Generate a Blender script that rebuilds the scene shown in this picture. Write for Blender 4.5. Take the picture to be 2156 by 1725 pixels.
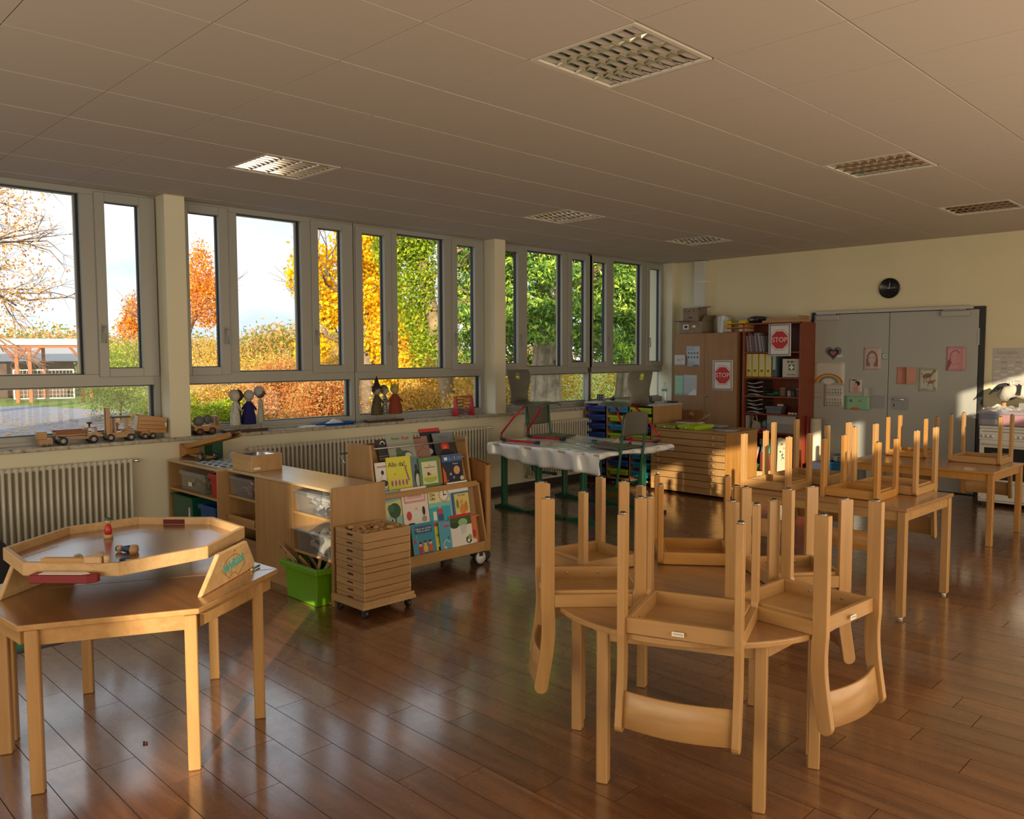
import bpy, bmesh, math, random
import numpy as np
from mathutils import Matrix, Vector
for _o in list(bpy.data.objects): bpy.data.objects.remove(_o)
SC = bpy.context.scene
COL = SC.collection
PI = math.pi
rnd = random.Random(7)

# ------------------------------------------------------------------ camera
# room frame: x = distance from the window wall, y = distance in front of the back wall (negative), z up
FPX = 1724.48442
cam = bpy.data.cameras.new('camera'); camo = bpy.data.objects.new('camera', cam); COL.objects.link(camo)
cam.sensor_fit = 'HORIZONTAL'; cam.sensor_width = 36.0
cam.lens = FPX / 2156 * 36.0
cam.clip_start = 0.05; cam.clip_end = 400
_y, _p, _r = 0.78566391, -0.0662943623, -0.00326914143
_f = Vector((-math.sin(_y)*math.cos(_p), math.cos(_y)*math.cos(_p), math.sin(_p)))
_rt = Vector((math.cos(_y), math.sin(_y), 0)); _up = _rt.cross(_f)
_r2 = _rt*math.cos(_r) + _up*math.sin(_r); _u2 = -_rt*math.sin(_r) + _up*math.cos(_r)
_M = Matrix((_r2, _u2, -_f)).transposed().to_4x4()
_M.translation = (7.368168, -10.718647, 1.680195)
camo.matrix_world = _M
SC.camera = camo

# ------------------------------------------------------------------ view and sky
SC.view_settings.view_transform = 'Standard'; SC.view_settings.look = 'None'
SC.view_settings.gamma = 1.0; SC.view_settings.use_curve_mapping = False
SC.view_settings.exposure = 0.38
cy = SC.cycles
cy.use_denoising = True
try: cy.denoiser = 'OPENIMAGEDENOISE'
except Exception: pass
cy.max_bounces = 7; cy.diffuse_bounces = 4; cy.glossy_bounces = 3; cy.transmission_bounces = 4; cy.transparent_max_bounces = 10
cy.caustics_reflective = False; cy.caustics_refractive = False
cy.sample_clamp_indirect = 4.0
cy.use_adaptive_sampling = True; cy.adaptive_threshold = 0.02

W = bpy.data.worlds.new('sky'); SC.world = W; W.use_nodes = True
nt = W.node_tree; nt.nodes.clear()
def N(t, tp, **k):
    n = t.nodes.new(tp)
    for a, v in k.items():
        if a.startswith('i_'):
            key = a[2:]; key = int(key) if key.isdigit() else key.replace('_', ' ')
            n.inputs[key].default_value = v
        else: setattr(n, a, v)
    return n
def ramp(t, stops, fac=None, interp='LINEAR'):
    n = t.nodes.new('ShaderNodeValToRGB'); cr = n.color_ramp; cr.interpolation = interp
    while len(cr.elements) < len(stops): cr.elements.new(0.5)
    for e, (p, c) in zip(cr.elements, stops):
        e.position = p; e.color = tuple(c) + (1,) if len(c) == 3 else c
    if fac is not None: t.links.new(fac, n.inputs['Fac'])
    return n
tc = N(nt, 'ShaderNodeTexCoord')
sep = N(nt, 'ShaderNodeSeparateXYZ'); nt.links.new(tc.outputs['Generated'], sep.inputs[0])
grad = ramp(nt, [(0.0, (0.34, 0.42, 0.48)), (0.06, (0.38, 0.48, 0.56)), (0.25, (0.42, 0.56, 0.70)), (1.0, (0.22, 0.38, 0.68))], sep.outputs['Z'])
mp = N(nt, 'ShaderNodeMapping'); mp.inputs['Scale'].default_value = (1.0, 1.0, 2.6); mp.inputs['Location'].default_value = (0.35, 0.2, 0.1)
nt.links.new(tc.outputs['Generated'], mp.inputs[0])
ns = N(nt, 'ShaderNodeTexNoise', i_Scale=2.6, i_Detail=7.0, i_Roughness=0.52); nt.links.new(mp.outputs[0], ns.inputs[0])
cl = ramp(nt, [(0.34, (0, 0, 0)), (0.54, (1, 1, 1))], ns.outputs[0])
mx = N(nt, 'ShaderNodeMix', data_type='RGBA'); nt.links.new(cl.outputs[0], mx.inputs[0]); nt.links.new(grad.outputs[0], mx.inputs[6])
mx.inputs[7].default_value = (0.78, 0.80, 0.82, 1)
bg = N(nt, 'ShaderNodeBackground', i_Strength=1.3); nt.links.new(mx.outputs[2], bg.inputs[0])
ow = N(nt, 'ShaderNodeOutputWorld'); nt.links.new(bg.outputs[0], ow.inputs[0])

# ------------------------------------------------------------------ sun (low, from the far side of the building) and added fill lamps inside the rear / right walls
SUN_D = Vector((-0.70, 0.70, -0.25)).normalized()      # direction of travel
sl = bpy.data.lights.new('sun', 'SUN'); sl.energy = 6.0; sl.color = (1.0, 0.83, 0.58); sl.angle = math.radians(0.6)
so = bpy.data.objects.new('sun', sl); COL.objects.link(so)
so.rotation_euler = SUN_D.to_track_quat('-Z', 'Y').to_euler(); so.location = (20, -20, 12)
def area(name, loc, direction, sx, sy, power, color):
    l = bpy.data.lights.new(name, 'AREA'); l.shape = 'RECTANGLE'; l.size = sx; l.size_y = sy; l.energy = power; l.color = color
    o = bpy.data.objects.new(name, l); COL.objects.link(o); o.location = loc
    o.rotation_euler = Vector(direction).to_track_quat('-Z', 'Y').to_euler(); return o
area('fill_lamp_right', (8.85, -5.6, 1.3), (-1, 0.05, 0.12), 8.0, 1.8, 150, (1.0, 0.79, 0.54))  # added fill lamp below the glazing, stands in for warm bounced daylight
area('fill_lamp_rear', (5.6, -12.8, 1.5), (-0.1, 1, 0.05), 5.5, 1.8, 80, (1.0, 0.82, 0.60))  # added fill lamp inside the rear wall, brightens the room from behind
# ------------------------------------------------------------------ mesh helpers
class B:
    """collects geometry, build() links it as ONE mesh object"""
    def __init__(s): s.v = []; s.f = []; s.m = []; s.sm = []; s.mi = 0; s.M = None; s.smooth = False
    def add(s, vs, fs):
        o = len(s.v)
        if s.M is not None: vs = [tuple(s.M @ Vector(v)) for v in vs]
        s.v += [tuple(v) for v in vs]
        for f in fs: s.f.append([i + o for i in f]); s.m.append(s.mi); s.sm.append(s.smooth)
        return s
    def box(s, x0, y0, z0, x1, y1, z1):
        return s.add([(x0,y0,z0),(x1,y0,z0),(x1,y1,z0),(x0,y1,z0),(x0,y0,z1),(x1,y0,z1),(x1,y1,z1),(x0,y1,z1)],
                     [(0,3,2,1),(4,5,6,7),(0,1,5,4),(1,2,6,5),(2,3,7,6),(3,0,4,7)])
    def prism(s, pts, a, b, axis='z'):
        n = len(pts)
        def P(p, t):
            return {'z': (p[0], p[1], t), 'x': (t, p[0], p[1]), 'y': (p[0], t, p[1])}[axis]
        vs = [P(p, a) for p in pts] + [P(p, b) for p in pts]
        fs = [tuple(range(n))[::-1], tuple(range(n, 2*n))] + [(i, (i+1) % n, n + (i+1) % n, n + i) for i in range(n)]
        return s.add(vs, fs)
    def ribbon(s, A, Bp, a, b, axis='x'):
        """solid between two polylines A and Bp (same length), extruded a..b"""
        return s.prism(list(A) + list(Bp)[::-1], a, b, axis)
    def tube(s, path, r, n=8, closed=False, cap=True):
        P = [Vector(p) for p in path]; k = len(P); rings = []
        rr = r if isinstance(r, (list, tuple)) else [r]*k
        up = None; vs = []
        for i in range(k):
            if closed: t = (P[(i+1) % k] - P[i-1]).normalized()
            else: t = (P[min(i+1, k-1)] - P[max(i-1, 0)]).normalized()
            if up is None:
                up = Vector((0, 0, 1)) if abs(t.z) < 0.9 else Vector((1, 0, 0))
            a = t.cross(up)
            if a.length < 1e-6: a = t.orthogonal()
            a.normalize(); b = t.cross(a).normalized()
            for j in range(n):
                w = 2*PI*j/n; vs.append(P[i] + (a*math.cos(w) + b*math.sin(w))*rr[i])
        fs = []
        for i in range(k if closed else k-1):
            i2 = (i+1) % k
            for j in range(n): fs.append((i*n+j, i*n+(j+1) % n, i2*n+(j+1) % n, i2*n+j))
        if cap and not closed: fs += [tuple(range(n))[::-1], tuple(range((k-1)*n, k*n))]
        sm = s.smooth; s.smooth = True; s.add(vs, fs); s.smooth = sm
        return s
    def lathe(s, prof, c=(0, 0, 0), n=16, axis='z', M=None):
        vs = []; fs = []
        for r, h in prof:
            for j in range(n):
                w = 2*PI*j/n; x, y = r*math.cos(w), r*math.sin(w)
                vs.append({'z': (c[0]+x, c[1]+y, c[2]+h), 'x': (c[0]+h, c[1]+x, c[2]+y), 'y': (c[0]+x, c[1]+h, c[2]+y)}[axis])
        k = len(prof)
        for i in range(k-1):
            for j in range(n): fs.append((i*n+j, i*n+(j+1) % n, (i+1)*n+(j+1) % n, (i+1)*n+j))
        fs += [tuple(range(n))[::-1], tuple(range((k-1)*n, k*n))]
        sm = s.smooth; s.smooth = True; s.add(vs, fs); s.smooth = sm
        return s
    def ball(s, c, rx, ry=None, rz=None, n=12, m=7):
        ry = ry or rx; rz = rz or rx; vs = []; fs = []
        for i in range(m+1):
            t = PI*i/m
            for j in range(n):
                w = 2*PI*j/n; vs.append((c[0]+rx*math.sin(t)*math.cos(w), c[1]+ry*math.sin(t)*math.sin(w), c[2]+rz*math.cos(t)))
        for i in range(m):
            for j in range(n): fs.append((i*n+j, (i+1)*n+j, (i+1)*n+(j+1) % n, i*n+(j+1) % n))
        sm = s.smooth; s.smooth = True; s.add(vs, fs); s.smooth = sm
        return s
    def cyl(s, c, r, h, n=16, axis='z'): return s.lathe([(r, 0), (r, h)], c, n, axis)
    def grid(s, fn, nu, nv):
        vs = [fn(i/nu, j/nv) for j in range(nv+1) for i in range(nu+1)]
        fs = [(j*(nu+1)+i, j*(nu+1)+i+1, (j+1)*(nu+1)+i+1, (j+1)*(nu+1)+i) for j in range(nv) for i in range(nu)]
        sm = s.smooth; s.smooth = True; s.add(vs, fs); s.smooth = sm
        return s
    # flat figures in the local u,v plane (x=u, y=v), z = small lift
    def ell(s, u, v, a, b, z=0.0, n=14, rot=0):
        c, q = math.cos(rot), math.sin(rot)
        pts = [(u + a*math.cos(t)*c - b*math.sin(t)*q, v + a*math.cos(t)*q + b*math.sin(t)*c, z) for t in [2*PI*i/n for i in range(n)]]
        return s.add(pts, [tuple(range(n))])
    def rect(s, u0, v0, u1, v1, z=0.0): return s.add([(u0,v0,z),(u1,v0,z),(u1,v1,z),(u0,v1,z)], [(0,1,2,3)])
    def poly(s, pts, z=0.0): return s.add([(p[0], p[1], z) for p in pts], [tuple(range(len(pts)))])
    def arc(s, u, v, r0, r1, a0, a1, z=0.0, n=14):
        pts = [(u+r*math.cos(a), v+r*math.sin(a), z) for r in (r0, r1) for a in [a0+(a1-a0)*i/n for i in range(n+1)]]
        return s.add(pts, [(i, i+1, n+2+i, n+1+i) for i in range(n)])
    def line(s, pts, w, z=0.0):
        for (a, b) in zip(pts[:-1], pts[1:]):
            d = Vector((b[0]-a[0], b[1]-a[1])); L = d.length
            if L < 1e-9: continue
            q = Vector((-d.y, d.x))/L*w/2
            s.add([(a[0]-q.x, a[1]-q.y, z), (b[0]-q.x, b[1]-q.y, z), (b[0]+q.x, b[1]+q.y, z), (a[0]+q.x, a[1]+q.y, z)], [(0,1,2,3)])
        return s
    def mesh(s, name, mats):
        me = bpy.data.meshes.new(name); me.from_pydata(s.v, [], s.f)
        mats = mats if isinstance(mats, (list, tuple)) else [mats]
        for m in mats: me.materials.append(m)
        me.polygons.foreach_set('material_index', [min(i, len(mats)-1) for i in s.m])
        me.polygons.foreach_set('use_smooth', s.sm)
        me.update(); return me
    def build(s, name, mats, parent=None, bevel=0.0, loc=None, rot=None, seg=1, label=None):
        o = bpy.data.objects.new(name, s.mesh(name, mats)); COL.objects.link(o)
        if parent is not None: o.parent = parent
        if loc is not None: o.location = loc
        if rot is not None: o.rotation_euler = rot
        if bevel:
            b = o.modifiers.new('bevel', 'BEVEL'); b.width = bevel; b.segments = seg; b.limit_method = 'ANGLE'; b.angle_limit = math.radians(40)
        if label: o['label'] = label
        return o

def thing(name, label, cat, loc=(0, 0, 0), rz=0.0, group=None, rot=None):
    o = bpy.data.objects.new(name, None); COL.objects.link(o); o.empty_display_size = 0.1
    o.location = loc; o.rotation_euler = rot if rot is not None else (0, 0, rz)
    o['label'] = label; o['category'] = cat
    if group: o['group'] = group
    return o
def tag(o, label, cat, group=None):
    o['label'] = label; o['category'] = cat
    if group: o['group'] = group
    return o
def struct(o): o['kind'] = 'structure'; return o
def piece(name, me, parent, loc=(0,0,0), rot=None):
    o = bpy.data.objects.new(name, me); COL.objects.link(o); o.parent = parent; o.location = loc
    if rot is not None: o.rotation_euler = rot
    return o
def copy_tree(o, parent=None, loc=None, rz=None, label=None, group=None):
    c = o.copy(); COL.objects.link(c)
    if parent is not None: c.parent = parent
    if loc is not None: c.location = loc
    if rz is not None: c.rotation_euler = (0, 0, rz)
    if label: c['label'] = label
    if group: c['group'] = group
    for ch in list(o.children): copy_tree(ch, c)
    return c
def text(body, size, mat, parent, loc, rot, name='lettering', ext=0.0004, align='CENTER', bold=0.0, scale_x=1.0, shear=0.0):
    cu = bpy.data.curves.new(name, 'FONT'); cu.body = body; cu.size = size; cu.extrude = ext; cu.align_x = align; cu.align_y = 'CENTER'
    cu.offset = bold; cu.resolution_u = 3; cu.shear = shear; cu.space_line = 0.85
    t = bpy.data.objects.new('tmp', cu); COL.objects.link(t)
    bpy.context.view_layer.update()
    me = bpy.data.meshes.new_from_object(t.evaluated_get(bpy.context.evaluated_depsgraph_get()))
    bpy.data.objects.remove(t); bpy.data.curves.remove(cu)
    me.name = name; me.materials.clear(); me.materials.append(mat)
    o = bpy.data.objects.new(name, me); COL.objects.link(o); o.parent = parent; o.location = loc; o.rotation_euler = rot
    o.scale = (scale_x, 1, 1)
    return o

# ------------------------------------------------------------------ materials
def mat(name, col, rough=0.5, metal=0.0, spec=0.5, bump=0.0, bscale=60, var=0.0, vscale=8, emit=None, trans=0.0, coat=0.0, sub=0.0):
    m = bpy.data.materials.new(name); m.use_nodes = True; t = m.node_tree; b = t.nodes['Principled BSDF']
    b.inputs['Base Color'].default_value = (*col, 1); b.inputs['Roughness'].default_value = rough; b.inputs['Metallic'].default_value = metal
    b.inputs['Specular IOR Level'].default_value = spec; b.inputs['Transmission Weight'].default_value = trans; b.inputs['Coat Weight'].default_value = coat
    if var or bump:
        c = N(t, 'ShaderNodeTexCoord'); n = N(t, 'ShaderNodeTexNoise', i_Scale=vscale, i_Detail=4.0); t.links.new(c.outputs['Object'], n.inputs[0])
        if var:
            r = ramp(t, [(0.3, tuple(max(0, x*(1-var)) for x in col)), (0.7, tuple(min(1, x*(1+var)) for x in col))], n.outputs[0]); t.links.new(r.outputs[0], b.inputs['Base Color'])
        if bump:
            n2 = N(t, 'ShaderNodeTexNoise', i_Scale=bscale, i_Detail=3.0); t.links.new(c.outputs['Object'], n2.inputs[0])
            bp = N(t, 'ShaderNodeBump', i_Strength=bump, i_Distance=0.01); t.links.new(n2.outputs[0], bp.inputs['Height']); t.links.new(bp.outputs[0], b.inputs['Normal'])
    return m
def wood(name, c1, c2, rough=0.42, scale=1.0, axis='z', contrast=1.0, spec=0.45, coat=0.0):
    """straight-grained wood, grain along the given local axis"""
    m = bpy.data.materials.new(name); m.use_nodes = True; t = m.node_tree; b = t.nodes['Principled BSDF']
    c = N(t, 'ShaderNodeTexCoord'); oi = N(t, 'ShaderNodeObjectInfo')
    ad = N(t, 'ShaderNodeVectorMath', operation='ADD'); mu = N(t, 'ShaderNodeVectorMath', operation='SCALE'); mu.inputs['Scale'].default_value = 7.3
    t.links.new(oi.outputs['Random'], mu.inputs[0]); t.links.new(c.outputs['Object'], ad.inputs[0]); t.links.new(mu.outputs[0], ad.inputs[1])
    mpn = N(t, 'ShaderNodeMapping'); s = [22*scale]*3; s[{'x': 0, 'y': 1, 'z': 2}[axis]] = 1.6*scale; mpn.inputs['Scale'].default_value = s
    t.links.new(ad.outputs[0], mpn.inputs[0])
    n = N(t, 'ShaderNodeTexNoise', i_Scale=1.0, i_Detail=6.0, i_Roughness=0.62, i_Distortion=0.6); t.links.new(mpn.outputs[0], n.inputs[0])
    lo = 0.5 - 0.22/contrast; hi = 0.5 + 0.22/contrast
    r = ramp(t, [(lo, c1), (hi, c2)], n.outputs[0])
    n2 = N(t, 'ShaderNodeTexNoise', i_Scale=3.0, i_Detail=2.0); t.links.new(ad.outputs[0], n2.inputs[0])
    hs = N(t, 'ShaderNodeHueSaturation'); mr = N(t, 'ShaderNodeMapRange', i_3=0.86, i_4=1.14); t.links.new(n2.outputs[0], mr.inputs[0]); t.links.new(mr.outputs[0], hs.inputs['Value'])
    t.links.new(r.outputs[0], hs.inputs['Color']); t.links.new(hs.outputs[0], b.inputs['Base Color'])
    bp = N(t, 'ShaderNodeBump', i_Strength=0.08, i_Distance=0.002); t.links.new(n.outputs[0], bp.inputs['Height']); t.links.new(bp.outputs[0], b.inputs['Normal'])
    b.inputs['Roughness'].default_value = rough; b.inputs['Specular IOR Level'].default_value = spec; b.inputs['Coat Weight'].default_value = coat; b.inputs['Coat Roughness'].default_value = 0.2
    return m
def glassy(name, tint=(1, 1, 1), gloss=0.06, rough=0.02, alpha=0.0, col=(0.9, 0.95, 1)):
    """thin clear sheet: see-through with a weak mirror and an optional milky share"""
    m = bpy.data.materials.new(name); m.use_nodes = True; t = m.node_tree; t.nodes.clear()
    tr = N(t, 'ShaderNodeBsdfTransparent'); tr.inputs[0].default_value = (*tint, 1)
    gl = N(t, 'ShaderNodeBsdfGlossy', i_Roughness=rough)
    fr = N(t, 'ShaderNodeFresnel', i_IOR=1.45); mxs = N(t, 'ShaderNodeMixShader'); mm = N(t, 'ShaderNodeMath', operation='MULTIPLY'); mm.inputs[1].default_value = gloss/0.06
    mm.use_clamp = True
    gb = N(t, 'ShaderNodeNewGeometry'); fm = N(t, 'ShaderNodeMath', operation='SUBTRACT'); fm.inputs[0].default_value = 1.0; t.links.new(gb.outputs['Backfacing'], fm.inputs[1]); m3 = N(t, 'ShaderNodeMath', operation='MULTIPLY')
    t.links.new(fr.outputs[0], mm.inputs[0]); t.links.new(mm.outputs[0], m3.inputs[0]); t.links.new(fm.outputs[0], m3.inputs[1]); t.links.new(m3.outputs[0], mxs.inputs[0]); t.links.new(tr.outputs[0], mxs.inputs[1]); t.links.new(gl.outputs[0], mxs.inputs[2])
    out = N(t, 'ShaderNodeOutputMaterial')
    if alpha:
        df = N(t, 'ShaderNodeBsdfDiffuse'); df.inputs[0].default_value = (*col, 1); m2 = N(t, 'ShaderNodeMixShader', i_0=alpha)
        t.links.new(mxs.outputs[0], m2.inputs[1]); t.links.new(df.outputs[0], m2.inputs[2]); t.links.new(m2.outputs[0], out.inputs[0])
    else: t.links.new(mxs.outputs[0], out.inputs[0])
    return m

beech = wood('beech', (0.34, 0.18, 0.062), (0.46, 0.27, 0.105), 0.36, 1.0, 'z', coat=0.15)
beech_x = wood('beech_x', (0.34, 0.18, 0.062), (0.46, 0.27, 0.105), 0.36, 1.0, 'x', coat=0.15)
beech_y = wood('beech_y', (0.34, 0.18, 0.062), (0.46, 0.27, 0.105), 0.36, 1.0, 'y', coat=0.15)
beech_pale = wood('beech_pale', (0.42, 0.26, 0.12), (0.54, 0.36, 0.19), 0.4, 1.0, 'x')
table_brown = wood('table_brown', (0.20, 0.085, 0.032), (0.30, 0.14, 0.055), 0.20, 0.8, 'x', spec=0.9, coat=0.6)
table_tan = wood('table_tan', (0.27, 0.135, 0.055), (0.36, 0.19, 0.08), 0.24, 0.8, 'x', spec=0.7, coat=0.3)
pine = wood('pine', (0.42, 0.26, 0.115), (0.56, 0.37, 0.18), 0.5, 1.2, 'x')
birch = wood('birch', (0.33, 0.185, 0.07), (0.43, 0.26, 0.11), 0.45, 0.6, 'z', coat=0.1)
birch_x = wood('birch_x', (0.36, 0.21, 0.085), (0.47, 0.29, 0.125), 0.38, 0.6, 'x', coat=0.2)
birch_top = wood('birch_top', (0.46, 0.32, 0.17), (0.56, 0.41, 0.23), 0.25, 0.6, 'x', coat=0.3)
beige_wood = wood('beige_wood', (0.27, 0.15, 0.07), (0.33, 0.19, 0.09), 0.5, 0.5, 'z')
mahogany = wood('mahogany', (0.16, 0.035, 0.014), (0.26, 0.06, 0.022), 0.35, 0.7, 'z')
white_paint = mat('white_paint', (0.62, 0.61, 0.55), 0.45)
upvc = mat('upvc', (0.34, 0.345, 0.32), 0.35)
gasket = mat('gasket', (0.015, 0.017, 0.025), 0.5)
blackp = mat('black_plastic', (0.02, 0.02, 0.022), 0.4)
dark = mat('dark_fabric', (0.03, 0.03, 0.035), 0.9)
chrome = mat('chrome', (0.75, 0.75, 0.76), 0.18, 1.0)
steel = mat('steel', (0.42, 0.42, 0.41), 0.35, 0.9)
white = mat('white', (0.80, 0.80, 0.78), 0.5)
paper = mat('paper', (0.78, 0.77, 0.72), 0.7)
red = mat('red', (0.42, 0.015, 0.02), 0.35)
green_metal = mat('green_metal', (0.012, 0.10, 0.05), 0.35)
red_metal = mat('red_metal', (0.45, 0.015, 0.02), 0.3)
grey_shell = mat('grey_shell', (0.11, 0.11, 0.095), 0.42)
def C(r, g, b, rough=0.6, name=None):
    key = name or 'print_%02x%02x%02x' % (int(r*255), int(g*255), int(b*255))
    m = bpy.data.materials.get(key)
    return m or mat(key, (r, g, b), rough)
black = C(0.012, 0.012, 0.014); ink = C(0.03, 0.03, 0.04)
# ------------------------------------------------------------------ the room shell
H = 3.07; XR = 9.0; YR = -13.0
wall_m = mat('wall_paint', (0.74, 0.68, 0.47), 0.75, bump=0.05, bscale=180, var=0.03, vscale=2)
wall_l = mat('wall_paint_pale', (0.72, 0.69, 0.53), 0.75, bump=0.05, bscale=180, var=0.03, vscale=2)
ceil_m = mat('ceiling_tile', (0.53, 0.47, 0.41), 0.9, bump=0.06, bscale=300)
rail_m = mat('ceiling_rail', (0.62, 0.58, 0.53), 0.5)
base_m = mat('baseboard', (0.035, 0.035, 0.04), 0.5)
# laminate floor: every plank runs along x
def floor_mat(name):
    m = bpy.data.materials.new(name); m.use_nodes = True; t = m.node_tree; b = t.nodes['Principled BSDF']
    c = N(t, 'ShaderNodeTexCoord'); oi = N(t, 'ShaderNodeObjectInfo'); geo = N(t, 'ShaderNodeNewGeometry')
    mu = N(t, 'ShaderNodeVectorMath', operation='SCALE'); mu.inputs['Scale'].default_value = 13.0; t.links.new(oi.outputs['Random'], mu.inputs[0])
    ad = N(t, 'ShaderNodeVectorMath', operation='ADD'); t.links.new(geo.outputs['Position'], ad.inputs[0]); t.links.new(mu.outputs[0], ad.inputs[1])
    mpn = N(t, 'ShaderNodeMapping'); mpn.inputs['Scale'].default_value = (1.3, 15, 1); t.links.new(ad.outputs[0], mpn.inputs[0])
    n = N(t, 'ShaderNodeTexNoise', i_Scale=1.0, i_Detail=7.0, i_Roughness=0.6, i_Distortion=0.9); t.links.new(mpn.outputs[0], n.inputs[0])
    r = ramp(t, [(0.28, (0.095, 0.038, 0.015)), (0.48, (0.165, 0.068, 0.027)), (0.70, (0.225, 0.100, 0.041))], n.outputs[0])
    hs = N(t, 'ShaderNodeHueSaturation'); mr = N(t, 'ShaderNodeMapRange', i_3=0.84, i_4=1.16); t.links.new(oi.outputs['Random'], mr.inputs[0]); t.links.new(mr.outputs[0], hs.inputs['Value'])
    t.links.new(r.outputs[0], hs.inputs['Color']); t.links.new(hs.outputs[0], b.inputs['Base Color'])
    # scuffed sheen
    n2 = N(t, 'ShaderNodeTexNoise', i_Scale=7.0, i_Detail=8.0, i_Roughness=0.7); t.links.new(geo.outputs['Position'], n2.inputs[0])
    rr = N(t, 'ShaderNodeMapRange', i_1=0.3, i_2=0.7, i_3=0.20, i_4=0.36); t.links.new(n2.outputs[0], rr.inputs[0]); t.links.new(rr.outputs[0], b.inputs['Roughness'])
    mp2 = N(t, 'ShaderNodeMapping'); mp2.inputs['Scale'].default_value = (5, 42, 5); t.links.new(geo.outputs['Position'], mp2.inputs[0])
    n3 = N(t, 'ShaderNodeTexNoise', i_Scale=1.0, i_Detail=3.0); t.links.new(mp2.outputs[0], n3.inputs[0])
    bp = N(t, 'ShaderNodeBump', i_Strength=0.22, i_Distance=0.0035); t.links.new(n3.outputs[0], bp.inputs['Height']); t.links.new(bp.outputs[0], b.inputs['Normal'])
    b.inputs['Specular IOR Level'].default_value = 0.85; b.inputs['Coat Weight'].default_value = 1.0; b.inputs['Coat Roughness'].default_value = 0.13; b.inputs['Coat IOR'].default_value = 1.6
    return m
floor_m = floor_mat('laminate')
joint_m = mat('floor_joint', (0.018, 0.010, 0.007), 0.8)
bb = B(); bb.box(0.0, YR, -0.08, XR, 0.0, -0.006)
floor = struct(bb.build('floor', joint_m))
PL = 0.955; PW = 0.1625; Y0 = -9.6435
joints = {0: 3.885, 1: 4.212, 3: 3.199, 4: 4.370, 5: 3.873, 6: 4.032, 7: 4.317, 8: 3.62, 9: 4.31, -1: 3.75, 2: 3.55}
planks = []
for row in range(int((YR - Y0)/PW) - 1, int((0 - Y0)/PW) + 1):
    ya = max(YR, Y0 + row*PW); yb = min(0, Y0 + (row+1)*PW)
    if yb - ya < 0.02: continue
    off = joints.get(row, rnd.random()*PL) % PL
    x = off - PL
    while x < XR:
        a = max(0, x); c = min(XR, x + PL)
        if c - a > 0.02: planks.append((a, ya, c, yb))
        x += PL
def in_view(x, y, z=0.0):
    d = Vector((x, y, z)) - Vector(_M.translation); w = d.dot(_f)
    if w < 0.3: return None
    u = 1078 + FPX*d.dot(_r2)/w; v = 862.5 - FPX*d.dot(_u2)/w
    return (u, v, w) if -60 < u < 2216 and -60 < v < 1790 else None
def near(p):
    b = [in_view(x, y) for x in (p[0], (p[0]+p[2])/2, p[2]) for y in (p[1], p[3])]; b = [q[2] for q in b if q]
    return min(b) if b else 1e3
planks.sort(key=near)
g = 0.0016
full = {}
rest = B()
for i, (a, ya, c, yb) in enumerate(planks):
    if i < 296 and near((a, ya, c, yb)) < 1e3:
        key = (round(c-a, 3), round(yb-ya, 3))
        if key not in full:
            full[key] = B().box(g, g, -0.0055, c-a-g, yb-ya-g, 0.0).mesh('plank', floor_m)
        piece('plank', full[key], floor, (a, ya, 0))
    else: rest.box(a+g, ya+g, -0.0055, c-g, yb-g, 0.0)
o = rest.build('further_planks', floor_m, floor); o['kind'] = 'stuff'

# ceiling: mineral tiles in a rail grid
b = B(); b.box(0.0, YR, H+0.014, XR, 0, H+0.10); ceiling = struct(b.build('ceiling', rail_m))
GX, GY, T = 3.997, -7.858, 0.625
LAMPS = [(1, 0), (1, 5), (1, 9), (-4, 0), (-4, 5), (-4, 9)]
xs = sorted(set([0.0, XR] + [GX + i*T for i in range(-8, 12) if 0.05 < GX + i*T < XR-0.05]))
ys = sorted(set([YR, 0.0] + [GY + j*T for j in range(-12, 16) if YR+0.05 < GY + j*T < -0.05]))
tiles = {}; rest = B(); nt_ = 0
for a, c in zip(xs[:-1], xs[1:]):
    for d, e in zip(ys[:-1], ys[1:]):
        if any(abs(a - (GX+i*T)) < 0.01 and abs(d - (GY+j*T)) < 0.01 for i, j in LAMPS): continue
        vis = any(in_view(p, q, H) for p in (a, (a+c)/2, c) for q in (d, (d+e)/2, e))
        if vis and nt_ < 298:
            nt_ += 1; key = (round(c-a, 3), round(e-d, 3))
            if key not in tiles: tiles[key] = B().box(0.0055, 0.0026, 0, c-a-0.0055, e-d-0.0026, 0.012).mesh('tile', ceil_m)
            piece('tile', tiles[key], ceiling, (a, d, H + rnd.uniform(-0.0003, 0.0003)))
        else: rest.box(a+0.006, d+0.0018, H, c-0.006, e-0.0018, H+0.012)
o = rest.build('further_tiles', ceil_m, ceiling); o['kind'] = 'stuff'

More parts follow.
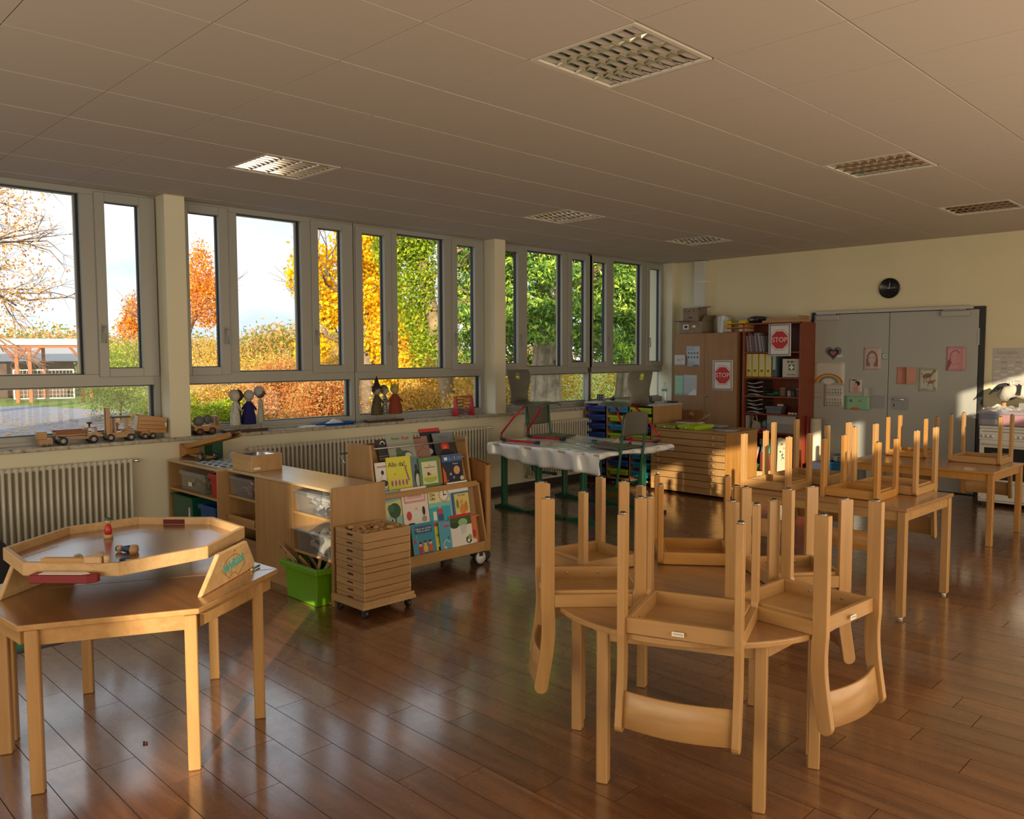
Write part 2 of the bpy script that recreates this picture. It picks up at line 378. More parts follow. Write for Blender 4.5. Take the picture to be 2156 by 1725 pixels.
# louvre lamps set flush in the ceiling grid
lamp_alu = mat('lamp_aluminium', (0.38, 0.36, 0.32), 0.22, 0.95)
lamp_mirror = mat('lamp_mirror', (0.72, 0.70, 0.64), 0.06, 1.0)
lamp_frame = mat('lamp_frame', (0.66, 0.62, 0.54), 0.4)
def make_lamp():
    t = thing('louvre_lamp', 'square louvre ceiling lamp with mirrored cells, nearest and largest, at the top of the photo', 'ceiling lamp', (GX+T, GY, H), group='louvre lamps in the ceiling')
    w = T - 0.012
    b = B(); b.box(0.006, 0.006, -0.002, w, 0.03, 0.01); b.box(0.006, w-0.024, -0.002, w, w, 0.01); b.box(0.006, 0.03, -0.002, 0.03, w-0.024, 0.01); b.box(w-0.024, 0.03, -0.002, w, w-0.024, 0.01)
    b.build('frame', lamp_frame, t, 0.001)
    b = B(); b.box(0.006, 0.006, 0.075, w, w, 0.08); b.box(0.006, 0.006, 0.01, 0.012, w, 0.075); b.box(w-0.006, 0.006, 0.01, w, w, 0.075); b.box(0.006, 0.006, 0.01, w, 0.012, 0.075); b.box(0.006, w-0.006, 0.01, w, w, 0.075)
    b.build('housing', lamp_alu, t)
    a0, a1 = 0.03, w-0.024; L = a1-a0
    for k in range(1, 4):                                    # long mirror vanes, V-shaped
        y = a0 + L*k/4
        B().prism([(y-0.016, 0.045), (y, -0.001), (y+0.016, 0.045)], a0, a1, 'x').build('mirror_vane', lamp_mirror, t)
    b0 = B()
    for k in range(1, 9):
        x = a0 + L*k/9
        B().prism([(x-0.010, 0.042), (x-0.001, 0.001), (x+0.001, 0.001), (x+0.010, 0.042)], a0, a1, 'y').build('cross_blade', lamp_mirror, t)
    for k in range(4):
        y = a0 + L*(k+0.5)/4
        B().tube([(a0+0.01, y, 0.058), (a1-0.01, y, 0.058)], 0.008, 8).build('fluorescent_tube', white, t)
    return t
lamp0 = make_lamp()
LL = ['square louvre ceiling lamp on the right, second along its row above the far tables', 'flat looking louvre ceiling lamp at the right edge of the photo near the clock wall',
      'dark louvre ceiling lamp over the windows, the leftmost one', 'louvre ceiling lamp over the windows, the middle one of their row', 'smallest louvre ceiling lamp, over the far window corner']
for (i, j), lb in zip(LAMPS[1:], LL):
    copy_tree(lamp0, None, (GX+i*T, GY+j*T, H), 0, lb)

# walls
b = B(); b.box(-0.28, YR-0.3, -0.3, 0.20, 0.0, 0.935); wl = struct(b.build('wall_left', wall_l))
B().box(-0.30, YR-0.3, 3.07, -0.0, 0.0, 3.4).build('lintel', wall_l, wl)
b = B(); b.box(-0.28, 0.0, -0.3, XR+0.3, 0.3, 3.4); wb = struct(b.build('wall_back', wall_m))
b = B(); b.box(-0.28, YR-0.3, -0.3, 2.4, YR, 3.4); b.box(2.4, YR-0.3, -0.3, 8.2, YR, 0.9); b.box(2.4, YR-0.3, 2.8, 8.2, YR, 3.4); b.box(8.2, YR-0.3, -0.3, XR+0.3, YR, 3.4); struct(b.build('wall_rear', wall_m))
# right wall with a high strip of glazing that lets the low sun in
b = B(); b.box(XR, YR, -0.3, XR+0.25, 0, 0.9)
GL = [(-1.2, -2.9), (-3.05, -5.05), (-5.95, -6.35), (-6.55, -9.3), (-9.5, -10.6)]
prev = 0.0
for a, c in GL:
    b.box(XR, a, 0.9, XR+0.25, prev, 3.4); b.box(XR, c, 0.9, XR+0.25, a, 2.38); b.box(XR, c, 3.0, XR+0.25, a, 3.4); prev = c
b.box(XR, YR, 0.9, XR+0.25, prev, 3.4)
struct(b.build('wall_right', wall_m))
for k, (a, c) in enumerate(GL):
    q = B(); q.box(XR+0.10, c, 2.38, XR+0.15, a, 2.42); q.box(XR+0.10, c, 2.96, XR+0.15, a, 3.0); q.box(XR+0.10, c, 2.42, XR+0.15, c+0.04, 2.96); q.box(XR+0.10, a-0.04, 2.42, XR+0.15, a, 2.96)
    wdw = struct(q.build('window_%d' % (k+8), upvc))
struct(B().box(-2.0, -21.5, -0.3, 15.0, -20.5, 7.5).build('wall_sun_blocker', wall_m))  # unseen wall added to keep the sun out of the rear opening
struct(B().box(-0.6, YR-0.6, 3.4, XR+0.8, 0.6, 3.55).build('roof', dark))
for x0, y0, x1, y1, nm in [(0.20, YR, 0.214, -0.0, 'baseboard_left')]:
    struct(B().box(x0, y0, 0, x1, y1, 0.075).build(nm, base_m, bevel=0.002))
bb = B(); bb.box(0.2, -0.014, 0, 2.38, 0, 0.075); bb.box(4.5, -0.014, 0, XR, 0, 0.075); struct(bb.build('baseboard_back', base_m, bevel=0.002))

# granite sill and columns
def granite():
    m = bpy.data.materials.new('granite'); m.use_nodes = True; t = m.node_tree; b = t.nodes['Principled BSDF']
    c = N(t, 'ShaderNodeTexCoord'); v = N(t, 'ShaderNodeTexVoronoi', i_Scale=55.0); t.links.new(c.outputs['Object'], v.inputs[0])
    n = N(t, 'ShaderNodeTexNoise', i_Scale=22.0, i_Detail=5.0); t.links.new(c.outputs['Object'], n.inputs[0])
    r = ramp(t, [(0.30, (0.10, 0.09, 0.075)), (0.42, (0.36, 0.33, 0.27)), (0.62, (0.46, 0.43, 0.37)), (0.72, (0.60, 0.58, 0.52))], n.outputs[0])
    r2 = ramp(t, [(0.0, (0.25, 0.24, 0.22)), (0.12, (1, 1, 1))], v.outputs['Distance'])
    x = N(t, 'ShaderNodeMix', data_type='RGBA', blend_type='MULTIPLY', i_0=0.7); t.links.new(r.outputs[0], x.inputs[6]); t.links.new(r2.outputs[0], x.inputs[7]); t.links.new(x.outputs[2], b.inputs['Base Color'])
    b.inputs['Roughness'].default_value = 0.28; return m
gran = granite(); SZ = 0.968
sl_b = B(); sl_b.box(-0.02, YR, 0.935, 0.225, -1.62, SZ); sl_b.box(-0.02, -1.62, 0.935, 0.2, 0, SZ)
struct(sl_b.build('trim_1', gran, bevel=0.004))
for k, (a, c) in enumerate([(-3.85, -3.67), (-7.785, -7.605), (-11.7, -11.52), (-0.10, 0.0)]):
    struct(B().box(-0.04, a, SZ if k != 3 else 0.0, 0.213, c, H+0.01).build('trim_%d' % (k+2), wall_l, bevel=0.003))

# window units: a wide fixed pane between two narrow sashes, a low pane under the transom
glass_m = glassy('window_glass', (0.97, 0.985, 0.98), 0.045)
def ring(b, y0, y1, z0, z1, l, r, d, u, xa, xb):
    b.box(xa, y0, z0, xb, y0+l, z1); b.box(xa, y1-r, z0, xb, y1, z1); b.box(xa, y0+l, z0, xb, y1-r, z0+d); b.box(xa, y0+l, z1-u, xb, y1-r, z1); return b
def window_unit(n, y):
    W_ = 1.86
    b = B(); b.box(-0.06, 0, SZ, 0.03, 0.05, H); b.box(-0.06, W_-0.05, SZ, 0.03, W_, H)
    b.box(-0.06, 0.05, SZ, 0.03, W_-0.05, 1.04); b.box(-0.06, 0.05, 1.43, 0.03, W_-0.05, 1.53); b.box(-0.06, 0.05, 3.02, 0.03, W_-0.05, H)
    b.box(-0.06, 0.46, 1.53, 0.03, 0.57, 3.02); b.box(-0.06, 1.245, 1.53, 0.03, 1.37, 3.02)
    b.box(0.03, 0.05, SZ, 0.045, W_-0.05, 1.0)
    o = struct(b.build('window_%d' % n, upvc, bevel=0.003, loc=(0, y, 0)))
    for (a, c, pa, pb, hy) in [(0.015, 0.475, 0.10, 0.385, 0.43), (1.355, 1.85, 1.435, 1.715, 1.395)]:
        s = ring(B(), a, c, 1.505, 3.05, pa-a, c-pb, 0.075, 0.075, -0.03, 0.048).build('sash', upvc, o, 0.004)
        ring(B(), pa-0.0, pb, 1.58, 2.975, 0.005, 0.012, 0.006, 0.006, -0.028, 0.0).build('gasket', gasket, s)
        h = B(); h.box(0.048, hy-0.013, 1.885, 0.058, hy+0.013, 1.955); h.tube([(0.05, hy, 1.93), (0.085, hy, 1.93), (0.09, hy, 1.90), (0.09, hy, 1.79)], [0.009, 0.009, 0.009, 0.008], 8)
        h.build('handle', upvc, s, label=None)
        B().box(-0.016, pa, 1.58, -0.012, pb, 2.975).build('pane', glass_m, s)
    for nm, a, c, z0, z1 in [('pane', 0.57, 1.245, 1.53, 3.02), ('pane', 0.05, W_-0.05, 1.04, 1.43)]:
        p = B().box(-0.026, a, z0, -0.022, c, z1).build(nm, glass_m, o)
        ring(B(), a, c, z0, z1, 0.005, 0.014, 0.006, 0.007, -0.035, -0.012).build('gasket', gasket, p)
        ring(B(), a, c, z0, z1, 0.014, 0.030, 0.012, 0.014, -0.058, -0.035).build('bead', upvc, p)
    return o
for k, y in enumerate([-7.605, -5.735, -9.65, -3.67, -1.885-0.0, -11.52]): window_unit(k+1, y)
b = B(); b.box(-0.05, -9.66, SZ, 0.03, -9.64, H); struct(b.build('trim_9', upvc))

# white duct in the corner
t = thing('wall_duct', 'white boxed pipe duct in the corner above the stacked cartons', 'pipe duct', (0.69, -0.06, 2.0))
B().box(-0.09, -0.06, 0.0, 0.09, 0.06, 1.06).build('cover', white_paint, t, 0.004)
for z in (0.35, 0.75): B().box(-0.094, -0.064, z, 0.094, 0.06, z+0.012).build('joint_strip', white, t)

# double steel door
door_m = mat('door_grey', (0.40, 0.41, 0.38), 0.35, coat=0.1); door_f = mat('door_frame_dark', (0.02, 0.02, 0.022), 0.4)
b = B(); b.box(2.385, -0.03, 0, 2.42, 0.0, 2.235); b.box(4.43, -0.03, 0, 4.485, 0.0, 2.235); b.box(2.42, -0.03, 2.205, 4.43, 0.0, 2.235); b.box(2.42, -0.004, 0, 4.43, 0.0, 2.205)
door = struct(b.build('door_1', door_f))
def leaf(x0, x1, hx):
    l = B().box(x0, -0.045, 0.012, x1, -0.005, 2.20).build('leaf', door_m, door, 0.002)
    B().box(x0-0.014 if hx > 0 else x1-0.006, -0.052, 1.78, x0+0.006 if hx > 0 else x1+0.016, -0.03, 1.98).build('hinge', steel, l)
    return l
l1 = leaf(2.43, 3.405, 1); l2 = leaf(3.413, 4.42, -1)
for p, x in ((l1, 2.47), (l2, 4.02)):
    B().box(x, -0.10, 2.125, x+0.31, -0.045, 2.19).build('door_closer', mat('closer', (0.42, 0.42, 0.40), 0.4), p, 0.006)
    B().box(x+0.03, -0.115, 2.195, x+0.28, -0.10, 2.205).build('closer_arm', steel, p)
b = B(); b.box(2.47, -0.10, 2.207, 3.02, -0.03, 2.243); b.box(3.025, -0.10, 2.207, 4.36, -0.03, 2.243); b.build('closer_rail', mat('rail_grey', (0.5, 0.5, 0.48), 0.4), door, 0.003)
def rrect(x0, z0, x1, z1, r, n=4):
    P = []
    for cx, cz, a in ((x1-r, z1-r, 0), (x0+r, z1-r, PI/2), (x0+r, z0+r, PI), (x1-r, z0+r, 1.5*PI)):
        P += [(cx+r*math.cos(a+i*PI/2/n), cz+r*math.sin(a+i*PI/2/n)) for i in range(n+1)]
    return P
pl = mat('door_plate', (0.36, 0.37, 0.37), 0.3, 0.4)
B().prism(rrect(3.18, 0.99, 3.37, 1.15, 0.02), -0.052, -0.045, 'y').build('cover_plate', pl, l1)
p = B().prism(rrect(3.46, 0.98, 3.66, 1.15, 0.02), -0.054, -0.045, 'y').build('lock_plate', pl, l2)
b = B(); b.tube([(3.49, -0.054, 1.108), (3.49, -0.085, 1.112), (3.62, -0.085, 1.112)], 0.009, 8); b.build('door_handle', chrome, p)
B().box(3.485, -0.057, 1.02, 3.497, -0.05, 1.05).build('keyhole', black, p)

# tube radiators
rad_m = mat('radiator_enamel', (0.66, 0.64, 0.55), 0.35)
def radiator(y0, y1, z0, z1, label, pitch=0.047):
    t = thing('radiator', label, 'radiator', (0.224, y0, z0), group='ribbed radiators under the sill')
    hgt = z1-z0; n = int((y1-y0)/pitch); b = B()
    for dx in (0.035, 0.075):
        b.tube([(dx, 0, 0), (dx, 0.0, hgt)], 0.0125, 6)
    b.tube([(0.055, -0.0235, hgt-0.02), (0.055, 0.0235, hgt-0.02)], 0.017, 6); b.tube([(0.055, -0.0235, 0.02), (0.055, 0.0235, 0.02)], 0.017, 6)
    b.box(0.03, -0.012, hgt-0.035, 0.08, 0.012, hgt-0.003); b.box(0.03, -0.012, 0.003, 0.08, 0.012, 0.035)
    b.ball((0.055, 0, hgt-0.012), 0.033, 0.019, 0.016, 8, 4); b.ball((0.055, 0, 0.012), 0.033, 0.019, 0.016, 8, 4)
    me = b.mesh('rib', rad_m)
    for i in range(n): piece('rib', me, t, (0, (i+0.5)*pitch, 0))
    for yy in (0.1, (y1-y0)-0.1): B().box(-0.022, yy-0.01, hgt-0.1, 0.04, yy+0.01, hgt-0.07).build('bracket', rad_m, t)
    B().lathe([(0.011, 0), (0.011, 0.03), (0.017, 0.035), (0.017, 0.045)], (0.055, n*pitch, hgt-0.02), 10, 'y').build('bleed_cap', chrome, t)
    return t
radiator(-10.3, -8.105, 0.13, 0.825, 'cream ribbed radiator under the left window, behind the marble-run table')
radiator(-7.10, -4.04, 0.13, 0.835, 'long cream ribbed radiator behind the low shelves and book cart')
radiator(-3.35, -2.12, 0.13, 0.83, 'short cream ribbed radiator behind the table with the plastic cover')
# ------------------------------------------------------------------ the grounds outside the windows
GZ = -0.35
def ground_mat(name, stops, scale, rough=0.9, bump=0.3):
    m = bpy.data.materials.new(name); m.use_nodes = True; t = m.node_tree; b = t.nodes['Principled BSDF']
    c = N(t, 'ShaderNodeTexCoord'); n = N(t, 'ShaderNodeTexNoise', i_Scale=scale, i_Detail=8.0, i_Roughness=0.7); t.links.new(c.outputs['Object'], n.inputs[0])
    r = ramp(t, stops, n.outputs[0]); t.links.new(r.outputs[0], b.inputs['Base Color']); b.inputs['Roughness'].default_value = rough
    bp = N(t, 'ShaderNodeBump', i_Strength=bump, i_Distance=0.03); t.links.new(n.outputs[0], bp.inputs['Height']); t.links.new(bp.outputs[0], b.inputs['Normal']); return m
asphalt = ground_mat('asphalt', [(0.35, (0.17, 0.18, 0.22)), (0.65, (0.30, 0.31, 0.36))], 9, 0.85)
grass = ground_mat('grass', [(0.35, (0.09, 0.15, 0.02)), (0.6, (0.20, 0.28, 0.04)), (0.75, (0.34, 0.28, 0.06))], 3)
o = struct(B().box(-130, -90, GZ-0.3, -0.28, 110, GZ-0.02).build('lawn', grass))
o = struct(B().prism([(-31, -42), (-0.29, -42), (-0.29, -1.0), (-8.0, -0.9), (-16.5, 0.6), (-24, 0.6), (-31, -1.0)], GZ-0.02, GZ, 'z').build('school_yard', asphalt))
nr = np.random.default_rng(5)
def leaf_cloud(name, blobs, n, size, mats, parent=None, seed=1, flat=False, shell=0.45, thin=0.55, kind=True):
    """n small leaves scattered through the ellipsoids (x, y, z, rx, ry, rz[, weight])"""
    r = np.random.default_rng(seed); bl = np.array([tuple(b)+(() if len(b) == 7 else (1.0,)) for b in blobs], float)
    w = bl[:, 3]*bl[:, 4]*bl[:, 5]; w = (w**0.75)*bl[:, 6]; w /= w.sum(); k = r.choice(len(bl), n, p=w)
    d = r.normal(size=(n, 3)); d /= np.linalg.norm(d, axis=1)[:, None]; rad = shell + (1-shell)*r.random(n)**0.6
    rad *= 1 + 0.16*r.normal(size=n)
    p = bl[k, :3] + d*rad[:, None]*bl[k, 3:6]
    a = r.normal(size=(n, 3)); a /= np.linalg.norm(a, axis=1)[:, None]
    if flat: a = np.stack([np.cos(x := r.random(n)*6.28), np.sin(x), np.zeros(n)], 1)
    c = r.normal(size=(n, 3))
    if flat: c = np.stack([-a[:, 1], a[:, 0], np.zeros(n)], 1) + r.normal(size=(n, 3))*0.12
    c -= (c*a).sum(1)[:, None]*a; c /= np.linalg.norm(c, axis=1)[:, None]
    s = size*(0.6 + 0.8*r.random(n))[:, None]; h = s*thin
    v = np.stack([p - a*s, p + c*h, p + a*s, p - c*h], 1).reshape(-1, 3)
    me = bpy.data.meshes.new(name); me.vertices.add(4*n); me.loops.add(4*n); me.polygons.add(n)
    me.vertices.foreach_set('co', v.astype(np.float32).ravel()); me.loops.foreach_set('vertex_index', np.arange(4*n, dtype=np.int32))
    me.polygons.foreach_set('loop_start', np.arange(0, 4*n, 4, dtype=np.int32)); me.polygons.foreach_set('loop_total', np.full(n, 4, dtype=np.int32))
    for m in mats: me.materials.append(m)
    me.polygons.foreach_set('material_index', r.integers(0, len(mats), n).astype(np.int32)); me.update(); me.validate()
    o = bpy.data.objects.new(name, me); COL.objects.link(o)
    if parent is not None: o.parent = parent
    if kind: o['kind'] = 'stuff'
    return o
def leafm(name, col, tr=0.45):
    m = bpy.data.materials.new(name); m.use_nodes = True; t = m.node_tree; t.nodes.clear()
    d = N(t, 'ShaderNodeBsdfDiffuse'); d.inputs[0].default_value = (*col, 1); q = N(t, 'ShaderNodeBsdfTranslucent'); q.inputs[0].default_value = (*col, 1)
    x = N(t, 'ShaderNodeMixShader', i_0=tr); o = N(t, 'ShaderNodeOutputMaterial'); t.links.new(d.outputs[0], x.inputs[1]); t.links.new(q.outputs[0], x.inputs[2]); t.links.new(x.outputs[0], o.inputs[0]); return m
L_or = [leafm('leaf_orange', (0.920, 0.351, 0.046)), leafm('leaf_amber', (0.920, 0.520, 0.078)), leafm('leaf_rust', (0.624, 0.221, 0.046))]
L_ye = [leafm('leaf_yellow', (0.920, 0.672, 0.022)), leafm('leaf_gold', (0.896, 0.515, 0.017)), leafm('leaf_lemon', (0.920, 0.762, 0.056))]
L_hd = [leafm('leaf_ochre', (0.728, 0.429, 0.117)), leafm('leaf_tan', (0.910, 0.598, 0.208)), leafm('leaf_olive', (0.416, 0.351, 0.078)), leafm('leaf_gold2', (0.920, 0.546, 0.078))]
L_gr = [leafm('leaf_green', (0.336, 0.470, 0.034)), leafm('leaf_lime', (0.582, 0.650, 0.056)), leafm('leaf_moss', (0.179, 0.269, 0.034))]
L_fir = [leafm('needle_dark', (0.083, 0.180, 0.053), 0.2), leafm('needle_mid', (0.195, 0.345, 0.060), 0.25), leafm('needle_light', (0.540, 0.690, 0.105), 0.3)]
L_red = [leafm('leaf_brick', (0.560, 0.190, 0.067)), leafm('leaf_copper', (0.694, 0.336, 0.101)), leafm('leaf_tan3', (0.694, 0.448, 0.179))]
L_bare = [leafm('leaf_dry', (0.616, 0.336, 0.134), 0.4), leafm('leaf_dry2', (0.762, 0.493, 0.224), 0.4)]
bark = mat('bark', (0.26, 0.19, 0.13), 0.9, bump=0.9, bscale=14, var=0.35, vscale=9)
bark_c = mat('bark_conifer', (0.44, 0.34, 0.25), 0.9, bump=1.0, bscale=18, var=0.4, vscale=5)
bark_p = mat('bark_pale', (0.30, 0.21, 0.12), 0.9, bump=0.9, bscale=10, var=0.3, vscale=5)
twig_m = mat('twigs', (0.22, 0.14, 0.09), 0.9)
def branches(b, p, d, L, r, depth, rs, spread=0.55, drop=0.0, kids=3):
    p = Vector(p); d = Vector(d).normalized(); pts = [p]; q = p.copy()
    for i in range(3):
        d = (d + Vector((rs.uniform(-1, 1), rs.uniform(-1, 1), rs.uniform(-1, 1)))*0.13 + Vector((0, 0, -drop))).normalized(); q = q + d*L/3; pts.append(q.copy())
    b.tube(pts, [r, r*0.85, r*0.7, r*0.55], 5 if depth > 1 else 3, cap=False)
    if depth == 0: return
    for k in range(kids + (1 if depth == 1 else 0)):
        e = (d + Vector((rs.uniform(-1, 1), rs.uniform(-1, 1), rs.uniform(-0.6, 0.9)))*spread*1.4).normalized()
        branches(b, pts[rs.choice([1, 2, 3, 3])], e, L*rs.uniform(0.6, 0.8), r*0.52, depth-1, rs, spread, drop, kids)
def tree(name, label, cat, base, trunk_pts, trunk_r, bm, limbs=(), blobs=(), n=6000, size=0.07, leaves=None, seed=1, group=None, thin=0.55):
    t = thing(name, label, cat, (base[0], base[1], GZ), group=group)
    rel = lambda p: (p[0]-base[0], p[1]-base[1], p[2]-GZ)
    if trunk_pts: B().tube([rel(p) for p in trunk_pts], trunk_r, 12).build('trunk', bm, t)
    if trunk_pts and bm is bark_c:
        b = B()
        for k in range(9):
            a = k*0.7; b.tube([(p[0]-base[0]+math.cos(a+0.15*i)*r_*0.93, p[1]-base[1]+math.sin(a+0.15*i)*r_*0.93, p[2]-GZ) for i, (p, r_) in enumerate(zip(trunk_pts, trunk_r))], [r_*0.24 for r_ in trunk_r], 6)
        b.build('bark_ridges', bm, t)
    if limbs:
        b = B(); rs = random.Random(seed)
        for (p, d, L, r, dep, dr, kids) in limbs: branches(b, rel(p), d, L, r, dep, rs, 0.55, dr, kids)
        b.build('branches', twig_m if bm is not bark_p else bm, t)
    if blobs: leaf_cloud('foliage', [tuple(rel(q[:3]))+tuple(q[3:]) for q in blobs], n, size, leaves, t, seed, thin=thin)
    return t
# big half-bare tree at the left edge
tree('bare_tree', 'big half-bare tree with brown twigs at the left edge of the windows', 'tree', (-24.5, -6.4), [(-24.5, -6.4, GZ), (-24.4, -6.2, 2.0), (-24.2, -6.0, 4.2), (-24.0, -5.6, 7.0), (-23.8, -5.4, 9.5)], [0.5, 0.42, 0.36, 0.26, 0.14], bark,
     [((-24.2, -6.1, 2.8), (0.4, 1, 0.02), 2.0, 0.11, 4, 0.07, 3), ((-24.2, -6.0, 3.6), (0.4, 1, 0.25), 2.0, 0.12, 4, 0.03, 3), ((-24.2, -6.0, 4.6), (0.4, 1, 0.4), 2.0, 0.12, 4, 0.02, 3), ((-24.1, -5.8, 5.4), (0.3, 1, 0.7), 1.9, 0.11, 4, 0.02, 3), ((-24.0, -5.6, 6.6), (0.2, 1, 0.9), 1.7, 0.10, 4, 0.0, 3), ((-24.2, -6.0, 3.9), (1, 0.3, 0.3), 1.9, 0.1, 4, 0.02, 3)],
     [(-22.9, -4.1, 6.2, 1.2, 1.9, 1.9, 1.6), (-22.9, -3.4, 4.1, 1.1, 1.7, 1.0, 1), (-23, -4.2, 3.4, 1.1, 1.8, 0.9, 1)], 3600, 0.055, L_bare, 11)
# orange tree in the gap on both sides of the first column
tree('orange_tree', 'slender orange autumn tree behind the hedge, seen on both sides of the first column', 'tree', (-20.4, 0.9), [(-20.4, 0.9, GZ), (-20.4, 0.9, 2.0), (-20.3, 1.2, 4.4)], [0.12, 0.09, 0.04], bark,
     [((-20.4, 0.9, 1.2), (0, 0.5, 1), 1.5, 0.06, 3, 0, 3), ((-20.4, 0.9, 1.8), (0, -0.8, 1), 1.2, 0.05, 3, 0, 3), ((-20.2, 1.3, 2.6), (0.1, 0.4, 1), 1.4, 0.05, 3, 0, 3)],
     [(-20.1, 1.7, 4.4, 0.55, 0.45, 1.2), (-20.1, 1.9, 3.5, 0.6, 0.75, 0.9), (-20.6, -0.2, 3.0, 0.5, 0.5, 0.75), (-20.7, -0.5, 2.6, 0.4, 0.4, 0.4), (-20.5, 0.5, 3.0, 0.5, 0.6, 1.0, 0.6)], 8500, 0.048, L_or, 12)
# hedge row: tan and golden shrubs, each with its own crown
HB = [((-20.3, -1.0), 0.95, 1.35, 2.3, L_gr, 'yellow-green rounded shrub left of the orange tree'),
      ((-19.2, 1.6), 1.5, 1.6, 2.45, L_hd, 'tall tan shrub just right of the first column'),
      ((-17.3, 1.1), 1.2, 1.2, 1.95, L_hd, 'tan shrub with an orange tuft below the open sky pane'),
      ((-15.4, 1.9), 1.3, 1.5, 2.0, L_hd, 'loose brownish shrub in the middle of the hedge'),
      ((-13.6, 1.0), 1.1, 1.2, 1.75, L_red, 'reddish brown shrub low in the hedge'),
      ((-12.6, 2.4), 1.4, 1.6, 2.35, L_hd, 'tan shrub left of the yellow maple'),
      ((-10.8, 0.6), 0.9, 1.0, 1.45, L_red, 'copper coloured low shrub in front of the maple'),
      ((-9.3, 3.2), 1.3, 1.7, 2.3, L_hd, 'ochre shrub behind the maple trunk'),
      ((-8.3, 1.6), 0.9, 1.1, 1.35, L_hd, 'golden low shrub below the ivy-covered tree'),
      ((-7.0, 2.6), 0.9, 1.3, 1.55, L_hd, 'golden shrub between the ivy-covered tree and the first conifer'),
      ((-5.4, 0.9), 0.8, 0.8, 1.35, L_hd, 'golden shrub hiding the foot of the ivy-covered trunk'),
      ((-7.6, 5.2), 1.5, 2.0, 2.3, L_ye+L_hd, 'bright yellow shrub seen between the conifer trunks'),
      ((-6.4, 8.4), 1.6, 2.2, 2.2, L_ye+L_hd+L_gr, 'yellow and green shrub behind the second conifer'),
      ((-18.0, -0.2), 0.9, 1.3, 0.85, L_gr, 'low green bush at the edge of the yard'),
      ((-15.0, 0.2), 0.9, 1.3, 0.75, L_gr, 'low green bush in front of the tan hedge')]
for i, (bp_, rx, ry, h, lv, lab) in enumerate(HB):
    x, y = bp_; cz = GZ + h*0.52
    tree('shrub', lab, 'shrub', bp_, None, None, bark, [((x, y, GZ), (rnd.uniform(-.4, .4), rnd.uniform(-.4, .4), 1), h*0.5, 0.03, 2, 0, 4)]*3,
         [(x, y, cz, rx, ry, h*0.5), (x-0.4*rx, y+0.3*ry, cz+0.25*h, rx*0.6, ry*0.6, h*0.36), (x+0.4*rx, y-0.3*ry, cz+0.1*h, rx*0.6, ry*0.6, h*0.38)], 11000 if h > 1.6 else 8000, 0.034, lv, 20+i, 'shrubs along the school yard')
# yellow maple
tree('maple_tree', 'bright yellow maple filling the windows in the middle', 'tree', (-10.2, 1.6), [(-10.2, 1.6, GZ), (-10.1, 1.5, 2.2), (-10.0, 1.3, 4.6)], [0.22, 0.17, 0.08], bark,
     [((-10.1, 1.5, 1.8), (-0.5, -1, 0.5), 1.6, 0.06, 3, 0, 3), ((-10.1, 1.5, 2.8), (0.2, -1, 0.6), 1.4, 0.05, 3, 0, 3), ((-10.0, 1.4, 3.4), (0.3, 0.6, 1), 1.5, 0.06, 3, 0, 3)],
     [(-10.7, 0.35, 3.7, 0.55, 0.62, 0.8), (-10.3, 0.9, 2.9, 0.6, 0.7, 0.6), (-10.0, 1.3, 4.5, 0.7, 0.7, 0.9), (-9.9, 1.7, 3.4, 0.8, 0.6, 0.9), (-9.6, 2.0, 2.2, 0.8, 0.8, 0.9, 1.3), (-10.5, 0.2, 1.9, 0.4, 0.45, 0.35, 0.7), (-9.7, 1.7, 5.3, 0.7, 0.7, 0.6, .7), (-9.3, 2.2, 1.2, 0.7, 0.8, 0.8)], 22000, 0.055, L_ye, 41, thin=0.75)
# leaning ivy-covered tree
tree('ivy_tree', 'leaning pale trunk wrapped in green ivy, right of the yellow maple', 'tree', (-6.2, 1.05), [(-6.2, 1.05, GZ), (-6.35, 0.95, 1.1), (-6.55, 0.72, 2.7), (-6.75, 0.45, 4.3), (-6.95, 0.2, 6.0)], [0.19, 0.16, 0.145, 0.13, 0.10], bark_p,
     [((-6.7, 0.5, 3.9), (-0.6, -0.8, 0.6), 1.6, 0.06, 3, 0, 3), ((-6.6, 0.6, 3.2), (0.4, 0.8, 0.8), 1.3, 0.05, 3, 0, 3)],
     [(-6.62, 0.55, 3.4, 0.34, 0.34, 0.9), (-6.55, 0.45, 4.6, 0.4, 0.4, 0.9), (-6.4, 0.75, 1.9, 0.22, 0.22, 0.5), (-6.95, 0.30, 3.3, 0.30, 0.30, 1.2), (-6.75, 0.35, 4.4, 0.42, 0.42, 0.8), (-6.75, 0.55, 2.2, 0.26, 0.26, 0.9), (-7.1, 0.0, 4.0, 0.35, 0.35, 0.6), (-6.5, 0.9, 4.6, 0.4, 0.4, 0.5)], 13000, 0.042, L_gr, 42)
# conifers: drooping sprays of needles
def conifer(label, base, hgt, R, z0, seed, tr, n):
    x, y = base; rs = random.Random(seed); bl = []
    for k in range(85):
        z = z0 + (hgt-z0)*rs.random(); a = rs.uniform(0, 2*PI) if k % 2 else rs.gauss(-0.85, 0.6); q = R*(0.35+0.65*rs.random())*(1-0.45*(z-z0)/(hgt-z0)); bl.append((x+q*math.cos(a), y+q*math.sin(a), z, 0.36*R, 0.36*R, 0.24, 1))
    return tree('conifer', label, 'tree', base, [(x, y, GZ), (x-0.02, y, 0.8), (x+0.05, y, 2.2), (x, y+0.05, hgt)], tr, bark_c, [((x, y, 1.5+0.5*k), (math.cos(k*2.1), math.sin(k*2.1), 0.1), R*0.7, 0.05, 2, 0.06, 3) for k in range(6)], bl, int(n*1.6), 0.062, L_fir, seed, 'conifers outside the right windows', thin=0.34)
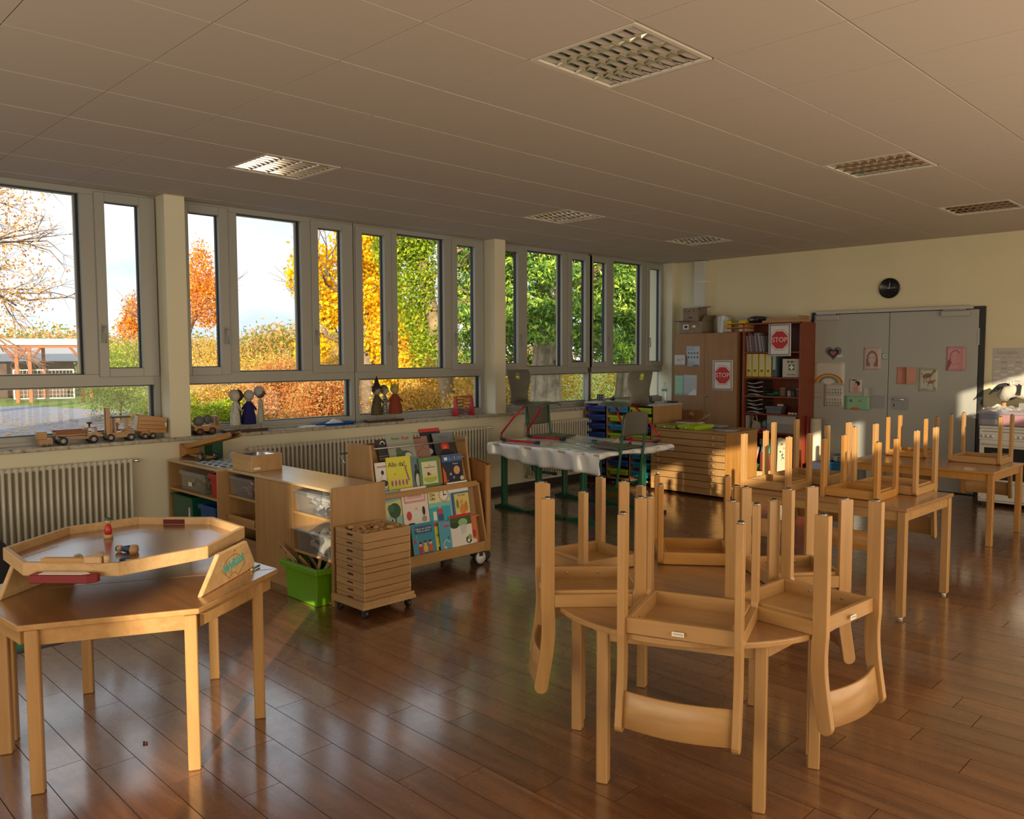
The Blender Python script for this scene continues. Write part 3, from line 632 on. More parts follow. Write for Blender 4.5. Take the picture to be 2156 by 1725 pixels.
conifer('dark narrow conifer just right of the ivy-covered tree', (-7.1, 2.9), 7.0, 1.1, 1.5, 51, [0.14, 0.12, 0.09, 0.04], 13000)
conifer('massive conifer with a thick pale trunk, behind the left grey chair', (-4.15, 1.8), 7.5, 1.75, 1.65, 52, [0.36, 0.29, 0.24, 0.1], 34000)
conifer('conifer with a bare ridged trunk, behind the right grey chair', (-4.05, 4.45), 7.5, 1.7, 1.8, 53, [0.34, 0.24, 0.17, 0.08], 32000)
# fallen leaves
leaf_cloud('fallen_leaves', [(-14, -4, GZ+0.03, 13, 10, 0.02), (-14, -0.6, GZ+0.04, 9, 1.4, 0.03, 5), (-9, -1.6, GZ+0.04, 5, 2.0, 0.03, 6)], 26000, 0.06, L_or[:2]+L_bare+L_hd[:2], None, 61, flat=True, shell=0.0)
tag(bpy.data.objects['fallen_leaves'], 'fallen autumn leaves scattered over the grey school yard', 'leaves')
# carport at the far side of the yard
orange_wood = mat('orange_timber', (0.50, 0.10, 0.02), 0.6)
t = thing('carport', 'open carport with white flat roof and orange-red timber posts', 'carport', (-35.0, 0.6, GZ), math.radians(67))
B().box(-3.2, -2.0, 2.55, 2.3, 2.0, 2.82).build('roof', white, t)
for px_, py_ in [(-2.6, -1.8), (-0.55, -1.8), (-0.05, -1.8), (2.0, -1.8), (-2.6, 1.8), (2.0, 1.8), (0, 1.8)]: B().box(px_-0.07, py_-0.07, 0, px_+0.07, py_+0.07, 2.55).build('post', orange_wood, t)
for px_ in (-2.6, -0.55, -0.05, 2.0):
    for s in (-1, 1): B().tube([(px_, -1.8, 1.85), (px_+s*0.5, -1.8, 2.5)], 0.05, 4).build('brace', orange_wood, t)
B().box(-3.0, -1.9, 2.42, 2.2, -1.75, 2.56).build('beam', orange_wood, t)
t = thing('shed', 'dark wooden shed with a grey roof behind the carport', 'shed', (-41, 0.0, GZ), math.radians(67))
B().box(-5, -1.5, 0, 4, 1.5, 1.9).build('walls', mat('shed_wood', (0.09, 0.05, 0.04), 0.8, var=0.4, vscale=3), t)
B().prism([(-1.9, 1.8), (1.9, 1.8), (0, 2.55)], -5.3, 4.3, 'x').build('roof', mat('shed_roof', (0.30, 0.31, 0.33), 0.7), t)
t = thing('mesh_fence', 'pale mesh fence panel standing under the carport', 'fence', (-34.2, 0.9, GZ), math.radians(67))
b = B(); b.box(-1.5, -0.02, 0.1, -1.44, 0.02, 1.45); b.box(0.9, -0.02, 0.1, 0.96, 0.02, 1.45); b.box(-1.44, -0.02, 1.4, 0.9, 0.02, 1.45); b.box(-1.44, -0.02, 0.1, 0.9, 0.02, 0.15); b.build('frame', white_paint, t)
b = B()
for k in range(16): b.box(-1.4+k*0.145, -0.005, 0.15, -1.39+k*0.145, 0.005, 1.4)
for k in range(6): b.box(-1.44, -0.005, 0.3+k*0.18, 0.9, 0.005, 0.308+k*0.18)
b.build('wire_mesh', white_paint, t)
# white wing of the building beyond the last window
t = thing('annex', 'white rendered annex wall with a projecting ledge outside the last window', 'building', (-3.5, 4.9, GZ))
B().box(-0.35, -0.1, 0, 3.2, 4.0, 2.62).build('wall', mat('annex_white', (0.78, 0.80, 0.80), 0.8), t)
B().box(-0.45, -0.2, 2.62, 3.2, 4.0, 2.85).build('ledge', white, t)
B().box(-0.15, 0.0, 2.85, 3.0, 3.9, 4.2).build('upper_wall', bpy.data.materials['annex_white'], t)
# far trees on the horizon
for k, (x, y, s_, h) in enumerate([(-58, 8, 7, 5.0), (-62, -6, 8, 4.6), (-50, 24, 6, 5.5), (-66, 20, 8, 5)]):
    tree('distant_tree', ['low grey-brown tree on the horizon above the carport roof', 'low distant tree at the far left on the horizon', 'distant tree hidden mostly behind the hedge', 'second distant tree behind the orange tree'][k], 'tree', (x, y), None, None, bark, (), [(x, y, GZ+h*0.4, s_, s_, h*0.42), (x+3, y-4, GZ+h*0.35, s_*0.7, s_*0.7, h*0.4)], 16000, 0.12, L_hd[:1]+L_bare[:1]+[L_gr[2]], 70+k)
# ------------------------------------------------------------------ stacked-up wooden chairs (built upside down: seat at 0, legs up)
glide_m = mat('glide_dark', (0.03, 0.03, 0.03), 0.35)
def chair(label, Wd, D, Hh, BK, tone, group, sticker=None):
    t = thing('wooden_chair', label, 'chair', group=group)
    th = 0.027; hw = Wd/2; yb = D/2 - 0.03; bw = 0.056
    wz, wx, wy = tone
    def cen(z):
        if z >= 0: return yb
        u = -z/BK; return yb + 0.030*(3*u*u-2*u**3) - 0.012*math.sin(PI*u)
    for s in (-1, 1):
        xa, xb = (hw-th, hw) if s > 0 else (-hw, -hw+th)
        zs = [Hh-0.006, Hh*0.5, 0.03, 0.0] + [-BK*k/10 for k in range(1, 10)]
        A = [(cen(z)-bw/2, z) for z in zs]; R = [(cen(z)+bw/2, z) for z in zs]
        zc = -BK*0.92; cc = cen(zc)
        end = [(cc-bw/2*math.cos(a), zc-bw/2*math.sin(a)) for a in [PI*k/8 for k in range(0, 9)]]
        B().prism(A + end + R[::-1], xa, xb, 'x').build('side_post', wz, t, 0.003, seg=2)
        # front leg and seat rail meet in a rounded finger joint
        yf = -D/2
        rr = 0.03
        P = [(yf, Hh-0.006), (yf, rr)] + [(yf+rr-rr*math.cos(a), rr-rr*math.sin(a)) for a in [PI/2*k/4 for k in range(1, 5)]] + [(yf+bw, 0.0), (yf+bw, 0.05), (yf+0.048, 0.07), (yf+0.047, Hh-0.006)]
        B().prism(P[::-1], xa, xb, 'x').build('front_leg', wz, t, 0.003, seg=2)
        B().box(xa, yf+bw, 0.0, xb, yb-bw/2, 0.052).build('side_rail', wy, t, 0.002)
        for yy in (yb, yf+0.024):
            g_ = B(); g_.lathe([(0.013, 0), (0.0135, 0.003)], ((xa+xb)/2, yy, Hh-0.006), 14); g_.build('glide', chrome, t)
            B().lathe([(0.0115, 0), (0.0115, 0.003), (0.009, 0.005)], ((xa+xb)/2, yy, Hh-0.003), 14).build('glide_pad', glide_m, t)
    x0, x1 = -hw+th, hw-th; y0, y1 = -D/2+0.012, yb+0.004
    B().box(x0, y0, 0.004, x1, y0+0.018, 0.062).build('front_rail', wx, t, 0.002)
    B().box(x0, y1-0.018, 0.004, x1, y1, 0.062).build('rear_rail', wx, t, 0.002)
    b = B(); b.box(x0, y0+0.018, 0.004, x0+0.018, y1-0.018, 0.062); b.build('inner_rail', wy, t, 0.002)
    b = B(); b.box(x1-0.018, y0+0.018, 0.004, x1, y1-0.018, 0.062); b.build('inner_rail', wy, t, 0.002)
    B().box(x0+0.018, y0+0.018, 0.0, x1-0.018, y1-0.018, 0.010).build('seat_panel', wx, t)
    for s in (-1, 1):
        for yy in (-0.07, 0.07): B().lathe([(0.005, 0), (0.005, 0.003)], (s*(x1-0.018) - (0.003 if s > 0 else 0), yy, 0.036), 8, 'x').build('screw', steel, t)
    # curved backrest board
    zl, zh = -BK*0.94, -BK*0.58
    def bf(u, v, off):
        x = x0-0.001 + (x1-x0+0.002)*u; z = zh + (zl-zh)*v 
        return (x, cen(z) + off + 0.030*math.sin(PI*u), z)
    n = 14; vs = []; fs = []
    for off in (0.0, 0.011):
        for v in (0, 1):
            for i in range(n+1): vs.append(bf(i/n, v, off))
    m = n+1
    for i in range(n): fs += [(i, m+i, m+i+1, i+1), (2*m+i, 2*m+i+1, 3*m+i+1, 3*m+i), (i, i+1, 2*m+i+1, 2*m+i), (m+i, 3*m+i, 3*m+i+1, m+i+1)]
    fs += [(0, 2*m, 3*m, m), (n, m+n, 3*m+n, 2*m+n)]
    q = B(); q.smooth = True; q.add(vs, fs); q.build('backrest', wx, t, 0.002)
    return t
T1 = (beech, beech_x, beech_y)
or_z = wood('honey_beech', (0.36, 0.16, 0.035), (0.48, 0.25, 0.065), 0.34, 1.0, 'z', coat=0.2)
or_x = wood('honey_beech_x', (0.36, 0.16, 0.035), (0.48, 0.25, 0.065), 0.34, 1.0, 'x', coat=0.2)
or_y = wood('honey_beech_y', (0.36, 0.16, 0.035), (0.48, 0.25, 0.065), 0.34, 1.0, 'y', coat=0.2)
T2 = (or_z, or_x, or_y)
def put(o, cx, cy_, z, phi): o.location = (cx, cy_, z); o.rotation_euler = (0, 0, math.radians(phi-90)); return o
G1 = 'wooden chairs put up around the round table'
big = chair('upturned beech chair nearest the camera, its backrest hanging in front of the round table', 0.445, 0.43, 0.45, 0.36, T1, G1)
put(big, 5.700, -8.105, 0.66, -69.5)
B().box(-0.022, 0.007, 0.0, 0.022, 0.008, 0.016).build('label_sticker', paper, big, loc=(0.0, 0.43/2-0.019, 0.022))
text('flötotto', 0.011, ink, big, (0, 0.43/2-0.0109, 0.030), (PI/2, PI, PI), 'sticker_lettering', 0.0002)
small = chair('smaller upturned chair at the rear left of the round table', 0.37, 0.375, 0.395, 0.345, T1, G1)
put(small, 4.835, -7.635, 0.66, 166)
def more(src, cx, cy_, z, phi, label, group):
    o = copy_tree(src); o['label'] = label; o['group'] = group; return put(o, cx, cy_, z, phi)
more(big, 5.135, -8.032, 0.66, 226.5, 'upturned beech chair at the left side of the round table', G1)
more(big, 5.930, -7.655, 0.66, -3.5, 'upturned beech chair at the right side of the round table, backrest hanging at the right', G1)
more(small, 5.662, -7.195, 0.66, 49, 'smaller upturned chair at the rear right of the round table', G1)
honey_s = chair('smaller honey-coloured upturned chair at the back of the round table, facing the camera', 0.385, 0.375, 0.395, 0.345, T2, G1)
put(honey_s, 5.135, -7.190, 0.66, 128)
G2 = 'wooden chairs put up on the nearer rectangular table'
more(small, 4.54, -5.175, 0.715, -90, 'upturned chair at the near left of the nearer rectangular table', G2)
more(honey_s, 5.12, -5.12, 0.715, -90, 'honey-coloured upturned chair at the near right of the nearer rectangular table', G2)
more(big, 5.19, -4.68, 0.715, 90, 'upturned beech chair at the far right of the nearer rectangular table', G2)
more(big, 4.57, -4.68, 0.715, 90, 'upturned beech chair at the far left of the nearer rectangular table', G2)
G3 = 'wooden chairs put up on the farther rectangular table'
more(honey_s, 4.40, -2.03, 0.655, 90, 'honey-coloured upturned chair at the left of the farther table, in front of the grey door', G3)
more(big, 5.035, -2.07, 0.655, 90, 'upturned beech chair at the right of the farther table, in front of the stove', G3)

# ------------------------------------------------------------------ tables
def leg_mesh(h, w=0.048, foot=0.0):
    b = B(); b.box(-w/2, -w/2, foot, w/2, w/2, h); return b
def poly_table(name, label, cat, pts, z, legs, topm, edge_m, th=0.024, group=None, inset=0.03, rails=True, foot=0.0, w=0.048, wm=None, skip=()):
    wm = wm or beech
    cx = sum(p[0] for p in pts)/len(pts); cy_ = sum(p[1] for p in pts)/len(pts)
    t = thing(name, label, cat, (cx, cy_, 0), group=group)
    L = [(p[0]-cx, p[1]-cy_) for p in pts]
    top = B().prism(L, z-th, z-0.0015, 'z').build('tabletop', edge_m, t, 0.004, seg=2)
    S = [(p[0]*(1-0.006/max(0.1, math.hypot(*p))), p[1]*(1-0.006/max(0.1, math.hypot(*p)))) for p in L]
    B().prism(S, z-0.0015, z, 'z').build('laminate_surface', topm, top)
    for q in legs:
        x, y, a = q[0]-cx, q[1]-cy_, (q[2] if len(q) > 2 else 0)
        l = leg_mesh(z-th, w, foot).build('leg', wm, t, 0.004, loc=(x, y, 0), rot=(0, 0, a))
        if foot: B().lathe([(0.014, 0), (0.016, foot*0.6), (0.010, foot)], (0, 0, 0), 12).build('glide', white, l)
    if rails:
        n = len(L)
        for i in range(n):
            if i in skip: continue
            a = Vector((*L[i], 0)); c = Vector((*L[(i+1) % n], 0)); d = (c-a); ln = d.length; d.normalize()
            nrm = Vector((-d.y, d.x, 0)); nrm = nrm if nrm.dot(-(a+c)/2) > 0 else -nrm
            p = a + d*inset*1.3 + nrm*inset; M_ = Matrix.Translation((p.x, p.y, 0)) @ Matrix.Rotation(math.atan2(d.y, d.x), 4, 'Z')
            b = B(); b.M = M_; b.box(0, -0.01, z-th-0.065, ln-2.6*inset, 0.01, z-th); b.build('rail', beech_x if wm is beech else wm, t, 0.002)
    return t
def hexpt(k, c, r, a0): return (c[0]+r*math.cos(a0+k*PI/3), c[1]+r*math.sin(a0+k*PI/3))
P1, P2, P3 = (3.900, -9.900), (4.180, -9.322), (3.848, -8.785)
cc = (P1[0]+P3[0]-P2[0], P1[1]+P3[1]-P2[1])
P4 = (2*cc[0]-P1[0], 2*cc[1]-P1[1]); P5 = (2*cc[0]-P2[0], 2*cc[1]-P2[1]); P6 = (2*cc[0]-P3[0], 2*cc[1]-P3[1])
dx, dy = P2[0]-P1[0], P2[1]-P1[1]; l_ = math.hypot(dx, dy); gx, gy = dy/l_*0.0025, -dx/l_*0.0025
ang = math.atan2(dy, dx)
poly_table('trapezoid_table', 'front half of the six-sided brown-topped table in the left foreground', 'table', [P1, P2, (P3[0]+gx, P3[1]+gy), (P6[0]+gx, P6[1]+gy)], 0.665,
           [(3.902, -9.850, ang), (4.155, -9.345, ang), (3.905, -8.925, ang), (3.455, -9.850, ang)], table_brown, beech_x, group='half tables with brown tops', skip=(2,))
poly_table('trapezoid_table', 'rear half of the six-sided brown-topped table, nearer the radiator', 'table', [P4, P5, (P6[0]-gx, P6[1]-gy), (P3[0]-gx, P3[1]-gy)], 0.665,
           [(3.305, -8.862, ang), (3.03, -9.390, ang), (3.335, -9.800, ang), (3.74, -8.84, ang)], table_brown, beech_x, group='half tables with brown tops', skip=(2,))
# two half-round tables pushed together
RC = (5.480, -7.743); RR = 0.60; ra = math.radians(22)
def halfround(side, label, legs):
    n = 28; d = Vector((math.cos(ra), math.sin(ra))); g2 = 0.001
    pts = [(RC[0]+RR*math.cos(ra+side*PI*i/n) , RC[1]+RR*math.sin(ra+side*PI*i/n)) for i in range(n+1)]
    if side < 0: pts = pts[::-1]
    t = thing('half_round_table', label, 'table', (RC[0], RC[1], 0), group='half-round tables under the upturned chairs')
    L = [(p[0]-RC[0], p[1]-RC[1]) for p in pts]; off = (-d.y*g2*side, d.x*g2*side); L = [(p[0]+off[0], p[1]+off[1]) for p in L]
    top = B().prism(L, 0.636, 0.6585, 'z').build('tabletop', beech_x, t, 0.004, seg=2)
    B().prism([(p[0]*0.99, p[1]*0.99) for p in L], 0.6585, 0.66, 'z').build('laminate_surface', table_tan, top)
    for x, y in legs: leg_mesh(0.636, 0.046).build('leg', beech, t, 0.004, loc=(x-RC[0], y-RC[1], 0), rot=(0, 0, ra))
    ks = [(x-RC[0], y-RC[1]) for x, y in legs]; ks.append(ks[0])
    for (a, c) in zip(ks[:-1], ks[1:]):
        d_ = Vector((c[0]-a[0], c[1]-a[1], 0)); ln = d_.length; b = B(); b.M = Matrix.Translation((a[0], a[1], 0)) @ Matrix.Rotation(math.atan2(d_.y, d_.x), 4, 'Z')
        b.box(0.022, -0.009, 0.57, ln-0.022, 0.009, 0.636); b.build('rail', beech_x, t, 0.002)
    return t
halfround(-1, 'near half of the round beech table under the upturned chairs', [(5.035, -7.975), (5.405, -8.255), (5.945, -8.015), (5.945, -7.565)])
halfround(1, 'far half of the round beech table under the upturned chairs', [(4.985, -7.905), (4.960, -7.385), (5.470, -7.190), (5.890, -7.465)])
poly_table('rectangular_table', 'nearer rectangular beech table with four upturned chairs', 'table', [(4.30, -5.41), (5.535, -5.41), (5.555, -4.58), (4.32, -4.58)], 0.715,
           [(4.335, -5.375), (5.500, -5.375), (5.520, -4.615), (4.355, -4.615)], table_tan, table_tan, group='rectangular beech tables', foot=0.016, w=0.052)
poly_table('rectangular_table', 'farther rectangular beech table in front of the stove and grey door', 'table', [(4.07, -2.81), (5.345, -2.81), (5.365, -1.93), (4.09, -1.93)], 0.655,
           [(4.10, -2.78), (5.315, -2.78), (5.335, -1.96), (4.12, -1.96)], table_tan, or_x, group='rectangular beech tables', w=0.05, wm=or_z)
# ------------------------------------------------------------------ print helper: flat printed figures on a sheet or cover
def pic(parent, name, shapes, M_, step=0.00012):
    b = B(); mats = []; b.M = M_
    for k, s in enumerate(shapes):
        col = C(*s[1]) if isinstance(s[1], tuple) else s[1]
        if col not in mats: mats.append(col)
        b.mi = mats.index(col); z = step*(k+1); a = s[2:]
        if s[0] == 'e': b.ell(a[0], a[1], a[2], a[3], z, rot=a[4] if len(a) > 4 else 0)
        elif s[0] == 'r': b.rect(*a[:4], z)
        elif s[0] == 'p': b.poly(a[0], z)
        elif s[0] == 'l': b.line(a[0], a[1], z)
        elif s[0] == 'a': b.arc(*a[:6], z)
    return b.build(name, mats, parent)
def front_M(off):     # u -> x, v -> z, lift -> -y
    return Matrix(((1, 0, 0, 0), (0, 0, -1, off), (0, 1, 0, 0), (0, 0, 0, 1)))
WH = (0.78, 0.77, 0.72); BK_ = (0.02, 0.02, 0.025)

# ------------------------------------------------------------------ marble-run tray on the brown table
OC = [(3.283, -9.795), (3.64, -9.808), (3.928, -9.535), (3.905, -9.153), (3.63, -8.84), (3.28, -8.837), (2.996, -9.11), (2.998, -9.452)]
ocx = sum(p[0] for p in OC)/8; ocy = sum(p[1] for p in OC)/8
t = thing('tilting_tray_game', 'octagonal wooden tilting tray standing between two side boards on the brown table', 'tray', (ocx, ocy, 0.665))
O = [(p[0]-ocx, p[1]-ocy) for p in OC]; ZT = 0.845-0.665
B().prism([(x*0.985, y*0.985) for x, y in O], ZT-0.043, ZT-0.036, 'z').build('tray_floor', table_brown, t)
for i in range(8):
    a, c = Vector((*O[i], 0)), Vector((*O[(i+1) % 8], 0)); ai, ci = a*0.955, c*0.955
    b = B().prism([tuple(a)[:2], tuple(c)[:2], tuple(ci)[:2], tuple(ai)[:2]], ZT-0.055, ZT, 'z'); o = b.build('rim', pine, t, 0.002)
    if i == 5:
        m_ = (ai+ci)/2; d_ = ci-ai
        q = B(); q.M = Matrix.Translation((m_.x, m_.y, 0)) @ Matrix.Rotation(math.atan2(d_.y, d_.x), 4, 'Z'); q.box(-0.055, -0.004, ZT-0.034, 0.055, 0.003, ZT-0.010); q.build('slot', mat('slot_dark', (0.10, 0.012, 0.012), 0.8), o)
def side_board(x0, y0, x1, y1, tx0, tx1, name='side_board'):
    d = Vector((x1-x0, y1-y0, 0)); L = d.length
    M_ = Matrix.Translation((x0-ocx, y0-ocy, 0)) @ Matrix.Rotation(math.atan2(d.y, d.x), 4, 'Z')
    b = B(); b.M = M_; b.prism([(0, 0.0), (L, 0.0), (L, 0.035), (tx1, 0.145), (tx0, 0.145)], -0.022, 0.0, 'y'); return b.build(name, pine, t, 0.004), M_, L
sb, M1, L1 = side_board(4.026, -9.262, 3.722, -8.862, 0.16, 0.43)
side_board(3.47, -9.872, 3.166, -9.472, 0.10, 0.37)
# printed mark on the right board (outer face is +y side of the local frame? the face turned to the camera)
Mf = M1 @ Matrix(((1, 0, 0, 0), (0, 0, -1, -0.0225), (0, 1, 0, 0), (0, 0, 0, 1)))
teal = (0.05, 0.36, 0.33); br_ = (0.22, 0.12, 0.04)
pic(sb, 'printed_arch', [('a', br_, 0.285, -0.02, 0.132, 0.1345, 0.55, 2.45), ('a', br_, 0.285, -0.02, 0.05, 0.0525, 0.55, 2.45), ('l', br_, [(0.183, 0.064), (0.245, 0.013)], 0.0025), ('l', br_, [(0.40, 0.050), (0.329, 0.008)], 0.0025), ('e', br_, 0.30, 0.129, 0.004, 0.004)], Mf)
tx = text('WyRück', 0.056, C(*teal), sb, (0, 0, 0), (0, 0, 0), 'printed_word', 0.0003, bold=0.0016)
tx.matrix_local = M1 @ Matrix.Translation((0.29, -0.0228, 0.073)) @ Matrix.Rotation(PI/2, 4, 'X') @ Matrix.Rotation(0.12, 4, 'Z')
def wheel(b, c, r, w, axis='y', n=18): b.lathe([(r*0.55, -w/2), (r*0.9, -w/2), (r, -w*0.3), (r, w*0.3), (r*0.9, w/2), (r*0.55, w/2)], c, n, axis)
# things in and on the tray
t2 = thing('red_catch_box', 'dark red wooden catch box hooked on the front rim of the tilting tray', 'box', (3.808, -9.707, 0.778), math.radians(43.5))
b = B(); b.prism([(-0.125, -0.028), (0.11, -0.028), (0.14, -0.005), (0.14, 0.02), (0.125, 0.028), (-0.125, 0.028)], 0, 0.035, 'z'); b.build('box', C(0.17, 0.006, 0.012, 0.4), t2, 0.003)
B().prism([(-0.09, -0.02), (0.085, -0.02), (0.11, -0.003), (0.085, 0.02), (-0.09, 0.02)], 0.035, 0.0362, 'z').build('lid_paper', white, t2)
t2 = thing('marble_channel', 'small wooden channel piece lying across the front rim of the tray', 'toy', (3.785, -9.668, 0.846), math.radians(43.5))
b = B(); b.box(-0.12, -0.014, 0, 0.06, 0.014, 0.006); b.box(-0.12, -0.014, 0.006, 0.06, -0.009, 0.02); b.box(-0.12, 0.009, 0.006, 0.06, 0.014, 0.02); b.build('channel', beech_x, t2, 0.001)
b = B(); b.box(0.06, -0.02, 0, 0.13, 0.02, 0.028); b.cyl((0.145, 0, 0.0), 0.012, 0.03); b.build('end_block', beech_pale, t2, 0.003)
wood_ball = mat('turned_wood', (0.45, 0.27, 0.13), 0.5); navy = mat('navy_paint', (0.02, 0.05, 0.13), 0.5); dkgreen = mat('dark_green_paint', (0.02, 0.09, 0.07), 0.5)
def peg(label, loc, rz, lying, body, base=True):
    t3 = thing('peg_figure', label, 'toy figure', loc, rz, group='wooden peg figures in the tray')
    M_ = Matrix.Rotation(PI/2, 4, 'X') @ Matrix.Translation((0, 0.016, 0)) if lying else Matrix()
    b = B(); b.M = M_; b.lathe([(0.016, 0), (0.017, 0.02), (0.013, 0.045), (0.008, 0.05)], (0, 0, 0.018), 14); b.build('body', body, t3)
    b = B(); b.M = M_; b.ball((0, 0, 0.082), 0.0155); b.build('head', wood_ball, t3)
    if base: b = B(); b.M = M_; b.cyl((0, 0, 0), 0.021, 0.019, 18); b.build('base', beech_pale, t3)
    b = B(); b.M = M_; b.ball((0, 0, 0.09), 0.0148, 0.0148, 0.012); b.build('hair', dkgreen, t3)
    return t3
TZ = 0.665+ZT-0.036
peg('standing peg figure with a red body at the back of the tray', (3.25, -9.345, TZ), 0.3, False, red)
peg('lying peg figure with a blue body in the middle of the tray', (3.65, -9.365, TZ), -1.0, True, navy)
peg('second lying peg figure, bare wood, touching the blue one', (3.70, -9.395, TZ), -1.9, True, wood_ball, False)
peg('lying dark peg figure near the front rim of the tray', (3.64, -9.60, TZ), 1.2, True, dkgreen)
t2 = thing('wooden_cylinder', 'short pale wooden cylinder near the front rim of the tray', 'toy', (3.695, -9.535, TZ)); B().cyl((0, 0, 0), 0.022, 0.04, 20).build('body', beech_pale, t2, 0.002)
t2 = thing('toy_disc', 'flat dark disc toy against the front rim, right of the red box', 'toy', (3.755, -9.45, TZ)); B().lathe([(0.02, 0), (0.024, 0.004), (0.02, 0.012)], (0, 0, 0), 16).build('body', navy, t2); B().box(0.03, -0.01, 0, 0.07, 0.01, 0.012).build('bar', wood_ball, t2)
t2 = thing('steel_pin', 'thin steel pin standing up behind the far rim of the tray', 'pin', (3.14, -8.90, 0.667)); B().cyl((0, 0, 0), 0.005, 0.215, 10).build('pin', steel, t2); B().cyl((0, 0, 0), 0.012, 0.004, 10).build('foot', steel, t2)
t2 = thing('pencil_stub', 'short striped pencil lying on the table beside the printed side board', 'pencil', (3.775, -8.86, 0.668), 2.2)
B().tube([(-0.035, 0, 0.005), (0.035, 0, 0.005)], 0.005, 6).build('barrel', C(0.03, 0.12, 0.09), t2); B().tube([(-0.05, 0, 0.005), (-0.035, 0, 0.005)], 0.0052, 6).build('pale_end', beech_pale, t2)
t2 = thing('floor_crumb', 'tiny red-brown crumb lying on the floor between the table legs', 'crumb', tuple(Vector((3.79, -9.41, 0.0))))
b = B(); b.ball((0, 0, 0.006), 0.007, 0.006, 0.006, 8, 5); b.ball((0.009, 0.008, 0.005), 0.006, 0.005, 0.005, 8, 5); b.build('crumb', C(0.16, 0.03, 0.02), t2)
# green play mat at the left edge
t2 = thing('play_mat', 'dark green play rug edge at the left side of the photo, behind the brown table', 'rug', (1.83, -9.86, 0.0))
M_ = Matrix.Rotation(0.0, 4, 'Z')
B().prism(rrect(-1.0, -0.75, 0.34, 0.62, 0.03), 0.0, 0.006, 'z').build('rug', C(0.035, 0.04, 0.045), t2)
B().prism(rrect(-0.96, -0.71, 0.30, 0.58, 0.03), 0.006, 0.0075, 'z').build('printed_field', mat('rug_green', (0.03, 0.16, 0.10), 0.9, var=0.8, vscale=6), t2)
t2 = thing('black_bag', 'black cloth bag in the dark corner left of the tray', 'bag', (1.22, -9.52, 0.008)); B().ball((0, 0, 0.26), 0.22, 0.26, 0.30, 16, 10).build('body', dark, t2); B().tube([(-0.1, 0, 0.5), (-0.08, 0, 0.62), (0.08, 0, 0.62), (0.1, 0, 0.5)], 0.012, 6).build('handle', dark, t2)

# ------------------------------------------------------------------ low shelves
def shelf_unit(label, x0, x1, y0, y1, top, vert, shelves, closed=(), edge=birch_top):
    t = thing('low_shelf', label, 'shelf', ((x0+x1)/2, y0, 0), group='low birch shelf units'); cx = (x0+x1)/2
    X = lambda v: v-cx
    D = y1-y0
    B().box(X(x0), 0, top-0.018, X(x1), D, top).build('top', edge, t, 0.002)
    B().box(X(x0)+0.018, D-0.008, 0.02, X(x1)-0.018, D, top-0.018).build('back', birch, t)
    for v in vert: B().box(X(v)-0.009, 0.0, 0.0, X(v)+0.009, D-0.008, top-0.018).build('side_panel', birch, t, 0.001)
    for a, c, z in shelves: B().box(X(a)+0.009, 0.004, z-0.018, X(c)-0.009, D-0.008, z).build('shelf', birch_x, t, 0.001)
    for a, c in closed:
        B().box(X(a)+0.012, -0.004, 0.095, X(c)-0.012, 0.012, top-0.02).build('door', birch, t, 0.001)
    B().box(X(x0)+0.018, 0.02, 0.0, X(x1)-0.018, 0.036, 0.075).build('plinth', birch_x, t)
    return t
shelf_unit('low birch shelf against the window wall with the toy conveyor on top', 0.235, 1.185, -7.83, -7.42, 0.785, [0.244, 1.176], [(0.244, 1.176, 0.545), (0.244, 1.176, 0.285), (0.244, 1.176, 0.09)])
ls = shelf_unit('long low birch shelf standing out into the room, with the wooden box on top', 1.19, 2.70, -7.755, -7.33, 0.785, [1.199, 1.655, 2.19, 2.691], [(1.199, 1.655, 0.585), (1.199, 1.655, 0.375), (1.199, 1.655, 0.09), (1.655, 2.19, 0.09), (2.19, 2.691, 0.585), (2.19, 2.691, 0.31), (2.19, 2.691, 0.02)], [(1.655, 2.19)])
B().box(2.703-1.945, -0.004, 0.0, 2.721-1.945, 0.425, 0.802).build('end_panel', birch, ls, 0.002)
clear = glassy('clear_plastic', (0.94, 0.95, 0.96), 0.10, 0.12, 0.07, (0.6, 0.63, 0.66))
def tub(name, label, cat, x, y, z, w, d, h, m, lid=False, group=None, taper=0.86, inside=None, lip=0.012, rz=0.0):
    t = thing(name, label, cat, (x, y, z), rz, group=group); th = 0.004
    b = B(); wb, db = w*taper/2, d*taper/2; wt, dt = w/2-lip, d/2-lip
    rings = [[(-wb, -db, 0), (wb, -db, 0), (wb, db, 0), (-wb, db, 0)], [(-wt, -dt, h), (wt, -dt, h), (wt, dt, h), (-wt, dt, h)], [(-wt+th, -dt+th, h), (wt-th, -dt+th, h), (wt-th, dt-th, h), (-wt+th, dt-th, h)], [(-wb+th, -db+th, th), (wb-th, -db+th, th), (wb-th, db-th, th), (-wb+th, db-th, th)]]
    vs = [v for r in rings for v in r]; fs = [(3, 2, 1, 0), (12, 13, 14, 15)] + [(4*k+i, 4*k+(i+1) % 4, 4*k+4+(i+1) % 4, 4*k+4+i) for k in range(3) for i in range(4)]
    b.add(vs, fs); b.build('body', m, t, 0.003 if m is not clear else 0)
    b = B(); 
    for a in ((-w/2, -d/2, w/2, -dt), (-w/2, dt, w/2, d/2), (-w/2, -dt, -wt, dt), (wt, -dt, w/2, dt)): b.box(a[0], a[1], h-0.035 if not lid else h-0.012, a[2], a[3], h)
    b.build('rim', m, t, 0.002)
    if lid: B().box(-w/2, -d/2, h, w/2, d/2, h+0.01).build('lid', m, t, 0.003)
    if inside: inside(t, w*taper-0.02, d*taper-0.02, h)
    return t
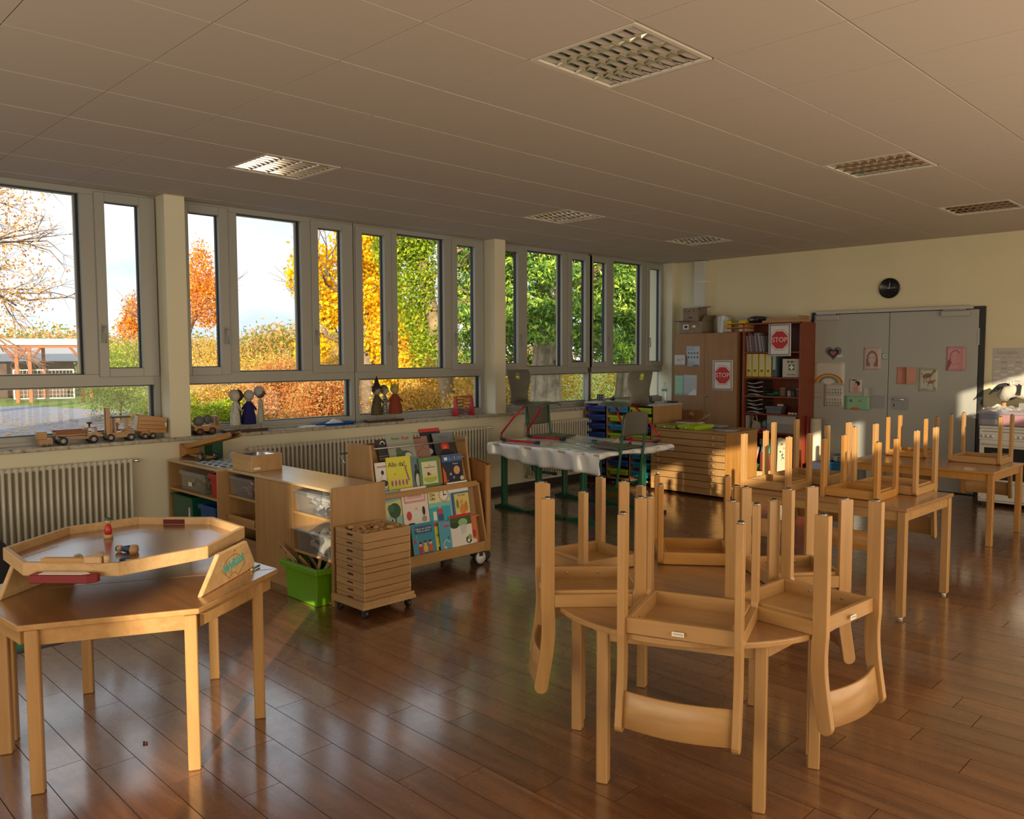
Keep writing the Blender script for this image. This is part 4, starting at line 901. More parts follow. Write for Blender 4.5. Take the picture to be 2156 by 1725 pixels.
def jumble(cols, n, zmax, seed, s=0.03):
    def f(t, w, d, h):
        r = random.Random(seed)
        for i, c in enumerate(cols):
            b = B()
            for k in range(n):
                M_ = Matrix.Translation((r.uniform(-w/2+s, w/2-s), r.uniform(-d/2+s, d/2-s), r.uniform(0.02, zmax*h))) @ Matrix.Rotation(r.uniform(0, 6), 4, Vector((r.random(), r.random(), r.random()+0.1)))
                b.M = M_; q = s*r.uniform(0.5, 1.0)
                if k % 2: b.box(-q, -q*0.5, -q*0.3, q, q*0.5, q*0.3)
                else: b.tube([(-q, 0, 0), (0, q*0.4, 0), (q, 0, 0)], q*0.3, 6)
            b.build('contents', C(*c), t)['kind'] = 'stuff'
    return f
G4 = 'plastic boxes in the low shelves'
def lab_paper(parent, x, z, y, w=0.07, h=0.035): B().box(x-w/2, y-0.001, z-h/2, x+w/2, y, z+h/2).build('paper_label', paper, parent)
bx = tub('storage_box', 'clear plastic box of mixed parts on the upper shelf beside the red bin', 'storage box', 0.66, -7.66, 0.546, 0.50, 0.30, 0.165, clear, False, G4, 0.88, jumble([(0.5, 0.45, 0.35), (0.45, 0.42, 0.05), (0.2, 0.12, 0.07)], 14, 0.6, 3)); lab_paper(bx, -0.04, 0.06, -0.144); 
tub('storage_box', 'bright red plastic bin at the end of the upper shelf', 'storage box', 1.085, -7.69, 0.546, 0.155, 0.27, 0.19, mat('red_plastic', (0.40, 0.01, 0.015), 0.3), False, G4, 0.8)
tub('storage_box', 'dark green plastic bin with lid on the lower shelf by the wall', 'storage box', 0.48, -7.67, 0.286, 0.42, 0.32, 0.20, mat('green_plastic', (0.006, 0.085, 0.05), 0.35), True, G4, 0.9)
tub('storage_box', 'blue plastic bin on the lower shelf next to the dark green bin', 'storage box', 0.985, -7.70, 0.286, 0.30, 0.28, 0.185, mat('blue_plastic', (0.006, 0.06, 0.22), 0.3), False, G4, 0.82)
tub('storage_box', 'clear plastic box with red toys, under the wooden box', 'storage box', 1.43, -7.62, 0.586, 0.41, 0.30, 0.145, clear, True, G4, 0.86, jumble([(0.5, 0.03, 0.04), (0.55, 0.56, 0.58), (0.25, 0.27, 0.3)], 10, 0.6, 5))
tub('storage_box', 'clear lidded plastic box of grey papers, at the upper right of the long shelf', 'storage box', 2.435, -7.61, 0.586, 0.44, 0.31, 0.145, clear, True, G4, 0.88, jumble([(0.35, 0.34, 0.33), (0.18, 0.18, 0.19), (0.5, 0.48, 0.45)], 14, 0.8, 6, 0.06))
tub('storage_box', 'clear lidded plastic box of white rings, at the middle right of the long shelf', 'storage box', 2.445, -7.61, 0.311, 0.45, 0.31, 0.15, clear, True, G4, 0.88, jumble([(0.38, 0.36, 0.33), (0.45, 0.43, 0.38)], 14, 0.7, 7, 0.05))
t2 = tub('wooden_tray', 'shallow wooden tray on the middle shelf of the long shelf', 'tray', 1.43, -7.63, 0.376, 0.42, 0.28, 0.055, beech_x, False, None, 0.96)
t2 = tub('cardboard_box', 'brown cardboard box on the bottom left shelf of the long shelf', 'box', 1.44, -7.60, 0.091, 0.38, 0.28, 0.17, C(0.26, 0.15, 0.07), False, None, 0.98)
def spoons(t, w, d, h):
    r = random.Random(9)
    for k in range(13):
        a = r.uniform(-0.5, 0.5); L = r.uniform(0.18, 0.26); x = r.uniform(-0.12, 0.13); y = r.uniform(-0.08, 0.08)
        M_ = Matrix.Translation((x, y, 0.15)) @ Matrix.Rotation(0.9*(-1 if x < 0.0 else 0.6)+a*0.5, 4, 'Y') @ Matrix.Rotation(a, 4, 'X')
        b = B(); b.M = M_; b.box(-0.014, -0.003, 0, 0.014, 0.003, L)
        b.build('wooden_strip', beech_pale, t)
cr = tub('green_crate', 'bright green plastic crate full of wooden toy track pieces, under the long shelf', 'crate', 2.45, -7.71, 0.002, 0.475, 0.33, 0.255, mat('lime_plastic', (0.13, 0.36, 0.004), 0.3), False, None, 0.80, spoons, 0.028)
for (x, z, rz) in ((-0.30, 0.315, 0.35), (-0.24, 0.285, 0.5)):
    b = B(); b.M = Matrix.Translation((x, -0.10, z)) @ Matrix.Rotation(-rz, 4, 'Y').inverted() @ Matrix.Rotation(0.5, 4, 'X')
    b.box(-0.05, -0.004, -0.025, 0.20, 0.004, 0.025); b.build('track_piece', beech_pale, cr, 0.003)
    b = B(); b.M = Matrix.Translation((x, -0.10, z)) @ Matrix.Rotation(-rz, 4, 'Y').inverted() @ Matrix.Rotation(0.5, 4, 'X'); b.lathe([(0.013, -0.0055), (0.013, 0.0055)], (-0.02, 0, 0), 14, 'y'); b.build('hole', C(0.10, 0.06, 0.03), cr)
# toys on top of the left shelf
def on_wheels(t, spots, r, w, hub=(0.35, 0.32, 0.3), tyre=None):
    for (x, y, z) in spots:
        b = B(); wheel(b, (x, y, z), r, w); o = b.build('wheel', tyre or blackp, t)
        b = B(); b.lathe([(r*0.5, -w*0.55), (r*0.5, w*0.55)], (x, y, z), 14, 'y'); b.build('hub', C(*hub), o)
t2 = thing('toy_conveyor', 'wooden toy conveyor belt on two black wheels, sloping up over the left shelf', 'toy', (0.62, -7.65, 0.786))
b = B(); b.M = Matrix.Translation((-0.36, 0, 0.075)) @ Matrix.Rotation(-0.185, 4, 'Y'); b.prism([(0, 0), (0.90, 0), (0.925, 0.02), (0.90, 0.045), (0, 0.045)], -0.05, -0.038, 'y'); b.build('side_plate', or_x, t2, 0.003)
b = B(); b.M = Matrix.Translation((-0.36, 0, 0.075)) @ Matrix.Rotation(-0.185, 4, 'Y'); b.prism([(0, 0), (0.90, 0), (0.925, 0.02), (0.90, 0.045), (0, 0.045)], 0.038, 0.05, 'y'); b.build('side_plate', or_x, t2, 0.003)
b = B(); b.M = Matrix.Translation((-0.36, 0, 0.075)) @ Matrix.Rotation(-0.185, 4, 'Y'); b.box(0.0, -0.037, 0.03, 0.90, 0.037, 0.038); b.build('belt', C(0.05, 0.035, 0.03), t2)
B().prism([(-0.46, 0.0), (-0.40, 0.0), (-0.27, 0.045), (-0.30, 0.09), (-0.42, 0.125), (-0.47, 0.115)], -0.06, 0.06, 'y').build('hopper', or_x, t2, 0.004)
B().box(-0.30, -0.03, 0.03, 0.05, 0.03, 0.045).build('chassis', or_x, t2)
on_wheels(t2, [(0.02, -0.062, 0.042), (0.02, 0.062, 0.042)], 0.042, 0.022)
t2 = thing('green_box', 'small dark green box behind the toy conveyor', 'box', (0.40, -7.49, 0.786), 0.0); B().box(-0.09, -0.045, 0, 0.09, 0.045, 0.155).build('box', bpy.data.materials['green_plastic'], t2, 0.003)
B().box(-0.095, -0.05, 0.14, 0.095, 0.05, 0.162).build('lid', bpy.data.materials['green_plastic'], t2, 0.003)
t2 = thing('jar', 'clear jar lying on its side behind the toy conveyor', 'jar', (0.86, -7.50, 0.786)); B().lathe([(0.036, -0.09), (0.04, -0.08), (0.04, 0.07), (0.032, 0.085)], (0, 0, 0.042), 16, 'x').build('body', glassy('jar_plastic', (0.85, 0.87, 0.86), 0.1, 0.05, 0.25), t2); B().lathe([(0.037, 0.085), (0.037, 0.10)], (0, 0, 0.042), 16, 'x').build('lid', blackp, t2)
t2 = thing('toy_plant', 'small dark green toy plant beside the lying jar', 'toy', (1.02, -7.49, 0.786)); b = B()
for k in range(9): b.ball((0.03*math.cos(k*2.4)*1.1, 0.025*math.sin(k*2.4), 0.03+0.006*k), 0.022, 0.014, 0.012, 7, 4)
b.build('leaves', C(0.05, 0.09, 0.03), t2); B().cyl((0, 0, 0), 0.02, 0.02, 10).build('pot', blackp, t2)
t2 = thing('counting_mat', 'flat board of dark blue and white square tiles on the left shelf', 'game board', (0.90, -7.67, 0.786), 0.02)
B().box(-0.24, -0.10, 0, 0.24, 0.10, 0.006).build('board', C(0.55, 0.56, 0.55), t2)
tb = [B().box(0, 0, 0.006, 0.044, 0.030, 0.012).mesh('square', C(*c)) for c in ((0.015, 0.035, 0.08), (0.55, 0.68, 0.75))]
for i in range(9):
    for j in range(5):
        if (i < 2 and j < 1): continue
        piece('square', tb[(i*3+j*5+i*j) % 2], t2, (-0.228+i*0.052, -0.092+j*0.038, 0))
t2 = thing('wooden_box', 'pale wooden box with a clear lid on the long shelf top', 'box', (1.385, -7.592, 0.786), 0.02)
w_, d_, h_ = 0.30, 0.265, 0.13
for a in ((-w_/2, -d_/2, w_/2, -d_/2+0.01), (-w_/2, d_/2-0.01, w_/2, d_/2)): B().box(a[0], a[1], 0, a[2], a[3], h_).build('side', pine, t2, 0.001)
for a in ((-w_/2, -d_/2+0.01, -w_/2+0.01, d_/2-0.01), (w_/2-0.01, -d_/2+0.01, w_/2, d_/2-0.01)): B().box(a[0], a[1], 0, a[2], a[3], h_).build('side', birch_x, t2, 0.001)
B().box(-w_/2+0.01, -d_/2+0.01, 0.004, w_/2-0.01, d_/2-0.01, h_-0.03).build('contents', C(0.55, 0.60, 0.58), t2)
B().box(-w_/2+0.008, -d_/2+0.008, h_-0.010, w_/2-0.008, d_/2-0.008, h_-0.006).build('clear_lid', clear, t2)
B().box(w_/2, -d_/2+0.02, 0.018, w_/2+0.0006, -d_/2+0.075, 0.035).build('label_strip', paper, t2)
t2 = thing('paper_sheet', 'thin white sheet lying near the front edge of the left shelf top', 'paper', (0.52, -7.76, 0.786), 0.2); B().box(-0.09, -0.02, 0, 0.09, 0.02, 0.001).build('sheet', paper, t2)

# ------------------------------------------------------------------ trolley with stacked block trays
TX0, TX1, TY0, TY1 = 2.745, 3.085, -7.775, -7.375; tcx, tcy = (TX0+TX1)/2, (TY0+TY1)/2
t2 = thing('tray_dolly', 'low wooden dolly on black castors under the stack of block trays', 'dolly', (tcx, tcy, 0))
hw, hd = (TX1-TX0)/2+0.012, (TY1-TY0)/2+0.012
B().box(-hw, -hd, 0.062, hw, hd, 0.085).build('platform', pine, t2, 0.002)
B().box(-hw, -hd, 0.085, hw, -hd+0.014, 0.112).build('edge_strip', pine, t2, 0.001); B().box(hw-0.014, -hd+0.014, 0.085, hw, hd-0.014, 0.112).build('edge_strip', pine, t2, 0.001)
for sx in (-1, 1):
    for sy in (-1, 1):
        b = B(); wheel(b, (sx*(hw-0.04), sy*(hd-0.04), 0.028), 0.028, 0.022); o = b.build('castor', blackp, t2)
        B().box(sx*(hw-0.04)-0.012, sy*(hd-0.04)-0.018, 0.03, sx*(hw-0.04)+0.012, sy*(hd-0.04)+0.018, 0.062).build('fork', blackp, o)
def block_tray(z, h, label, dx=0.0, full=False, rz=0.0):
    t = thing('block_tray', label, 'tray', (tcx+dx, tcy, z), rz, group='wooden block trays stacked on the dolly'); w, d = (TX1-TX0)/2-0.012, (TY1-TY0)/2-0.012
    # front wall (towards the camera, -y) has a hand slot: two rails and two cheeks
    zs0, zs1 = h*0.42, h*0.68
    b = B(); b.box(-w, -d, 0, w, -d+0.012, zs0); b.box(-w, -d, zs1, w, -d+0.012, h-0.003); b.box(-w, -d, zs0, -0.035, -d+0.012, zs1); b.box(0.035, -d, zs0, w, -d+0.012, zs1); b.build('front_wall', pine, t, 0.001)
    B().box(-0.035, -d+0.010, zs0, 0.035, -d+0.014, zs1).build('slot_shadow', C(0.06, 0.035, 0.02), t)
    B().box(-w, d-0.012, 0, w, d, h-0.003).build('rear_wall', pine, t, 0.001)
    B().box(-w, -d+0.012, 0, -w+0.012, d-0.012, h-0.003).build('side_wall', birch_x, t, 0.001); B().box(w-0.012, -d+0.012, 0, w, d-0.012, h-0.003).build('side_wall', beech_y, t, 0.001)
    B().box(-w+0.012, -d+0.012, 0.0, w-0.012, d-0.012, 0.006).build('bottom', pine, t)
    return t
TL = ['lowest', 'second from the bottom', 'third from the bottom', 'fourth from the bottom', 'fifth from the bottom', 'fourth from the top', 'third from the top', 'second from the top', 'topmost']
zc = 0.086; hs_ = [0.050, 0.048, 0.048, 0.060, 0.046, 0.046, 0.060, 0.046, 0.062]
for k, (n_, h_) in enumerate(zip(TL, hs_)):
    block_tray(zc, h_, ('shallow wooden tray on the dolly, %s of the stack' % n_) if k < 8 else 'topmost wooden tray of the stack, filled with loose wooden blocks', (0, 0.002, -0.001, 0.003, 0, -0.002, 0.001, 0, 0.002)[k]); zc += h_
zt = zc - hs_[-1] + 0.007; r = random.Random(4)
shapes_ = [B().box(-0.032, -0.016, 0, 0.032, 0.016, 0.018), B().prism([(-0.03, 0), (0.03, 0), (0.0, 0.03)], -0.014, 0.014, 'y'), B().lathe([(0.014, 0), (0.014, 0.05)], (-0.025, 0, 0.014), 10, 'x'), B().box(-0.022, -0.022, 0, 0.022, 0.022, 0.022)]
sh_me = [q.mesh('block', [beech_pale, wood_ball][i % 2]) for i, q in enumerate(shapes_)]
for k in range(30):
    i, j = k % 5, k // 5
    o = bpy.data.objects.new('wooden_block', sh_me[r.randrange(4)]); COL.objects.link(o)
    o.location = (tcx-0.115+0.058*i+r.uniform(-0.006, 0.006), tcy-0.152+0.061*j+r.uniform(-0.008, 0.008), zt+r.choice([0.004, 0.018, 0.026])+0.002); o.rotation_euler = (r.uniform(-0.25, 0.25), r.uniform(-0.25, 0.25), r.uniform(0, PI))
    tag(o, 'loose natural wooden building block in the topmost tray', 'block', 'wooden blocks in the topmost tray')
# ------------------------------------------------------------------ book cart (front faces +x)
t = thing('book_cart', 'rolling birch display cart full of picture books, beside the long shelf', 'book cart', (2.35, -6.745, 0))
X = lambda v: v-2.35
yL, yR = -7.225+6.745, -6.265+6.745
prof = [(X(2.10), 0.11), (X(2.625), 0.11), (X(2.625), 0.19), (X(2.535), 0.655), (X(2.44), 0.66), (X(2.385), 1.02), (X(2.10), 1.02)]
for nm, y in (('side_panel', yL), ('side_panel', yR-0.018)): B().prism(prof, y, y+0.018, 'y').build(nm, birch, t, 0.002)
def slab(name, p0, p1, th, m=birch_x):
    d = Vector((p1[0]-p0[0], 0, p1[1]-p0[1])).normalized(); n = Vector((-d.z, 0, d.x))*th
    b = B(); b.prism([(p0[0], p0[1]), (p1[0], p1[1]), (p1[0]+n.x, p1[1]+n.z), (p0[0]+n.x, p0[1]+n.z)], yL+0.018, yR-0.018, 'y'); return b.build(name, m, t, 0.001)
slab('back_board', (X(2.565), 0.17), (X(2.475), 0.655), 0.010, birch)
slab('back_board', (X(2.405), 0.66), (X(2.345), 0.88), 0.010, birch)
slab('back_board', (X(2.28), 0.86), (X(2.22), 1.00), 0.010, birch)
for z0, xa, xb in ((0.13, 2.54, 2.62), (0.385, 2.50, 2.552), (0.645, 2.40, 2.535), (0.845, 2.23, 2.37)):
    B().box(X(xa), yL+0.018, z0, X(xb), yR-0.018, z0+0.014).build('ledge', birch_x, t, 0.001)
B().box(X(2.602), yL+0.018, 0.112, X(2.622), yR-0.018, 0.192).build('front_board', beech_y, t, 0.002)
B().box(X(2.508), yL+0.018, 0.63, X(2.53), yR-0.018, 0.672).build('front_board', beech_y, t, 0.002)
B().box(X(2.10), yL+0.018, 0.11, X(2.60), yR-0.018, 0.128).build('bottom_board', birch_x, t)
B().box(X(2.10), yL+0.018, 0.128, X(2.112), yR-0.018, 1.0).build('rear_board', birch, t)
b = B(); b.tube([(X(2.385), yL+0.03, 0.995), (X(2.40), yL+0.04, 0.992), (X(2.40), yR-0.04, 0.992), (X(2.385), yR-0.03, 0.995)], 0.007, 8); b.build('retaining_bar', steel, t)
b = B(); b.tube([(X(2.09), yL-0.02, 0.86), (X(2.02), yL-0.02, 0.93), (X(2.02), yR, 0.93)], 0.006, 8); b.build('rear_bar', steel, t)
for (x, y) in ((2.57, yR-0.07), (2.57, yL+0.07), (2.16, yL+0.07), (2.16, yR-0.07)):
    b = B(); wheel(b, (X(x)+0.03, y+0.01, 0.062), 0.062, 0.028, 'x', 22); o = b.build('castor', blackp, t)
    b = B(); b.lathe([(0.048, -0.018), (0.048, 0.018)], (X(x)+0.03, y+0.01, 0.062), 20, 'x'); b.build('hub', C(0.62, 0.64, 0.66), o)
    B().box(X(x)-0.01, y-0.012, 0.075, X(x)+0.05, y+0.03, 0.111).build('fork', blackp, o)
# neighbouring low browser box with a brown side
t = thing('browser_box', 'narrow brown-sided browser box standing behind the right end of the book cart', 'browser box', (2.4575, -6.19, 0))
brp = wood('brown_panel', (0.24, 0.10, 0.03), (0.32, 0.15, 0.05), 0.45, 0.6, 'z')
for y in (-0.03, 0.02): B().prism([(-0.1025, 0.09), (0.1025, 0.09), (0.1025, 0.80), (-0.1025, 0.84)], y, y+0.012, 'y').build('side_panel', brp, t, 0.002)
B().box(-0.1025, -0.018, 0.77, 0.09, 0.02, 0.78).build('tray_board', white_paint, t); B().box(0.0905, -0.018, 0.09, 0.1025, 0.02, 0.79).build('front_board', birch, t); B().box(-0.1025, -0.018, 0.09, -0.0905, 0.02, 0.82).build('rear_board', birch, t)
for x in (-0.07, 0.07): b = B(); wheel(b, (x, 0, 0.045), 0.045, 0.024, 'x'); b.build('castor', blackp, t)

def book(label, x, y0, y1, z0, z1, tilt, col, shapes=(), txt=(), th=0.008, roll=0.0, group='picture books on the cart', spine=None):
    """upright picture book facing +x: spans y0..y1, z0..z1"""
    w, h = (y1-y0), (z1-z0)/math.cos(tilt)
    t = thing('picture_book', label, 'book', (x, (y0+y1)/2, z0), group=group, rot=(-tilt, roll, PI/2))
    B().box(-w/2+0.002, -th+0.0015, 0.002, w/2-0.003, -0.0015, h-0.002).build('pages', paper, t)
    c = C(*col, 0.35)
    b = B(); b.box(-w/2, -th, 0, w/2, -th+0.0012, h); b.box(-w/2, -0.0012, 0, w/2, 0, h); b.box(-w/2, -th+0.0012, 0, -w/2+0.0012, -0.0012, h); b.build('cover', c, t)
    if shapes: pic(t, 'cover_picture', shapes, front_M(-th) @ Matrix.Diagonal((w, h, 1, 1)), 0.00015)
    for (s, u, v, size, cc) in txt: text(s, size, C(*cc), t, (u*w, -th-0.0022, v*h), (PI/2, 0, 0), 'cover_lettering', 0.0002)
    return t
def kid(u, v, s, top, leg=(0.05, 0.07, 0.25), skin=(0.72, 0.45, 0.30), hair=(0.05, 0.03, 0.02)):
    return [('r', leg, u-0.028*s, v, u+0.028*s, v+0.05*s), ('e', top, u, v+0.075*s, 0.042*s, 0.045*s), ('e', skin, u, v+0.135*s, 0.03*s, 0.025*s), ('e', hair, u, v+0.153*s, 0.031*s, 0.012*s)]
# bottom row
book('blue picture book with three children sitting together, bottom row of the cart', 2.598, -6.985, -6.765, 0.145, 0.415, 0.17, (0.02, 0.26, 0.42),
     [('r', (0.02, 0.10, 0.25), -0.38, 0.72, 0.38, 0.92), ('e', (0.45, 0.02, 0.10), -0.40, 0.52, 0.05, 0.045)] + kid(-0.18, 0.10, 2.4, (0.45, 0.03, 0.08)) + kid(0.03, 0.12, 2.4, (0.75, 0.50, 0.03)) + kid(0.25, 0.12, 2.4, (0.60, 0.10, 0.03)) + [('l', WH, [(-0.33, 0.7), (-0.28, 0.45)], 0.008)],
     [('Haben wir auf der\nWelt zu essen?', 0, 0.82, 0.021, (0.85, 0.85, 0.85))])
book('yellow picture book half hidden behind the light blue book, bottom row', 2.588, -6.775, -6.675, 0.145, 0.405, 0.17, (0.62, 0.58, 0.03), [('r', (0.5, 0.03, 0.05), -0.5, 0.86, 0.5, 1.0), ('e', BK_, 0.1, 0.22, 0.22, 0.12), ('e', WH, 0.05, 0.30, 0.14, 0.06), ('e', (0.1, 0.3, 0.1), 0.0, 0.6, 0.2, 0.05)], th=0.006)
book('light blue picture book with small white drawings, bottom row', 2.600, -6.725, -6.600, 0.145, 0.395, 0.17, (0.08, 0.38, 0.55),
     [('l', WH, [(-0.3, 0.3), (0.0, 0.45), (0.3, 0.35)], 0.02), ('e', WH, -0.1, 0.22, 0.12, 0.05), ('e', (0.03, 0.15, 0.35), 0.2, 0.5, 0.08, 0.04), ('l', (0.03, 0.12, 0.3), [(-0.35, 0.12), (0.0, 0.25), (0.1, 0.08)], 0.025), ('e', (0.5, 0.05, 0.3), 0.12, 0.86, 0.25, 0.04)])
book('picture book with dark green top and white lower half, bottom row', 2.604, -6.612, -6.392, 0.145, 0.43, 0.17, (0.74, 0.74, 0.72),
     [('r', (0.50, 0.02, 0.03), -0.5, 0.93, 0.5, 1.0), ('r', (0.03, 0.10, 0.03), -0.5, 0.70, 0.5, 0.93), ('e', (0.30, 0.48, 0.25), 0.1, 0.78, 0.22, 0.10), ('e', (0.02, 0.06, 0.02), -0.3, 0.72, 0.2, 0.08), ('p', (0.55, 0.62, 0.60), [(-0.05, 0.7), (0.3, 0.7), (0.2, 0.5), (0.0, 0.45)]), ('e', BK_, 0.30, 0.28, 0.14, 0.10), ('e', (0.25, 0.42, 0.05), 0.36, 0.34, 0.10, 0.08), ('e', WH, 0.28, 0.26, 0.06, 0.05), ('l', BK_, [(-0.35, 0.13), (-0.28, 0.10), (-0.2, 0.13)], 0.012)])
book('orange and red picture book peeking out at the right end of the bottom row', 2.592, -6.43, -6.325, 0.145, 0.40, 0.17, (0.60, 0.16, 0.05), [('e', (0.75, 0.70, 0.60), 0.1, 0.2, 0.25, 0.10), ('e', (0.45, 0.03, 0.03), 0.15, 0.45, 0.2, 0.12)], th=0.006)
# second row
book('turquoise picture book with a big dark green tree', 2.535, -7.185, -7.03, 0.40, 0.68, 0.17, (0.22, 0.48, 0.48),
     [('p', (0.62, 0.62, 0.30), [(-0.5, 0.35), (0.5, 0.35), (0.5, 0.75), (-0.5, 0.7)]), ('e', (0.02, 0.09, 0.04), 0.05, 0.48, 0.36, 0.20), ('e', (0.04, 0.15, 0.07), -0.15, 0.55, 0.2, 0.10), ('r', (0.10, 0.06, 0.03), 0.02, 0.12, 0.10, 0.4), ('e', (0.55, 0.60, 0.50), -0.2, 0.16, 0.2, 0.1), ('e', BK_, -0.15, 0.2, 0.06, 0.07)], [('mann redet', -0.02, 0.82, 0.030, (0.03, 0.08, 0.10))])
book('pale pink fairy tale picture book with a framed dancing scene', 2.545, -7.035, -6.792, 0.40, 0.685, 0.17, (0.72, 0.66, 0.62),
     [('r', (0.62, 0.30, 0.33), -0.40, 0.60, 0.40, 0.66), ('r', (0.62, 0.30, 0.33), -0.42, 0.60, -0.36, 0.95), ('r', (0.62, 0.30, 0.33), 0.36, 0.60, 0.42, 0.95), ('r', (0.66, 0.42, 0.42), -0.30, 0.70, 0.30, 0.88), ('e', (0.70, 0.74, 0.70), 0.0, 0.22, 0.20, 0.16), ('e', (0.60, 0.45, 0.38), 0.02, 0.44, 0.05, 0.04), ('e', (0.55, 0.05, 0.08), -0.28, 0.28, 0.10, 0.12), ('e', BK_, 0.30, 0.36, 0.06, 0.12), ('e', BK_, -0.22, 0.06, 0.14, 0.03), ('e', (0.3, 0.32, 0.3), 0.3, 0.15, 0.1, 0.08)], [('MÄRCHEN', 0, 0.79, 0.026, (0.40, 0.20, 0.20))])
book('cream and blue picture book with a clock face on the cover', 2.545, -6.785, -6.575, 0.40, 0.665, 0.17, (0.72, 0.66, 0.36),
     [('r', (0.03, 0.40, 0.52), -0.5, 0.0, 0.5, 0.42), ('r', (0.20, 0.55, 0.55), -0.5, 0.42, 0.5, 0.55), ('e', (0.35, 0.18, 0.06), 0.24, 0.74, 0.235, 0.21), ('e', WH, 0.24, 0.74, 0.205, 0.185)]
     + [('e', BK_, 0.24+0.165*math.sin(a*PI/6), 0.74+0.15*math.cos(a*PI/6), 0.014, 0.012) for a in range(12)]
     + [('l', BK_, [(0.24, 0.74), (0.235, 0.86)], 0.03), ('l', BK_, [(0.24, 0.74), (0.36, 0.735)], 0.03), ('e', BK_, 0.24, 0.74, 0.03, 0.027), ('e', (0.50, 0.06, 0.05), -0.02, 0.28, 0.13, 0.10), ('r', (0.05, 0.08, 0.28), -0.12, 0.02, 0.12, 0.20), ('e', (0.6, 0.38, 0.25), -0.02, 0.40, 0.05, 0.04), ('r', WH, -0.36, 0.05, -0.2, 0.30)], [('Die\nUhr', -0.30, 0.72, 0.036, BK_)])
book('blue-white picture book with two lines of black capitals, behind the squirrel book', 2.540, -6.575, -6.368, 0.40, 0.68, 0.17, (0.35, 0.52, 0.68),
     [('r', WH, -0.5, 0.72, 0.5, 1.0)], [('MATHILDE KRAUT MIT\nWEIHNACHTSGLÜCK', 0, 0.85, 0.019, BK_)])
book('small yellow and blue picture book with an orange squirrel', 2.556, -6.552, -6.378, 0.40, 0.60, 0.17, (0.05, 0.15, 0.30),
     [('r', (0.65, 0.55, 0.18), -0.40, 0.0, 0.46, 0.94), ('e', (0.62, 0.25, 0.05), 0.05, 0.32, 0.20, 0.20), ('e', (0.55, 0.20, 0.04), 0.25, 0.42, 0.10, 0.20), ('e', (0.66, 0.32, 0.08), 0.0, 0.60, 0.11, 0.10), ('r', (0.55, 0.20, 0.05), -0.38, 0.0, 0.46, 0.14), ('e', (0.15, 0.25, 0.04), -0.25, 0.55, 0.08, 0.18)], [('Der Wald', 0.02, 0.87, 0.018, (0.25, 0.08, 0.03))])
# third row
book('white picture book with a black whale and balloon', 2.425, -7.190, -7.075, 0.662, 0.885, 0.16, (0.66, 0.65, 0.62), [('e', BK_, 0.05, 0.30, 0.34, 0.12), ('e', BK_, 0.05, 0.66, 0.12, 0.075), ('r', (0.35, 0.42, 0.46), -0.5, 0, 0.5, 0.14), ('l', BK_, [(0.05, 0.58), (-0.2, 0.40)], 0.012)], [('schnacks', 0.0, 0.86, 0.024, (0.35, 0.08, 0.15))], group='picture books on the cart')
book('yellow picture book with small figures and handwritten title', 2.435, -7.090, -6.865, 0.660, 0.915, 0.16, (0.62, 0.60, 0.04),
     [('e', (0.30, 0.12, 0.28), -0.34+0.15*k, 0.24, 0.045, 0.09) for k in range(5)] + [('e', (0.70, 0.50, 0.35), -0.34+0.15*k, 0.35, 0.03, 0.03) for k in range(5)] + [('e', (0.25, 0.10, 0.20), 0.36-0.02*k, 0.30+0.07*k, 0.035, 0.035) for k in range(6)] + [('e', BK_, 0.30-0.07*k, 0.70+0.02*k, 0.02, 0.02) for k in range(3)] + [('e', (0.5, 0.1, 0.1), -0.2, 0.5, 0.015, 0.03)], [('Alle da!', -0.10, 0.78, 0.052, (0.06, 0.04, 0.10))])
book('grey-blue picture book with a black penguin, mostly covered', 2.425, -6.870, -6.775, 0.662, 0.895, 0.16, (0.10, 0.18, 0.26), [('e', BK_, 0.15, 0.35, 0.28, 0.28), ('e', (0.55, 0.56, 0.55), 0.2, 0.25, 0.2, 0.22), ('e', BK_, 0.12, 0.68, 0.12, 0.10)])
book('green framed story book with a sunny meadow', 2.440, -6.790, -6.590, 0.660, 0.885, 0.16, (0.10, 0.24, 0.07),
     [('r', (0.60, 0.62, 0.45), -0.38, 0.10, 0.38, 0.86), ('e', (0.35, 0.50, 0.08), 0, 0.28, 0.34, 0.14), ('r', (0.65, 0.55, 0.25), -0.38, 0.32, 0.38, 0.40), ('e', (0.68, 0.64, 0.46), 0, 0.68, 0.26, 0.10), ('e', BK_, -0.08, 0.44, 0.06, 0.06), ('e', (0.55, 0.10, 0.05), 0.0, 0.42, 0.05, 0.04), ('e', (0.7, 0.6, 0.2), 0.2, 0.42, 0.1, 0.03)], [('Die\nWaldgeschichte', 0, 0.69, 0.016, (0.15, 0.08, 0.03))])
book('plain tan book spine between the green book and the planet book', 2.425, -6.60, -6.535, 0.662, 0.87, 0.16, (0.45, 0.24, 0.10))
